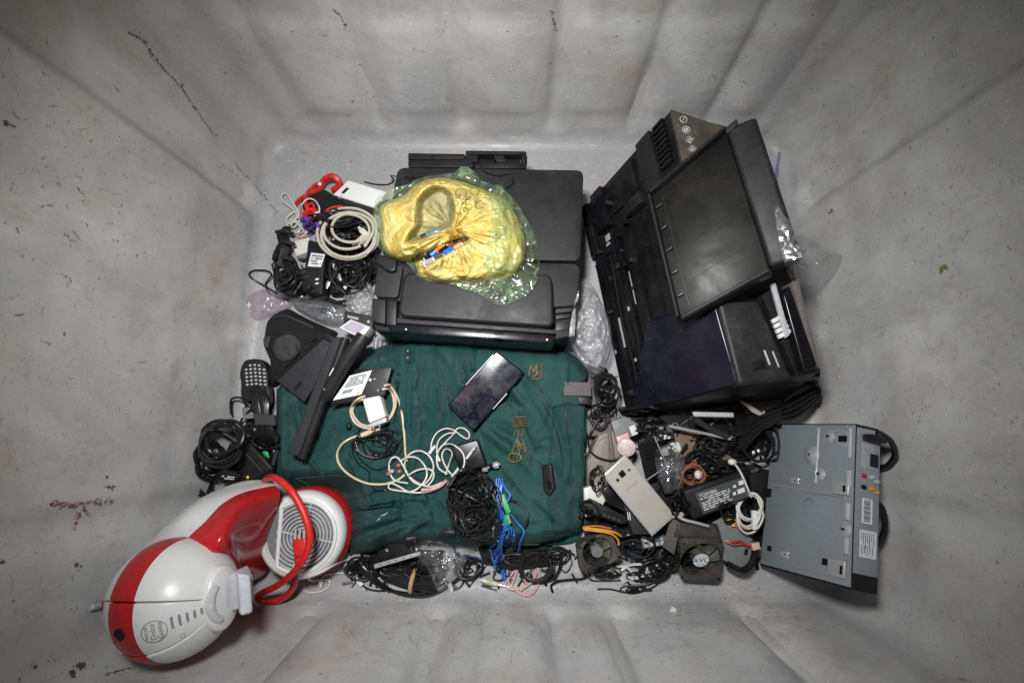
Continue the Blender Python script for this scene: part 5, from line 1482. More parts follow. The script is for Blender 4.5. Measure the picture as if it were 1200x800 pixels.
# black mains adapter with coiled lead at the left wall foot
q = slab([(268, 520), (286, 511), (320, 549), (300, 562), (262, 562), (252, 554)], .045, .062); T = thing('power_adapter', 'large black adapter behind the coffee machine with its coiled lead', 'adapter', P(285, 538, 0))
mb = MB().prism(q, .06); part('case', mb, M['black'], T, .004, 3); solid(mb)
part('indicator', MB().sphere(P(290, 559, .0625), (.003, .003, .0012), nu=10, nv=6), plastic('yellow_dot', (.7, .55, .05), .4, 0), T)
part('adapter_edge', MB().tube([P(278, 520, .0635), P(307, 552, .0635)], .0012, 5), M['charcoal'], T)
for c, r in ((coil_pts(258, 518, 24, 24, 3.4, rng, .012, .22, rot=.6, rise=.02, flat=.085), .0030), (coil_pts(262, 515, 18, 26, 2.4, rng, .02, .25, rot=.9, rise=.015, flat=.09), .0030),
             (smooth([P(276, 515, .07), P(250, 505, .08), P(228, 530, .075), P(221, 550, .07), P(228, 568, .07), P(240, 580, .075), P(226, 576, .065), P(222, 562, .06), P(240, 545, .07), P(262, 535, .066), P(282, 520, .07)], 6), .0030)):
    part('mains_lead', MB().tube(c, r, 7), M['cable'], T)
lead('black lead running down behind the coffee machine shoulder', [(262, 548), (252, 556), (247, 568), (243, 580)], .0034, 'cable', .004)
T = thing('wall_charger', 'small black wall charger with printed face behind the coffee machine', 'charger', P(270, 556, .05))
q = slab([(254, 552), (266, 546), (282, 556), (276, 566), (258, 566)], .02, .085); mb = MB().prism(q, .02); part('case', mb, M['black_gloss'], T, .003)
pr = dashes(MB(), [q[0], q[2], q[3], q[4]], .2, .8, .3, .7, 2, rng, .0004); part('face_print', pr, M['ink_white'], T)
# bundled cable with velcro band
T = thing('tied_cable', 'black cable folded and tied with a band below the handset', 'cable', P(308, 490, .02))
for k in range(9):
    o_ = (k - 4) * 2.0
    part('strand', MB().tube(smooth([top(296 + o_ * .4, 462 + abs(o_), .02), P(300 + o_ * .9, 452 + abs(o_) * .7, .055), P(305 + o_ * 1.1, 470, .062), P(308 + o_ * .8, 490, .06), P(312 + o_ * 1.3, 510, .05), P(312 + o_ * 1.4, 524 - abs(o_) * .6, .035)], 6), .0026, 6), M['cable'], T)
part('band', MB().prism(slab([(296, 484), (321, 486), (322, 499), (298, 498)], 0, .068), .022), M['band'], T, .004, 3)
heap('wire_tangle', 'black twisted wires between the tied cable and the green bag', 'wires', [(tangle_pts(312, 516, 16, 12, 30, rng, .006, .03), .002, 'cable'), (tangle_pts(300, 476, 12, 20, 22, rng, .004, .02), .0022, 'cable_b')], 312, 516)
T = thing('cable_end', 'green tipped black plug beside the big adapter', 'plug', P(313, 533, .06)); plug(T, 313, 533, -2, -3, .008, .012, 'green_conn', .01)
plug(T, 323, 527, -2, 5, .007, .012, 'offwhite', .012)
lead('grey braided cord beside the tied cable bundle', [(316, 455), (318, 468), (314, 482), (320, 500), (325, 520), (320, 545)], .0035, 'charcoal', .01)
T = thing('grey_box', 'little grey box under the tied cable by the left wall', 'box', P(289, 484, .02))
part('shell', MB().prism(slab([(283, 478), (295, 476), (297, 490), (284, 491)], 0, .045), .03), M['grey_plastic'], T, .002)
lead('kinked black lead standing up from the coil at the left wall', [(271, 486, .02), (270, 474, .02), (272, 467, .02), (282, 466, .02), (292, 474, .02), (298, 484, .02)], .0022, 'cable', .01)
# ------------------------------------------------------------------ things lying on the green bag
rng = random.Random(77)
q = slab([(424, 467), (445, 463), (452, 488), (432, 496)], 0, .128)
T = thing('phone_charger', 'white square phone charger lying on the green bag beside the drive', 'charger', P(438, 480, .10))
mb = MB().prism(q, .028); part('body', mb, M['white'], T, .004, 3); solid(mb)
part('pin_face', MB().prism([P(u, v, .124) for u, v in ((432.5, 496.5), (452, 489), (453, 494), (433.5, 501))], .02), M['grey_light'], T, .001)
for (a, b) in (((437, 495), (438, 503)), ((444, 493), (445, 500))): part('pin', MB().tube([P(a[0], a[1], .119), P(b[0], b[1], .119)], .0014, 6), M['bright'], T)
c = [(450, 452), (457, 451), (462, 459), (464, 472), (460, 485), (452, 495), (440, 501), (427, 501), (416, 495), (411, 484), (413, 474), (420, 467), (428, 464)]
c2 = [(448, 456), (456, 456), (461, 466), (461, 480), (453, 493), (440, 498), (426, 498), (417, 491), (413, 481), (417, 472), (425, 468)]
c3 = [(455, 450), (463, 460), (469, 474), (472, 492), (474, 512), (475, 530), (477, 540)]
c4 = [(447, 505), (430, 508), (412, 513), (400, 521), (395, 533), (399, 546), (412, 558), (430, 566), (450, 567), (466, 562), (474, 556)]
T = heap('charging_cable', 'cream phone cable looped round the white charger on the green bag', 'cable', [(cable_on(x, .006), .0021, 'cream_cable') for x in (c, c2, c3, c4)], 440, 500)
part('cable_tie', MB().tube(cable_on([(424, 510), (434, 506), (446, 503)], .008), .0048, 8), M['cream_cable'], T)
# thin black earphones
T = heap('earphones', 'thin black earphones tangled on the green bag below the charger', 'earphones', [
    (tangle_pts(440, 520, 26, 16, 30, rng, .004, .012), .0011, 'cable'), (tangle_pts(452, 512, 22, 12, 26, rng, .004, .012), .0011, 'cable'),
    (cable_on([(424, 500), (416, 512), (413, 530), (422, 545), (432, 552), (433, 565), (440, 573), (452, 574), (458, 568)], .004), .0012, 'cable'),
    (cable_on([(472, 500), (474, 516), (468, 530), (455, 545), (440, 550), (424, 540), (416, 528)], .004), .0012, 'cable')], 445, 520)
part('earbud', MB().sphere(top(409, 499, .005), (.005, .0065, .004), nu=12, nv=8), M['black'], T)
part('earbud', MB().sphere(top(440, 533, .005), (.008, .005, .004), nu=12, nv=8), M['black'], T)
part('cable_splitter', MB().tube([top(430, 528, .006), top(437, 538, .006)], .003, 8), M['charcoal'], T)
# white and pink loops
l1 = [(478, 566), (462, 562), (456, 550), (458, 538), (466, 536), (474, 548), (482, 562), (494, 568), (504, 560), (508, 546), (503, 534), (492, 528), (480, 532), (474, 544), (478, 556), (490, 566), (504, 570), (516, 566), (523, 563)]
l2 = [(470, 540), (476, 536), (488, 536), (498, 546), (500, 558), (492, 570), (480, 576), (468, 570), (458, 566), (456, 572), (470, 575), (490, 577), (508, 574), (520, 568)]
l3 = [(478, 557), (488, 551), (500, 549), (508, 553), (507, 562), (500, 570)]
T = heap('usb_cable', 'white cable wound in small loops in the middle of the green bag', 'cable', [(cable_on(x, .006 + .002 * i), 0.00165, 'white_cable') for i, x in enumerate((l1, l2, l3))], 485, 555)
part('pink_sleeve', MB().tube(cable_on([(494, 574), (506, 573), (516, 569), (523, 563)], .012), .0032, 8), M['pink_cable'], T)
for (u, v, m) in ((455, 555, 'copper'), (467, 545, 'copper'), (459, 552, 'pink_cable'), (468, 552, 'copper')): part('ear_tip', MB().sphere(top(u, v, .007), (.005, .004, .0035), nu=10, nv=6), M[m], T)
# black small device and white cables on it
q = slab([(527, 523), (560, 514), (571, 545), (540, 556)], 0, .118); T = thing('portable_drive', 'small black glossy case under the white earphone loops on the bag', 'drive', P(548, 535, .09))
mb = MB().prism(q, .018); part('case', mb, M['black_gloss'], T, .004, 3); solid(mb)
l1 = [(505, 531), (506, 518), (512, 507), (522, 502), (532, 504), (540, 510), (548, 514), (550, 508), (544, 502), (536, 502), (530, 510), (522, 518), (514, 528), (512, 536), (516, 540), (512, 530), (514, 516), (524, 508), (534, 507)]
l2 = [(524, 555), (514, 548), (512, 534), (518, 522), (528, 520), (536, 524), (543, 532), (544, 544), (538, 554), (530, 556), (522, 546), (518, 534), (522, 526), (530, 530), (526, 544), (522, 556)]
T = heap('earphones', 'white earphone cord coiled over the small black case', 'earphones', [(cable_on(l1, .006), .0014, 'white_cable'), (cable_on(l2, .006), .0015, 'white_cable')], 526, 530)
part('jack', MB().tube([top(530, 558, .01), top(556, 525, .012)], .0026, 8), M['white'], T)
part('jack_tip', MB().tube([top(553, 529, .012), top(558, 522, .013)], .0013, 8), M['bright'], T)
part('splitter', MB().tube([top(503, 531, .008), top(510, 522, .008)], .0028, 8), M['white'], T)
# cracked black phone
q = [P(582, 411, .134), P(615, 437, .126), P(555, 505, .106), P(524, 475, .114)]
T = thing('mobile_phone', 'large black phone with a cracked smeared screen on the green bag', 'phone', P(570, 458, .10))
mb = MB().prism(q, .009); part('body', mb, M['black_gloss'], T, .003, 3); solid(mb)
part('screen', fbox(MB(), q, .03, .97, .015, .985, -.0005, .0005), M['screen'], T, .0003)
part('edge_trim', MB().tube([q[3].lerp(q[0], .38), q[3].lerp(q[0], .93)], .0010, 6), M['steel'], T)
part('edge_trim', MB().tube([q[1].lerp(q[2], .35), q[1].lerp(q[2], .62)], .0010, 6), M['steel'], T)
# big black wire tangle
ws = [(tangle_pts(555, 590, 33, 40, 90, rng, .006, .035), .0013, 'cable'), (tangle_pts(552, 575, 28, 24, 70, rng, .008, .04), .0014, 'cable'), (tangle_pts(556, 606, 30, 26, 80, rng, .006, .035), .0015, 'cable_b'), (tangle_pts(548, 600, 26, 34, 60, rng, .006, .03), .0018, 'cable'), (tangle_pts(562, 616, 26, 20, 50, rng, .006, .03), .0013, 'cable')]
T = heap('wire_tangle', 'big tangle of thin black wires spilling over the lower edge of the green bag', 'wires', ws, 555, 595)
plug(T, 521, 624, 10, 0, .010, .022, 'black', .012); plug(T, 545, 628, 9, -1, .010, .02, 'black', .014); plug(T, 570, 575, 4, 8, .007, .014, 'black', .03)
lead('black wire bowing out over the bag flap beside the blue wires', [(585, 585), (602, 587), (615, 594), (619, 606), (615, 618), (606, 632), (602, 645)], .0018, 'cable', .004)
lead('black wire hanging from the portable drive across the bag', [(540, 548), (560, 556), (577, 570), (585, 590), (592, 600)], .0018, 'cable', .012)
for i, (u, v) in enumerate(((567, 549), (580, 545))):
    T = thing('audio_jack', ('silver ended jack plug left of its twin beside the wire tangle', 'silver ended jack plug nearest the gold printed flap')[i], 'jack', top(u, v, .02))
    p = top(u, v, .018); d = Vector((.6, .2, .5)).normalized()
    part('barrel', MB().tube([p - d * .012, p], .005, 12), M['black'], T)
    part('ring', MB().tube([p, p + d * .005], .0062, 14), M['bright'], T); part('tip', MB().tube([p + d * .005, p + d * .012], .002, 10), M['bright'], T)
# blue wires
bw = []
for k in range(5):
    o_ = k * 1.6
    bw.append((cable_on([(582 + o_, 560), (581 + o_ * .8, 580), (583 + o_, 600), (582 + o_ * 1.6, 618), (586 + o_ * .6, 634), (581 + o_, 650), (577 + o_, 662), (586 + o_, 668), (590 + o_ * .5, 678)], .008 + .002 * (k % 3), jitter=1.5, rng=rng), .0016, 'blue_wire'))
bw.append((cable_on([(597, 600), (606, 612), (614, 622), (610, 634), (607, 648), (606, 652), (596, 652), (580, 655), (566, 656), (556, 652), (545, 655)], .006), .0019, 'blue_wire'))
bw.append((tangle_pts(592, 628, 12, 16, 26, rng, .006, .02), .0014, 'blue_wire')); bw.append((tangle_pts(582, 650, 10, 14, 22, rng, .006, .02), .0014, 'blue_wire'))
bw.append((cable_on([(588, 562), (592, 572), (598, 580), (594, 588)], .012), .0022, 'blue_wire'))
T = heap('ribbon_wires', 'bunch of bright blue wires hanging over the bag edge', 'wires', bw, 588, 620)
q = [top(586, 580, .016), top(591, 578, .016), top(599, 600, .016), top(593, 602, .016)]
part('green_connector', MB().prism(q, .006), M['green_conn'], T, .001)
part('green_connector', MB().prism([top(590, 604, .014), top(597, 602, .014), top(599, 614, .014), top(592, 616, .014)], .006), M['green_conn'], T, .001)
part('metal_tip', MB().tube([top(578, 616, .014), top(579, 630, .014)], .0022, 8), M['bright'], T)
part('metal_tip', MB().tube([top(595, 604, .018), top(598, 612, .018)], .002, 8), M['bright'], T)
# ------------------------------------------------------------------ near strip in front of the green bag
rng = random.Random(5)
T = heap('cable', 'thin white cable snaking right from the coffee machine base', 'cable', [
    (cable_on([(356, 690), (362, 694), (374, 693), (384, 688), (386, 680), (376, 678), (366, 680), (362, 676), (376, 670), (395, 660), (410, 655), (424, 656), (434, 652)], .004), .0017, 'white_cable'),
    (cable_on([(374, 682), (380, 674), (398, 671), (414, 674), (422, 678), (417, 664), (414, 657)], .004), .0017, 'white_cable')], 390, 680)
plug(T, 376, 684, 0, -5, .007, .012, 'white', .008); plug(T, 420, 680, 3, 4, .008, .014, 'white', .008)
T = heap('mains_lead', 'thick black lead with a bulge curving along the near wall foot', 'cable', [
    (cable_on([(421, 657), (430, 667), (440, 678), (456, 690), (476, 697), (498, 698), (514, 693), (528, 684), (540, 676)], .006), .0034, 'cable'),
    (cable_on([(436, 680), (450, 689), (470, 694), (492, 695), (510, 690)], .010), .003, 'cable'),
    (cable_on([(418, 668), (424, 684), (436, 691), (452, 692)], .004), .0016, 'cable'), (cable_on([(456, 652), (458, 664), (454, 678), (448, 684)], .01), .0022, 'cable')], 450, 685)
part('ferrite', MB().tube(cable_on([(420, 656), (424, 662), (431, 669), (438, 677)], .012), [.004] + [.0095] * 13 + [.005] * 2, 12), M['cable'], T) if False else None
c = cable_on([(420, 656), (426, 664), (432, 670), (440, 678)], .012); part('ferrite', MB().tube(c, [.004 + .0065 * math.sin(math.pi * i / (len(c) - 1)) ** .5 for i in range(len(c))], 12), M['cable'], T)
T = thing('rack_rail', 'silver metal rail lying among the black cables near the wall', 'rail', P(462, 657, .03))
part('rail', MB().prism([P(438, 661, .05), P(492, 646, .06), P(493, 650, .06), P(439, 666, .05)], .006), M['steel'], T, .0008)
for k in range(5): part('hole', MB().lathe([(.0012, 0), (.0012, .0006)], Matrix.Translation(P(446 + k * 9, 661.5 - k * 2.6, .0512 + k * .0016)), 8), M['rubber'], T)
solo('plastic_block', MB().prism(slab([(452, 632), (484, 628), (482, 650), (456, 655)], 0, .04), .03), M['black'], 'black plastic block tucked beneath the lower edge of the green bag', 'block', bevel=.003)
T = thing('banded_cable', 'black ribbed cable bundle held by a tan rubber band', 'cable', P(485, 682, 0))
for k in range(9):
    o_ = (k - 4) * 1.9
    part('strand', MB().tube(smooth([top(440 + abs(o_), 668 + o_, .012), top(458, 672 + o_ * 1.1, .020), top(482, 682 + o_ * .8, .022), top(502, 684 + o_ * 1.1, .020), top(514 - abs(o_) * .6, 683 + o_ * 1.2, .014)], 6), .0032, 6), M['cable'], T)
bp = P(482, 683, .034)
part('rubber_band', MB().tube([Vector((bp.x + .003 * math.cos(a) , bp.y + .018 * math.cos(a), .020 + .019 * math.sin(a))) for a in [2 * math.pi * k / 24 for k in range(24)]], .0042, 8, True), M['tan'], T)
film_heap('plastic_bag', 'clear plastic bag fanned out below the green bag edge', 'bag', [(478, 642), (490, 634), (506, 632), (530, 638), (552, 640), (546, 660), (536, 676), (522, 690), (512, 692), (504, 676), (492, 658)], (518, 655), .075, .03, 'film', amp=.007, f=48, seed=2, nr=30, na=90)
T = heap('cable', 'short black lead with a white connector at the near wall foot', 'cable', [(cable_on([(542, 654), (544, 668), (542, 684), (534, 690), (528, 690), (524, 680)], .004), .0019, 'cable')], 535, 680)
plug(T, 529, 690, -2, -6, .008, .014, 'offwhite', .008)
lead('thin black wire on the bare floor right of the clear bag', [(572, 660), (562, 672), (554, 682), (549, 688)], .0011, 'cable', .002)
T = heap('pink_cable', 'pink cable in loose loops at the near wall foot below the blue wires', 'cable', [
    (cable_on([(588, 655), (594, 668), (596, 682), (606, 692), (618, 697), (628, 690), (632, 676), (628, 660), (620, 650), (612, 654), (606, 668), (600, 684), (594, 690)], .006), .0022, 'pink_cable'),
    (cable_on([(600, 650), (604, 662), (612, 674), (616, 684), (610, 692)], .008), .0018, 'pink_cable'),
    (cable_on([(622, 648), (612, 660), (600, 672), (592, 684), (600, 690), (614, 688), (624, 680), (630, 668)], .008), .0022, 'pink_cable')], 612, 675)
part('jack_tip', MB().tube([top(613, 654, .012), top(623, 647, .014)], .0016, 8), M['bright'], T)
part('sleeve', MB().tube([top(602, 664, .01), top(613, 655, .012)], .0036, 8), M['pink_cable'], T)
T = thing('audio_plug', 'clear and pale green plug lying at the lower end of the blue wires', 'plug', top(580, 684, .004))
part('body', MB().tube([top(563, 679, .007), top(568, 680, .007), top(582, 684, .007), top(584, 684.5, .007)], [.003, .0046, .0046, .003], 10), M['offwhite'], T)
part('green_ring', MB().tube([top(570, 681, .0072), top(578, 683, .0072)], .0051, 10), plastic('pale_green', (.35, .5, .25), .4, .1), T)
part('jack_tip', MB().tube([top(584, 684.5, .007), top(596, 687, .007)], .0026, 10), M['bright'], T)
T = heap('cable_coil', 'flat black cable coil under the pink loops at the near wall', 'cable', [(coil_pts(628, 664, 17, 15, 3.6, rng, .005, .14, rise=.018, flat=.005), .003, 'cable'), (cable_on([(640, 650), (652, 648), (658, 658), (652, 674), (640, 681), (628, 682)], .005), .0034, 'cable')], 628, 664)
heap('wire_tangle', 'loose black and grey wires on the floor right of the blue bunch', 'wires', [(tangle_pts(606, 655, 28, 12, 40, rng, .004, .02), .0018, 'cable'), (tangle_pts(655, 650, 18, 10, 30, rng, .004, .02), .0018, 'cable_b'), (tangle_pts(588, 668, 16, 14, 26, rng, .003, .015), .0016, 'cable')], 610, 655)
part_red = solo('red_tip', MB().tube([top(629, 650, .014), top(636, 647, .016)], [.002, .0034], 10), M['red'], 'small red plug tip beside the left cooling fan wires', 'plug')
lead('thick black cable end wriggling on the bare floor below the left fan', [(692, 673), (682, 678), (668, 679), (654, 681), (646, 686), (648, 694)], .0026, 'cable', .002)
lead('thin grey wire in a kinked loop left of the cooling fan', [(668, 648), (662, 656), (658, 666), (664, 670), (670, 660), (668, 652), (660, 650), (656, 660)], .0012, 'charcoal', .004)
heap('wire_tangle', 'black cables mixed under the lower left edge of the green bag', 'wires', [(tangle_pts(430, 664, 26, 12, 40, rng, .004, .02), .002, 'cable'), (tangle_pts(470, 664, 30, 12, 36, rng, .004, .025), .0024, 'cable')], 440, 664)

# ------------------------------------------------------------------ right heap below the open printer
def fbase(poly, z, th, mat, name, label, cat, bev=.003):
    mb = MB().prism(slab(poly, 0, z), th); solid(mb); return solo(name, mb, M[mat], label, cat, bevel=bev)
# taupe cases at the bottom
q = slab([(688, 540), (702, 508), (730, 500), (744, 520), (740, 560), (730, 584), (690, 594)], 0, .045)
T = thing('router_case', 'brown grey plastic case right of the green bag flap', 'case', P(715, 550, 0))
mb = MB().prism(q, .043); part('shell', mb, M['taupe'], T, .006, 3); solid(mb)
part('ridge', MB().tube([P(714, 506, .047), P(718, 535, .047), P(722, 575, .047)], .004, 8), M['taupe_dark'], T)
part('raised_panel', MB().prism(slab([(692, 536), (704, 514), (714, 510), (715, 552), (708, 566), (690, 575)], 0, .0485), .006), M['taupe'], T, .004, 3)
part('front_strip', MB().prism(slab([(690, 582), (742, 566), (742, 576), (692, 594)], 0, .048), .03), M['taupe_dark'], T, .003)
fbase([(676, 462), (694, 452), (706, 470), (720, 486), (738, 498), (722, 508), (690, 512), (684, 500)], .04, .038, 'taupe_dark', 'plastic_housing', 'dark grey moulded housing beside the strap of the green bag', 'housing', .005)
fbase([(716, 494), (732, 487), (748, 496), (752, 506), (724, 520)], .055, .03, 'grey_plastic', 'grey_block', 'tilted grey plastic block behind the brown grey case', 'block', .003)
fbase([(784, 508), (812, 505), (852, 516), (860, 545), (838, 560), (792, 548)], .03, .028, 'cardboard', 'brown_board', 'brown fibre board lying in the right heap', 'board', .002)
fbase([(868, 462), (900, 452), (958, 448), (962, 470), (930, 482), (880, 484)], .04, .03, 'cardboard', 'cardboard_piece', 'brown cardboard piece under the open printer by the cable bundle', 'cardboard', .002)
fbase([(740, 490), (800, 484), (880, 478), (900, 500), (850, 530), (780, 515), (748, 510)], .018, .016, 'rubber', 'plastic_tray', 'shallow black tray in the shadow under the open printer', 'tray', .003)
fbase([(735, 575), (800, 556), (818, 612), (790, 640), (742, 640), (725, 610)], .022, .02, 'black', 'dark_filler_slab', 'flat black closed laptop buried beneath the gold phone', 'laptop', .003)  # slab added to darken the gaps under the phone
fbase([(690, 596), (736, 578), (752, 610), (742, 640), (700, 648), (684, 640)], .016, .012, 'rubber', 'dark_filler_sheet', 'thin black sheet on the floor under the keyboard piece', 'sheet', .001)  # thin sheets added to darken bare floor between the larger things
fbase([(752, 640), (800, 632), (812, 660), (776, 672), (744, 664)], .014, .012, 'rubber', 'dark_filler_sheet', 'thin black sheet on the floor left of the stickered fan', 'sheet', .001)
fbase([(800, 540), (892, 545), (896, 640), (850, 632), (806, 610)], .016, .012, 'black', 'dark_filler_sheet', 'thin black sheet under the laptop adapter', 'sheet', .001)
fbase([(690, 420), (712, 432), (722, 470), (700, 500), (686, 480)], .02, .016, 'dusty', 'dark_filler_block', 'low dark housing under the glossy wires by the strap', 'housing', .003)  # block added to darken bare floor between bag and printer
fbase([(432, 650), (474, 644), (520, 646), (516, 678), (470, 684), (438, 672)], .012, .009, 'rubber', 'dark_filler_sheet', 'thin black sheet under the banded cable bundle', 'sheet', .001)  # two more sheets added to darken the floor of the near strip
fbase([(560, 642), (640, 640), (662, 642), (650, 662), (600, 668), (566, 660)], .012, .009, 'rubber', 'dark_filler_sheet', 'thin black sheet under the pink loops', 'sheet', .001)
# white bar, silver rods
T = thing('plastic_bar', 'short pale grey bar sticking out below the open printer', 'bar', P(837, 486, .06)); part('bar', MB().prism(slab([(812, 482), (860, 483), (861, 489), (814, 488)], 0, .085), .008), M['grey_light'], T, .003, 3)
solo('antenna_rod', MB().tube([P(784, 499, .07), P(856, 514, .06)], .003, 8), M['steel'], 'thin silver rod lying across the black cables under the printer', 'rod')
solo('dark_strut', MB().tube([P(814, 491, .075), P(832, 502, .07), P(852, 511, .065)], .006, 8), M['charcoal'], 'dark plastic strut crossing the silver rod under the printer', 'strut')
# circuit board, broken phone, film with foam bits
q = slab([(757, 499), (786, 498), (790, 512), (760, 520)], 0, .06); T = thing('circuit_board', 'small dark circuit board with tiny parts under the open printer', 'board', P(772, 508, .05))
mb = MB().prism(q, .003); part('board', mb, M['pcb'], T); solid(mb)
for k in range(16):
    s, t = rng.uniform(.05, .85), rng.uniform(.05, .8); part('component', fbox(MB(), q, s, s + rng.uniform(.04, .14), t, t + rng.uniform(.06, .16), .0, rng.uniform(.002, .006)), M[rng.choice(['steel', 'black', 'offwhite', 'copper', 'black', 'tan'])], T, .0003)
T, q, b_ = phone('mobile_phone', 'old black phone with a dark screen behind the gold phone', [(748, 520), (766, 510), (782, 546), (758, 562)], .010, .072, 'black', glass='glass_black', tilt=(0, -.02))
part('frame_edge', MB().tube([q[1], q[2], q[3]], .0012, 6), M['steel'], T)
fbase([(772, 536), (798, 532), (801, 570), (780, 580), (770, 556)], .055, .02, 'charcoal', 'plastic_casing', 'dark scuffed plastic casing between the old phone and the adapter', 'casing', .003)
film_heap('plastic_sleeve', 'clear sleeve over the dark casing with bright creases', 'sleeve', [(768, 528), (784, 522), (800, 532), (804, 560), (796, 576), (780, 576), (770, 552)], (786, 550), .078, .055, 'film', amp=.004, f=60, seed=4, nr=16, na=50)
# foam crumbs in a little bag
T = thing('foam_crumbs', 'patch of white foam crumbs in a clear pocket below the printer', 'foam', P(785, 520, .03))
for k in range(46):
    a = rng.uniform(0, 1); b_ = rng.uniform(-1, 1)
    u, v = 771 + a * 27 + b_ * 2, 511 + a * 15 + b_ * (8 - 5 * abs(a - .5))
    p = P(u, v, top_z(u, v) + .003)
    if k == 0: c0 = p; crumb = part('crumb', MB().sphere(p, (.0034, .0028, .0024), nu=7, nv=5), M['foam'], T)
    else: c_ = clone(crumb, T, p - c0)
solo('speckled_disc', MB().lathe([(.017, 0), (.0165, .003), (.012, .0055), (.001, .006)], m4(axis_frame((-.2, -.3, 1)), P(734, 524, .078)), 26), plastic('pink_speckle', (.52, .42, .42), .3, .9, (.95, .9, .9), scale=9), 'sparkly pink round cap above the gold phone corner', 'cap')
fbase([(722, 512), (736, 506), (740, 520), (728, 528)], .07, .02, 'pink_cable', 'pink_scrap', 'dull pink plastic scrap beside the sparkly cap', 'scrap', .002)
fbase([(737, 500), (744, 497), (748, 508), (741, 511)], .08, .008, 'offwhite', 'white_clip', 'small white clip behind the sparkly cap', 'clip', .001)
lead('black wire bowed in a ring over the brown grey case', [(714, 470), (722, 478), (718, 486), (706, 488), (697, 498), (690, 514), (692, 528), (702, 536), (716, 539), (726, 536), (733, 532)], .0017, 'cable', .012)
heap('wire_tangle', 'bundle of glossy black wires right of the green bag strap', 'wires', [(coil_pts(710, 458, 12, 16, 4, rng, .01, .3, rise=.03, flat=.05), .0022, 'cable'), (tangle_pts(708, 470, 10, 18, 24, rng, .008, .03), .002, 'cable')], 710, 460)
for k in range(5):
    u, v = 703 + k * 2.5, 455 + k * 4.5
    if k == 0: T = thing('metal_clips', 'few shiny metal clips among the wires beside the strap', 'clips', top(u, v))
    part('clip', MB().prism([top(u, v, .012), top(u + 3, v + .5, .012), top(u + 2, v + 3.5, .012)], .002), M['bright'], T)
heap('wire_tangle', 'thin wires and coils on the circuit board under the printer', 'wires', [(tangle_pts(762, 498, 22, 10, 40, rng, .004, .02), .0012, 'cable'), (tangle_pts(775, 512, 14, 8, 26, rng, .004, .02), .0012, 'charcoal')], 762, 500)
# copper coil
heap('copper_wire', 'bundle of reddish copper wire above the labelled laptop adapter', 'wire', [(coil_pts(812, 556, 12, 11, 4, rng, .004, .25, rise=.02, flat=.05), .0011, 'copper'), (tangle_pts(808, 552, 16, 14, 30, rng, .004, .015), .001, 'copper'), (cable_on([(800, 560), (795, 572), (798, 584), (803, 592)], .006), .0014, 'copper')], 812, 556)
solo('pale_ball', MB().sphere(P(818, 556, .07), (.007, .0085, .005), nu=12, nv=8), plastic('pale_pink_knob', (.6, .5, .48), .4, .2), 'pale round ball in the middle of the copper wire', 'ball')
# black cables between
for (u, v, ru, rv, lb) in ((836, 520, 26, 14, 'black cables heaped under the silver rod'), (872, 520, 22, 18, 'black cables heaped left of the long tied bundle'), (850, 548, 30, 8, 'black wires lying behind the labelled laptop adapter'), (800, 590, 20, 14, 'dark wires in the gap below the dark casing'), (742, 640, 26, 14, 'dark blue black wires right of the left fan')):
    heap('wire_tangle', lb, 'wires', [(tangle_pts(u, v, ru, rv, 34, rng, .004, .03), .0026, 'cable'), (tangle_pts(u, v, ru, rv, 26, rng, .004, .03), .002, 'cable_b')], u, v)
# long tied bundle at the right
T = thing('mains_bundle', 'long black mains cable folded into a bundle against the printer skirt', 'cable', P(915, 490, .04))
for k in range(11):
    o_ = (k - 5); h = .07 + .006 * (k % 3)
    part('strand', MB().tube(smooth([P(868 + o_ * .5, 522 + abs(o_) * 1.2, h - .02), P(880 + o_ * .4, 502 + o_ * 2.2, h), P(905, 487 + o_ * 1.5, h + .012), P(930 + o_ * .2, 478 + o_ * 2.2, h + .006), P(952 + o_ * .3, 464 + o_ * 1.6, h), P(960 - abs(o_) * .8, 456 + o_ * .6, h - .004)], 6), .003, 6), M['cable'], T)
part('strand', MB().tube(smooth([P(958, 470, .08), P(961, 458, .082), P(954, 451, .084), P(940, 454, .08), P(918, 470, .088)], 6), .0032, 6), M['cable'], T)
part('strand', MB().tube(smooth([P(880, 500, .08), P(870, 512, .07), P(872, 528, .06), P(886, 540, .055), P(900, 536, .055), P(905, 520, .06), P(898, 505, .075)], 6), .003, 6), M['cable'], T)
part('tie', MB().tube([P(910, 478, .086), P(912, 487, .096), P(912, 496, .084)], .005, 8), M['cable'], T)
for (u, v) in ((883, 530), (889, 528)): part('contact', MB().sphere(P(u, v, .085), (.003, .004, .002), nu=8, nv=6), M['bright'], T)
T = thing('rope_hank', 'grey white cord hank tucked under the printer skirt', 'cord', P(880, 478, .07))
for k in range(7): part('strand', MB().tube(smooth([P(868 + k, 470 + k * .6, .088), P(876 + k, 474 + k * 1.2, .094), P(886 + k * .8, 480 + k * .9, .09), P(894 + k * .3, 487 - k * .8, .086)], 5), .0022, 6), M['beige_cable'], T)
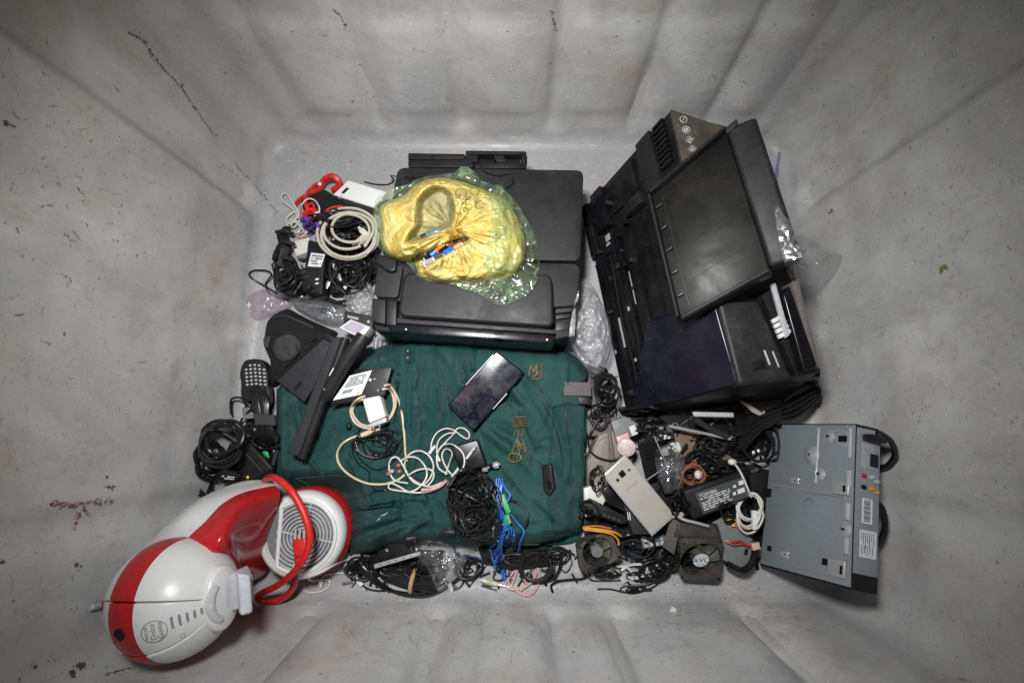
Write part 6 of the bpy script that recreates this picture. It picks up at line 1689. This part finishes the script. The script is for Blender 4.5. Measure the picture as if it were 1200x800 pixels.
# labelled laptop adapter
q = [P(801, 575, .085), P(872, 551, .09), P(879, 584, .09), P(812, 610, .085)]
T = thing('laptop_adapter', 'large black laptop adapter with a printed grey label', 'adapter', P(840, 580, .05))
mb = MB().prism(q, .032); part('case', mb, M['black'], T, .005, 3); solid(mb)
lq = [bil(q, .16, .18), bil(q, .98, .20), bil(q, .985, .90), bil(q, .19, .92)]; n_ = qn(q); lq = [p + n_ * .0004 for p in lq]
lb = part('label', MB().prism(lq, .0003), plastic('dark_grey_label', (.055, .057, .062), .4, .2, (.1, .1, .1)), T)
pr = MB(); qtext(pr, lq, .05, .20, 'TOSHIBA', .0085, h=.0004, align='LEFT')
dashes(pr, lq, .05, .66, .32, .92, 6, rng, .0003, .45)
for s0, s1, t0, t1 in ((.80, .95, .50, .72), (.86, .96, .14, .34), (.74, .80, .24, .36), (.70, .76, .56, .70)): fbox(pr, lq, s0, s1, t0, t1, .0003, .0005)
part('label_print', pr, M['ink_white'], lb)
c = smooth([P(859, 541, .10), P(866, 550, .10), P(872, 562, .1), P(877, 574, .098), P(880, 582, .09)], 6)
T = heap('cord_coil', 'coil of white cord lying between the laptop adapter and the disc player', 'cord', [(c, .0018, 'white_cable'), (coil_pts(878, 600, 14, 22, 3.2, rng, .01, .22, rise=.014, rot=.15, flat=.06), .0020, 'white_cable'), (coil_pts(880, 594, 13, 14, 2.2, rng, .016, .25, rise=.012, flat=.062), .0020, 'white_cable')], 878, 600)
part('toggle', MB().prism(slab([(882, 598), (888, 598), (889, 620), (883, 621)], 0, .088), .008), M['white'], T, .002)
part('ball_end', MB().sphere(P(858, 541, .10), (.008, .006, .006), nu=12, nv=8), M['offwhite'], T)
fbase([(878, 556), (902, 550), (898, 600), (886, 606)], .03, .028, 'rubber', 'dark_wedge', 'dark plastic wedge behind the white cord coil', 'wedge', .002)
fbase([(850, 600), (872, 590), (880, 612), (862, 624)], .045, .02, 'black', 'connector_block', 'black connector block below the laptop adapter', 'block', .002)
lead('orange and yellow wires under the laptop adapter edge', [(846, 612), (856, 608), (864, 610), (858, 616), (868, 614)], .0016, 'yellow_wire', .01)
# grey sheet and clip below
q = slab([(835, 612), (850, 604), (866, 616), (884, 634), (882, 656), (868, 666), (846, 655), (838, 640)], 0, .05); T = thing('drive_bracket', 'grey plastic bracket sheet with a black rim right of the near fan', 'bracket', P(862, 640, .02))
mb = MB().prism(q, .004); part('sheet', mb, M['grey_plastic'], T, .001); solid(mb)
part('black_rim', MB().tube(smooth([P(884, 634, .052), P(884, 650, .052), P(878, 663, .052), P(868, 668, .052), P(852, 660, .05)], 5), .006, 8), M['black_gloss'], T)
part('rim_slot', MB().prism(slab([(873, 643), (877, 643), (876, 650), (872, 650)], 0, .0512), .0008), M['rubber'], T)
T = heap('fan_lead', 'red and black fan lead ending in a pale connector', 'cable', [(smooth([P(850, 632, .06), P(858, 635, .065), P(868, 634, .066), P(876, 639, .064), P(882, 639, .064)], 6), .0018, 'red'), (smooth([P(850, 634, .06), P(860, 638, .064), P(870, 637, .064), P(882, 640, .064)], 6), .0014, 'copper')], 866, 636)
part('connector', MB().prism(slab([(881, 637), (890, 635), (891, 643), (883, 645)], 0, .068), .008), plastic('pale_peach_connector', (.6, .42, .32), .45, .2), T, .001)
lead('rust red wire along the lower edge of the grey bracket', [(846, 658), (854, 660), (862, 664)], .0016, 'copper', .006)
# gold phone and companions
fbase([(684, 572), (702, 566), (712, 580), (704, 600), (686, 606)], .06, .02, 'offwhite', 'white_cover', 'white plastic cover piece left of the gold phone', 'cover', .003)
fbase([(704, 574), (716, 566), (742, 592), (733, 600), (712, 590)], .072, .014, 'black_gloss', 'mp3_player', 'glossy black player with a pale edge under the gold phone', 'player', .004)
q = slab([(684, 588), (692, 584), (732, 604), (735, 612), (728, 614), (686, 600)], 0, .07); T = thing('keyboard_strip', 'piece of black keyboard left of the gold phone', 'keyboard', P(710, 600, .05))
mb = MB().prism(q, .012); part('strip', mb, M['black'], T, .002); solid(mb)
for k in range(7): part('key', MB().prism([P(690 + k * 5.6, 594 + k * 2.2, .073), P(694.6 + k * 5.6, 595.6 + k * 2.2, .073), P(694 + k * 5.6, 600 + k * 2, .073), P(689.4 + k * 5.6, 598.6 + k * 2, .073)], .004), M['charcoal'], T, .0008)
q = slab([(730, 588), (752, 582), (772, 612), (766, 626), (742, 626)], 0, .075); T = thing('battery_pack', 'black flat battery pack under the lower half of the gold phone', 'battery', P(752, 606, .05))
mb = MB().prism(q, .02); part('case', mb, M['charcoal'], T, .002); solid(mb)
for k in range(2): part('contact', MB().prism(slab([(735 + k * 2.2, 600), (736 + k * 2.2, 600), (737 + k * 2.2, 609), (736 + k * 2.2, 609)], 0, .0757), .0006), M['ink_white'], T)
q = [P(733, 532, .118), P(791, 603, .108), P(765, 627, .108), P(707, 556, .118)]
T = thing('mobile_phone', 'gold coloured phone lying face down on the right heap', 'phone', P(750, 580, .09))
mb = MB().prism(q, .009); part('shell', mb, M['gold'], T, .0035, 3); solid(mb)
part('side_trim', MB().tube([q[3] - Vector((0, 0, .003)), q[2] - Vector((0, 0, .003)), q[1] - Vector((0, 0, .003))], .0022, 6), M['steel'], T)
cm = part('camera', fbox(MB(), q, .115, .195, .40, .60, .0003, .0016), M['glass_black'], T, .0008)
part('lens', qlathe(MB(), q, .155, .50, [(.0028, .0016), (.0028, .0022), (.001, .0022)], 14), M['black_gloss'], cm)
part('flash', fbox(MB(), q, .155, .195, .70, .79, .0003, .0010), M['black'], T, .0004); part('speaker_slot', fbox(MB(), q, .165, .195, .20, .29, .0003, .0008), M['dusty_brown'], T, .0003)
pr = qtext(MB(), q, .36, .50, 'SAMSUNG', .0062, ang=90, h=.0005); part('maker_print', pr, M['ink_grey'], T)
# left fan: frame, hub, blades
def fan(name, label, q, th, hub_label, hub_col, lead_pts):
    n = qn(q); c = bil(q, .5, .5); T = thing(name, label, 'fan', c - n * th)
    w = ((q[1] - q[0]).length + (q[3] - q[0]).length) / 2; r = w * .455
    rot = qframe(q); Mx = m4(rot, c)
    def sq(s, t, h): return bil(q, s, t) + n * h
    # frame with a round hole: ring between square outline and circle
    K = 48; outer, inner = [], []
    for k in range(K):
        a = 2 * math.pi * k / K; ca, sa_ = math.cos(a), math.sin(a); m = 1 / max(abs(ca), abs(sa_))
        f = min(m, 1.28)
        outer.append((.5 + .5 * ca * f, .5 - .5 * sa_ * f)); inner.append((r * ca, r * sa_))
    o1 = [sq(s, t, 0) for s, t in outer]; o0 = [sq(s, t, -th) for s, t in outer]
    i1 = [Mx @ Vector((x, y, 0)) for x, y in inner]; i0 = [Mx @ Vector((x, y, -th)) for x, y in inner]
    mb = MB().grid([o0, o1, i1, i0, o0], closed=True); part('frame', mb, M['fan'], T, .001)
    part('back_plate', MB().lathe([(r, -th * .98), (.001, -th * .98)], Mx, 32, cap=False), M['rubber'], T)
    hb = part('hub', MB().lathe([(r * .40, -th * .7), (r * .40, -.003), (r * .37, -.0008), (.001, -.0006)], Mx, 28), M['grey_plastic'] if not hub_label else M['fan'], T)
    if hub_label:
        st = part('hub_sticker', MB().lathe([(r * .385, -.0004), (.001, -.0003)], Mx, 28, cap=False), M['paper'], hb)
        part('sticker_print', text_mesh(hub_label, r * .46, c + n * .0004, rot, squeeze=.9), hub_col, hb)
        part('sticker_print', text_mesh('12V DC', r * .12, c + n * .0004 + rot @ Vector((0, -r * .25, 0)), rot), hub_col, hb)
    for k in range(7):
        a0 = 2 * math.pi * k / 7; rows = []
        for i in range(6):
            rr = r * (.40 + .57 * i / 5); row = []
            for j in range(5):
                a = a0 + (j / 4 - .5) * .74 + .25 * i / 5
                row.append(Mx @ Vector((rr * math.cos(a), rr * math.sin(a), -.003 - (th * .65) * (j / 4))))
            rows.append(row)
        bl = MB().grid(rows); part('blade', bl, M['fan'], T)
    for s, t in ((.07, .07), (.93, .07), (.93, .93), (.07, .93)):
        part('screw_hole', MB().lathe([(.0024, .0002), (.0024, .0008), (.0012, .0008)], m4(rot, bil(q, s, t)), 12), M['rubber'], T)
    solid(mb); return T
q = [P(676, 640, .062), P(714, 620, .066), P(730, 653, .058), P(681, 674, .050)]
fan('cooling_fan', 'dusty computer fan with a plain grey hub beside the green bag corner', q, .022, None, None, None)
T = heap('fan_lead', 'yellow and orange fan wires draped over the plain hub fan', 'cable', [(smooth([P(683, 618, .075), P(694, 619, .08), P(710, 621, .08), P(722, 624, .078), P(728, 628, .07)], 6), .0018, 'yellow_wire'), (smooth([P(684, 620, .075), P(700, 622, .08), P(716, 625, .078), P(724, 632, .07), P(725, 638, .066)], 6), .0018, 'yellow_wire'), (smooth([P(684, 617, .074), P(700, 616, .078), P(716, 619, .076)], 5), .0014, 'orange')], 700, 620)
q = [P(798, 633, .084), P(848, 630, .084), P(845, 682, .040), P(796, 679, .040)]
blue_ink = plastic('blue_print', (.03, .16, .34), .5, .1)
fan('cooling_fan', 'dusty computer fan with a white round sticker leaning at the near edge of the heap', q, .026, 'AVC', blue_ink, None)
mb = MB().hexa([P(783, 640, .03), P(790, 612, .03), P(842, 612, .03), P(846, 634, .03)], [P(790, 628, .085), P(794, 612, .10), P(836, 615, .10), P(846, 630, .088)])
T = thing('heat_sink', 'dusty dark fan duct standing behind the stickered fan', 'duct', P(815, 622, .02)); part('duct', mb, M['fan'], T, .004, 3); solid(mb)
part('side_flap', MB().prism([P(776, 640, .05), P(786, 606, .09), P(797, 614, .10), P(790, 650, .06)], .004), M['taupe_dark'], T, .001)
part('clip_spring', MB().tube(smooth([P(795, 605, .105), P(803, 609, .112), P(815, 612, .112), P(830, 616, .106)], 5), .0026, 8), M['steel'], T)
for u in (788, 797): part('bolt', MB().tube([P(u, 605, .10), P(u + 2, 602, .106)], .004, 10), M['bright'], T)
# keypad scrap, dark blue wires, white leads and a usb plug
q = slab([(751, 630), (779, 626), (782, 638), (754, 643)], 0, .045); T = thing('remote_control', 'end of a grey remote with pale square keys below the gold phone', 'remote', P(766, 635, .03))
mb = MB().prism(q, .014); part('case', mb, M['grey_plastic'], T, .002); solid(mb)
for i in range(2):
    for j in range(4): part('key', fbox(MB(), q, .08 + .22 * j, .22 + .22 * j, .14 + .42 * i, .44 + .42 * i, .0002, .0022), M['grey_light'], T, .0006)
heap('wire_tangle', 'dark navy wires hanging between the two fans', 'wires', [(tangle_pts(742, 650, 18, 12, 30, rng, .006, .02), .0016, plastic('navy_wire', (.01, .025, .06), .45, .1, (.03, .04, .06))), (tangle_pts(765, 668, 20, 14, 40, rng, .003, .02), .0022, 'cable'), (tangle_pts(750, 678, 18, 8, 26, rng, .003, .012), .0018, 'cable')], 750, 660)
T = heap('usb_cable', 'white cable scraps on the dark wires in front of the remote', 'cable', [(cable_on([(712, 668), (722, 664), (734, 664), (742, 672), (748, 676), (756, 673), (758, 664), (750, 661), (738, 662), (728, 668)], .008), .0024, 'white_cable'), (cable_on([(730, 672), (742, 678), (752, 676), (760, 670), (768, 668), (770, 660)], .008), .0022, 'white_cable')], 740, 668)
part('usb_plug', MB().prism([top(726, 676, .012), top(733, 673, .012), top(737, 680, .010), top(730, 684, .010)], .005), M['bright'], T, .0005)
lead('black lead curling below the remote on the bare floor', [(700, 690), (716, 690), (734, 694), (752, 692), (768, 686), (774, 676), (770, 668)], .0016, 'cable', .002)
heap('wire_tangle', 'frayed black wire ends on the floor before the stickered fan', 'wires', [(tangle_pts(745, 690, 18, 5, 24, rng, .002, .004), .0015, 'cable')], 745, 690)
T = thing('pen', 'clear barrel pen behind the coffee machine on the left wall foot', 'pen', on_bin(112, 707)[0])
a, b_ = on_bin(101, 711, .006)[0], on_bin(150, 700, .006)[0]
part('barrel', MB().tube([a, a.lerp(b_, .02), b_], [.003, .0045, .0045], 10), M['grey_light'], T); part('cap', MB().tube([a.lerp(b_, .2), a.lerp(b_, .3)], .0048, 10), M['red'], T)

# ------------------------------------------------------------------ more leads and scraps that fill the gaps of the heap
for (u, v, ru, rv, n_, r, lb) in (
        (420, 668, 22, 12, 30, .0022, 'black leads heaped right of the thin white cable'), (500, 668, 26, 14, 34, .002, 'black leads behind the banded bundle'),
        (548, 664, 18, 14, 30, .0016, 'fine black leads under the clear bag corner'), (640, 648, 24, 8, 30, .0018, 'dark leads along the lower bag edge left of the fan'),
        (690, 602, 12, 16, 24, .0022, 'black leads between the bag corner and the keyboard piece'), (797, 596, 12, 14, 26, .002, 'black leads right of the lower end of the gold phone'),
        (820, 540, 26, 14, 36, .002, 'black leads over the brown fibre board'), (858, 600, 18, 12, 28, .002, 'black leads under the laptop adapter'),
        (700, 562, 9, 18, 20, .0014, 'thin black leads across the brown grey case'), (755, 482, 34, 6, 30, .0022, 'black leads along the foot of the open printer'),
        (700, 488, 14, 16, 26, .0018, 'black leads over the moulded housing'), (900, 520, 14, 22, 30, .0024, 'black leads left of the disc player edge'),
        (334, 320, 16, 22, 34, .002, 'black leads round the plain wall adapter'), (372, 356, 26, 8, 30, .0018, 'black leads across the silvery film bag'),
        (300, 498, 18, 20, 34, .0022, 'black leads under the tied cable'), (246, 540, 20, 22, 30, .0024, 'black leads at the foot of the left wall'),
        (426, 300, 14, 24, 34, .0018, 'black leads under the bag edge beside the printer'), (785, 655, 14, 16, 26, .0018, 'black leads left of the stickered fan'), (712, 672, 26, 10, 26, .0014, 'thin leads before the plain hub fan')):
    heap('loose_leads', lb, 'cable', [(tangle_pts(u, v, ru, rv, n_, rng, .003, .018), r, 'cable'), (tangle_pts(u, v, ru, rv, n_ // 2, rng, .003, .018), r * .8, rng.choice(['cable_b', 'charcoal', 'cable']))], u, v)
sc_mb = MB()
for (u0, u1, v0, v1, n_) in ((684, 890, 480, 670, 260), (400, 680, 642, 690, 110), (352, 440, 255, 345, 90), (245, 325, 470, 560, 50), (690, 720, 430, 500, 30)):
    for _ in range(n_):
        u, v = rng.uniform(u0, u1), rng.uniform(v0, v1); z = top_z(u, v)
        if z > .04: continue
        c = P(u, v, z + .003); rot = Matrix.Rotation(rng.uniform(0, 6.28), 3, 'Z') @ Matrix.Rotation(rng.uniform(-.5, .5), 3, 'X')
        sc_mb.box(c, rng.uniform(.004, .022), rng.uniform(.0015, .006), rng.uniform(.0015, .004), rot, rng.choice([0, 0, 0, 0, 0, 1, 1, 1, 2, 5]))
solo('scrap_litter', sc_mb, [M['black'], M['charcoal'], M['grey_plastic'], M['offwhite'], M['steel'], M['taupe_dark']], 'litter of small dark plastic and metal scraps between the larger things', 'scraps', kind='stuff')
# ------------------------------------------------------------------ marks, scuffs and crumbs on the bin skin
rng = random.Random(99)
M['mark_black'] = plastic('black_scuff', (.075, .068, .062), .7, .7, (.2, .18, .16), scale=6)
M['mark_pink'] = plastic('faded_magenta_marker', (.24, .085, .12), .7, .6, (.36, .30, .29), scale=4)
M['mark_maroon'] = plastic('dark_red_smear', (.13, .035, .045), .7, .5, (.3, .25, .25), scale=4)
M['mark_blue'] = plastic('blue_marker', (.13, .15, .33), .6, .4, (.35, .35, .4), scale=4)
M['mark_ochre'] = plastic('ochre_fleck', (.42, .38, .26), .8, .2)
M['mark_green'] = plastic('green_speck', (.16, .20, .06), .8, .3)
M['mark_brown'] = plastic('brown_dirt', (.19, .16, .135), .8, .3)
def dab(mb, u, v, r, lift=.0012, asp=1.0, ang=0.0, k=9, rag=.5):
    """one ragged flat spot following the skin"""
    c, n = on_bin(u, v, lift); f = axis_frame(n, (math.cos(ang), math.sin(ang), 0)); pts = []
    for i in range(k):
        a = 2 * math.pi * i / k; rr = r * (1 + rng.uniform(-rag, rag))
        pts.append(c + f @ Vector((rr * asp * math.cos(a), rr * math.sin(a), 0)))
    mb.add([c + n * .0002] + pts, [(0, i + 1, (i + 1) % k + 1) for i in range(k)])
def streak(mb, pts, w, dens=1.6, jit=.6, lift=.0012):
    for (a, b) in zip(pts, pts[1:]):
        L = math.hypot(b[0] - a[0], b[1] - a[1]); n = max(2, int(L * dens)); ang = -math.atan2(b[1] - a[1], b[0] - a[0])
        for i in range(n):
            if rng.random() < .22: continue
            t = i / n; dab(mb, a[0] + (b[0] - a[0]) * t + rng.gauss(0, jit), a[1] + (b[1] - a[1]) * t + rng.gauss(0, jit), w * rng.uniform(.4, 1.2), lift, 1.8, ang, 6)
def mark(name, mb, mat, label): part(name, mb, M[mat], bin_o, label=label, kind='stuff', smooth_all=False)
mb = MB(); streak(mb, [(150, 38), (168, 48), (176, 62), (190, 80)], .0010); streak(mb, [(190, 80), (210, 100), (229, 128), (250, 158)], .0009); streak(mb, [(275, 192), (300, 220), (326, 250)], .0010, .8)
for u, v, r in ((170, 50, .006), (175, 60, .007), (178, 68, .005), (212, 102, .006), (228, 128, .004), (252, 160, .004), (299, 219, .002), (325, 249, .003)):
    for _ in range(4): dab(mb, u + rng.gauss(0, 1.5), v + rng.gauss(0, 2), r * rng.uniform(.12, .42), rag=.8)
mark('corner_scuff', mb, 'mark_black', 'long black scuff down the far left corner')
mb = MB(); streak(mb, [(62, 590), (84, 592), (104, 588), (132, 588)], .0011, 1.4, 1.6); streak(mb, [(84, 592), (92, 602), (86, 620)], .0012, 1.2, 1.4); streak(mb, [(98, 596), (104, 606)], .0011, 1.2, 1.4)
mark('marker_scribble', mb, 'mark_pink', 'magenta marker scribble on the left wall')
mb = MB()
for u, v, r in ((3, 657, .008), (88, 662, .006), (92, 660, .005), (96, 593, .004), (64, 590, .005)):
    for _ in range(3): dab(mb, u + rng.gauss(0, 2), v + rng.gauss(0, 1.5), r * rng.uniform(.15, .4), rag=.8)
mark('red_smear', mb, 'mark_maroon', 'dark red smears low on the left wall')
mb = MB()
for u, v, r in ((124, 560, .004), (126, 570, .005), (132, 572, .004), (90, 780, .006), (95, 778, .008), (85, 790, .008), (40, 778, .005), (60, 774, .003), (8, 145, .006), (14, 147, .004), (650, 35, .003), (465, 32, .002), (404, 30, .004), (406, 34, .003), (370, 178, .003), (330, 12, .0)):
    if r:
        for _ in range(4): dab(mb, u + rng.gauss(0, 2), v + rng.gauss(0, 1.6), r * rng.uniform(.12, .42), rag=.8)
streak(mb, [(122, 792), (138, 786), (152, 783)], .0009, 1.4); streak(mb, [(390, 10), (400, 20), (405, 32)], .0012, 1.0); streak(mb, [(645, 12), (650, 28), (652, 40)], .0010, 1.0)
mark('black_smudges', mb, 'mark_black', 'scattered black smudges on the walls')
mb = MB(); streak(mb, [(913, 180), (910, 205), (907, 228)], .0026, 3, .5); mark('blue_stroke', mb, 'mark_blue', 'blue marker stroke behind the open printer')
mb = MB()
for u, v in ((975, 250), (976, 248), (1106, 315), (1110, 313), (1102, 317)): dab(mb, u + rng.gauss(0, 1), v + rng.gauss(0, 1), .0035, rag=.7)
mark('green_specks', mb, 'mark_green', 'green specks on the right wall')
# crumbs of ochre and brown scraped along the near wall and right wall
mb = MB()
for (u0, u1, v0, v1, n) in ((400, 780, 695, 760, 130), (780, 960, 690, 745, 150), (900, 1010, 120, 300, 60), (1040, 1140, 150, 330, 30), (380, 560, 60, 160, 40), (1050, 1090, 440, 520, 16), (1040, 1120, 700, 730, 14), (30, 300, 100, 330, 26), (820, 880, 60, 130, 30)):
    for _ in range(n):
        u, v = rng.uniform(u0, u1), rng.gauss((v0 + v1) / 2, (v1 - v0) / 4)
        if v > 799: continue
        dab(mb, u, v, rng.uniform(.0005, .0015), .0012, rng.uniform(1, 5), rng.gauss(.1, .3), 5, .5)
mark('ochre_flecks', mb, 'mark_ochre', 'fine ochre scratches along the walls')
mb = MB()
for _ in range(300):
    u, v = rng.uniform(0, 1200), rng.uniform(0, 799)
    if 330 < u < 1020 and 180 < v < 690: continue
    dab(mb, u, v, rng.choice([.0004, .0005, .0007, .001]) * rng.uniform(.6, 1.4), .0012, rng.uniform(1, 3.5), rng.uniform(0, 3), 6, .6)
for _ in range(60):
    u, v = rng.gauss(560, 110), rng.gauss(735, 22)
    if v < 799: streak(mb, [(u, v), (u + rng.gauss(0, 3), v + rng.gauss(6, 5))], .0007, .7, .5) if v < 780 else None
for _ in range(46):
    u, v = rng.uniform(10, 300), rng.uniform(60, 520); a = rng.uniform(-.6, 1.2); L = rng.uniform(4, 14)
    streak(mb, [(u, v), (u + L * math.cos(a), v + L * math.sin(a))], .0007, .8, .7)
for _ in range(30):
    u, v = rng.uniform(360, 1000), rng.uniform(5, 150); a = rng.uniform(-.3, .3) + rng.choice([0, 1.6]); L = rng.uniform(5, 16)
    streak(mb, [(u, v), (u + L * math.cos(a), v + L * math.sin(a))], .0006, .8, .6)
mark('dirt_specks', mb, 'mark_brown', 'fine brown dirt specks and nicks over the bin walls')
c, n = on_bin(788, 716, .002); solo('paper_scrap', MB().prism([c + Vector((-.006, -.003, .001)), c + Vector((.004, -.006, .001)), c + Vector((.007, .003, .002)), c + Vector((-.001, .007, .002))], .0012), M['foam'], 'tiny white paper scrap on the near wall slope', 'scrap')

gm = MB()
for (u0, u1, v0, v1, n) in ((340, 900, 684, 712, 150), (330, 470, 175, 215, 50), (640, 700, 640, 690, 40), (960, 1010, 340, 480, 36), (262, 320, 250, 420, 40), (1000, 1030, 560, 700, 14)):
    for _ in range(n):
        u, v = rng.uniform(u0, u1), rng.uniform(v0, v1); c, n_ = on_bin(u, v, .0006)
        gm.box(c, rng.uniform(.0008, .0035), rng.uniform(.0006, .0016), .0009, Matrix.Rotation(rng.uniform(0, 6), 3, 'Z'), rng.choice([0, 0, 1, 2, 3]))
solo('floor_grit', gm, [M['mark_brown'], M['mark_black'], M['foam'], M['mark_ochre']], 'fine grit and chips scattered on the bare bin floor', 'grit', kind='stuff')
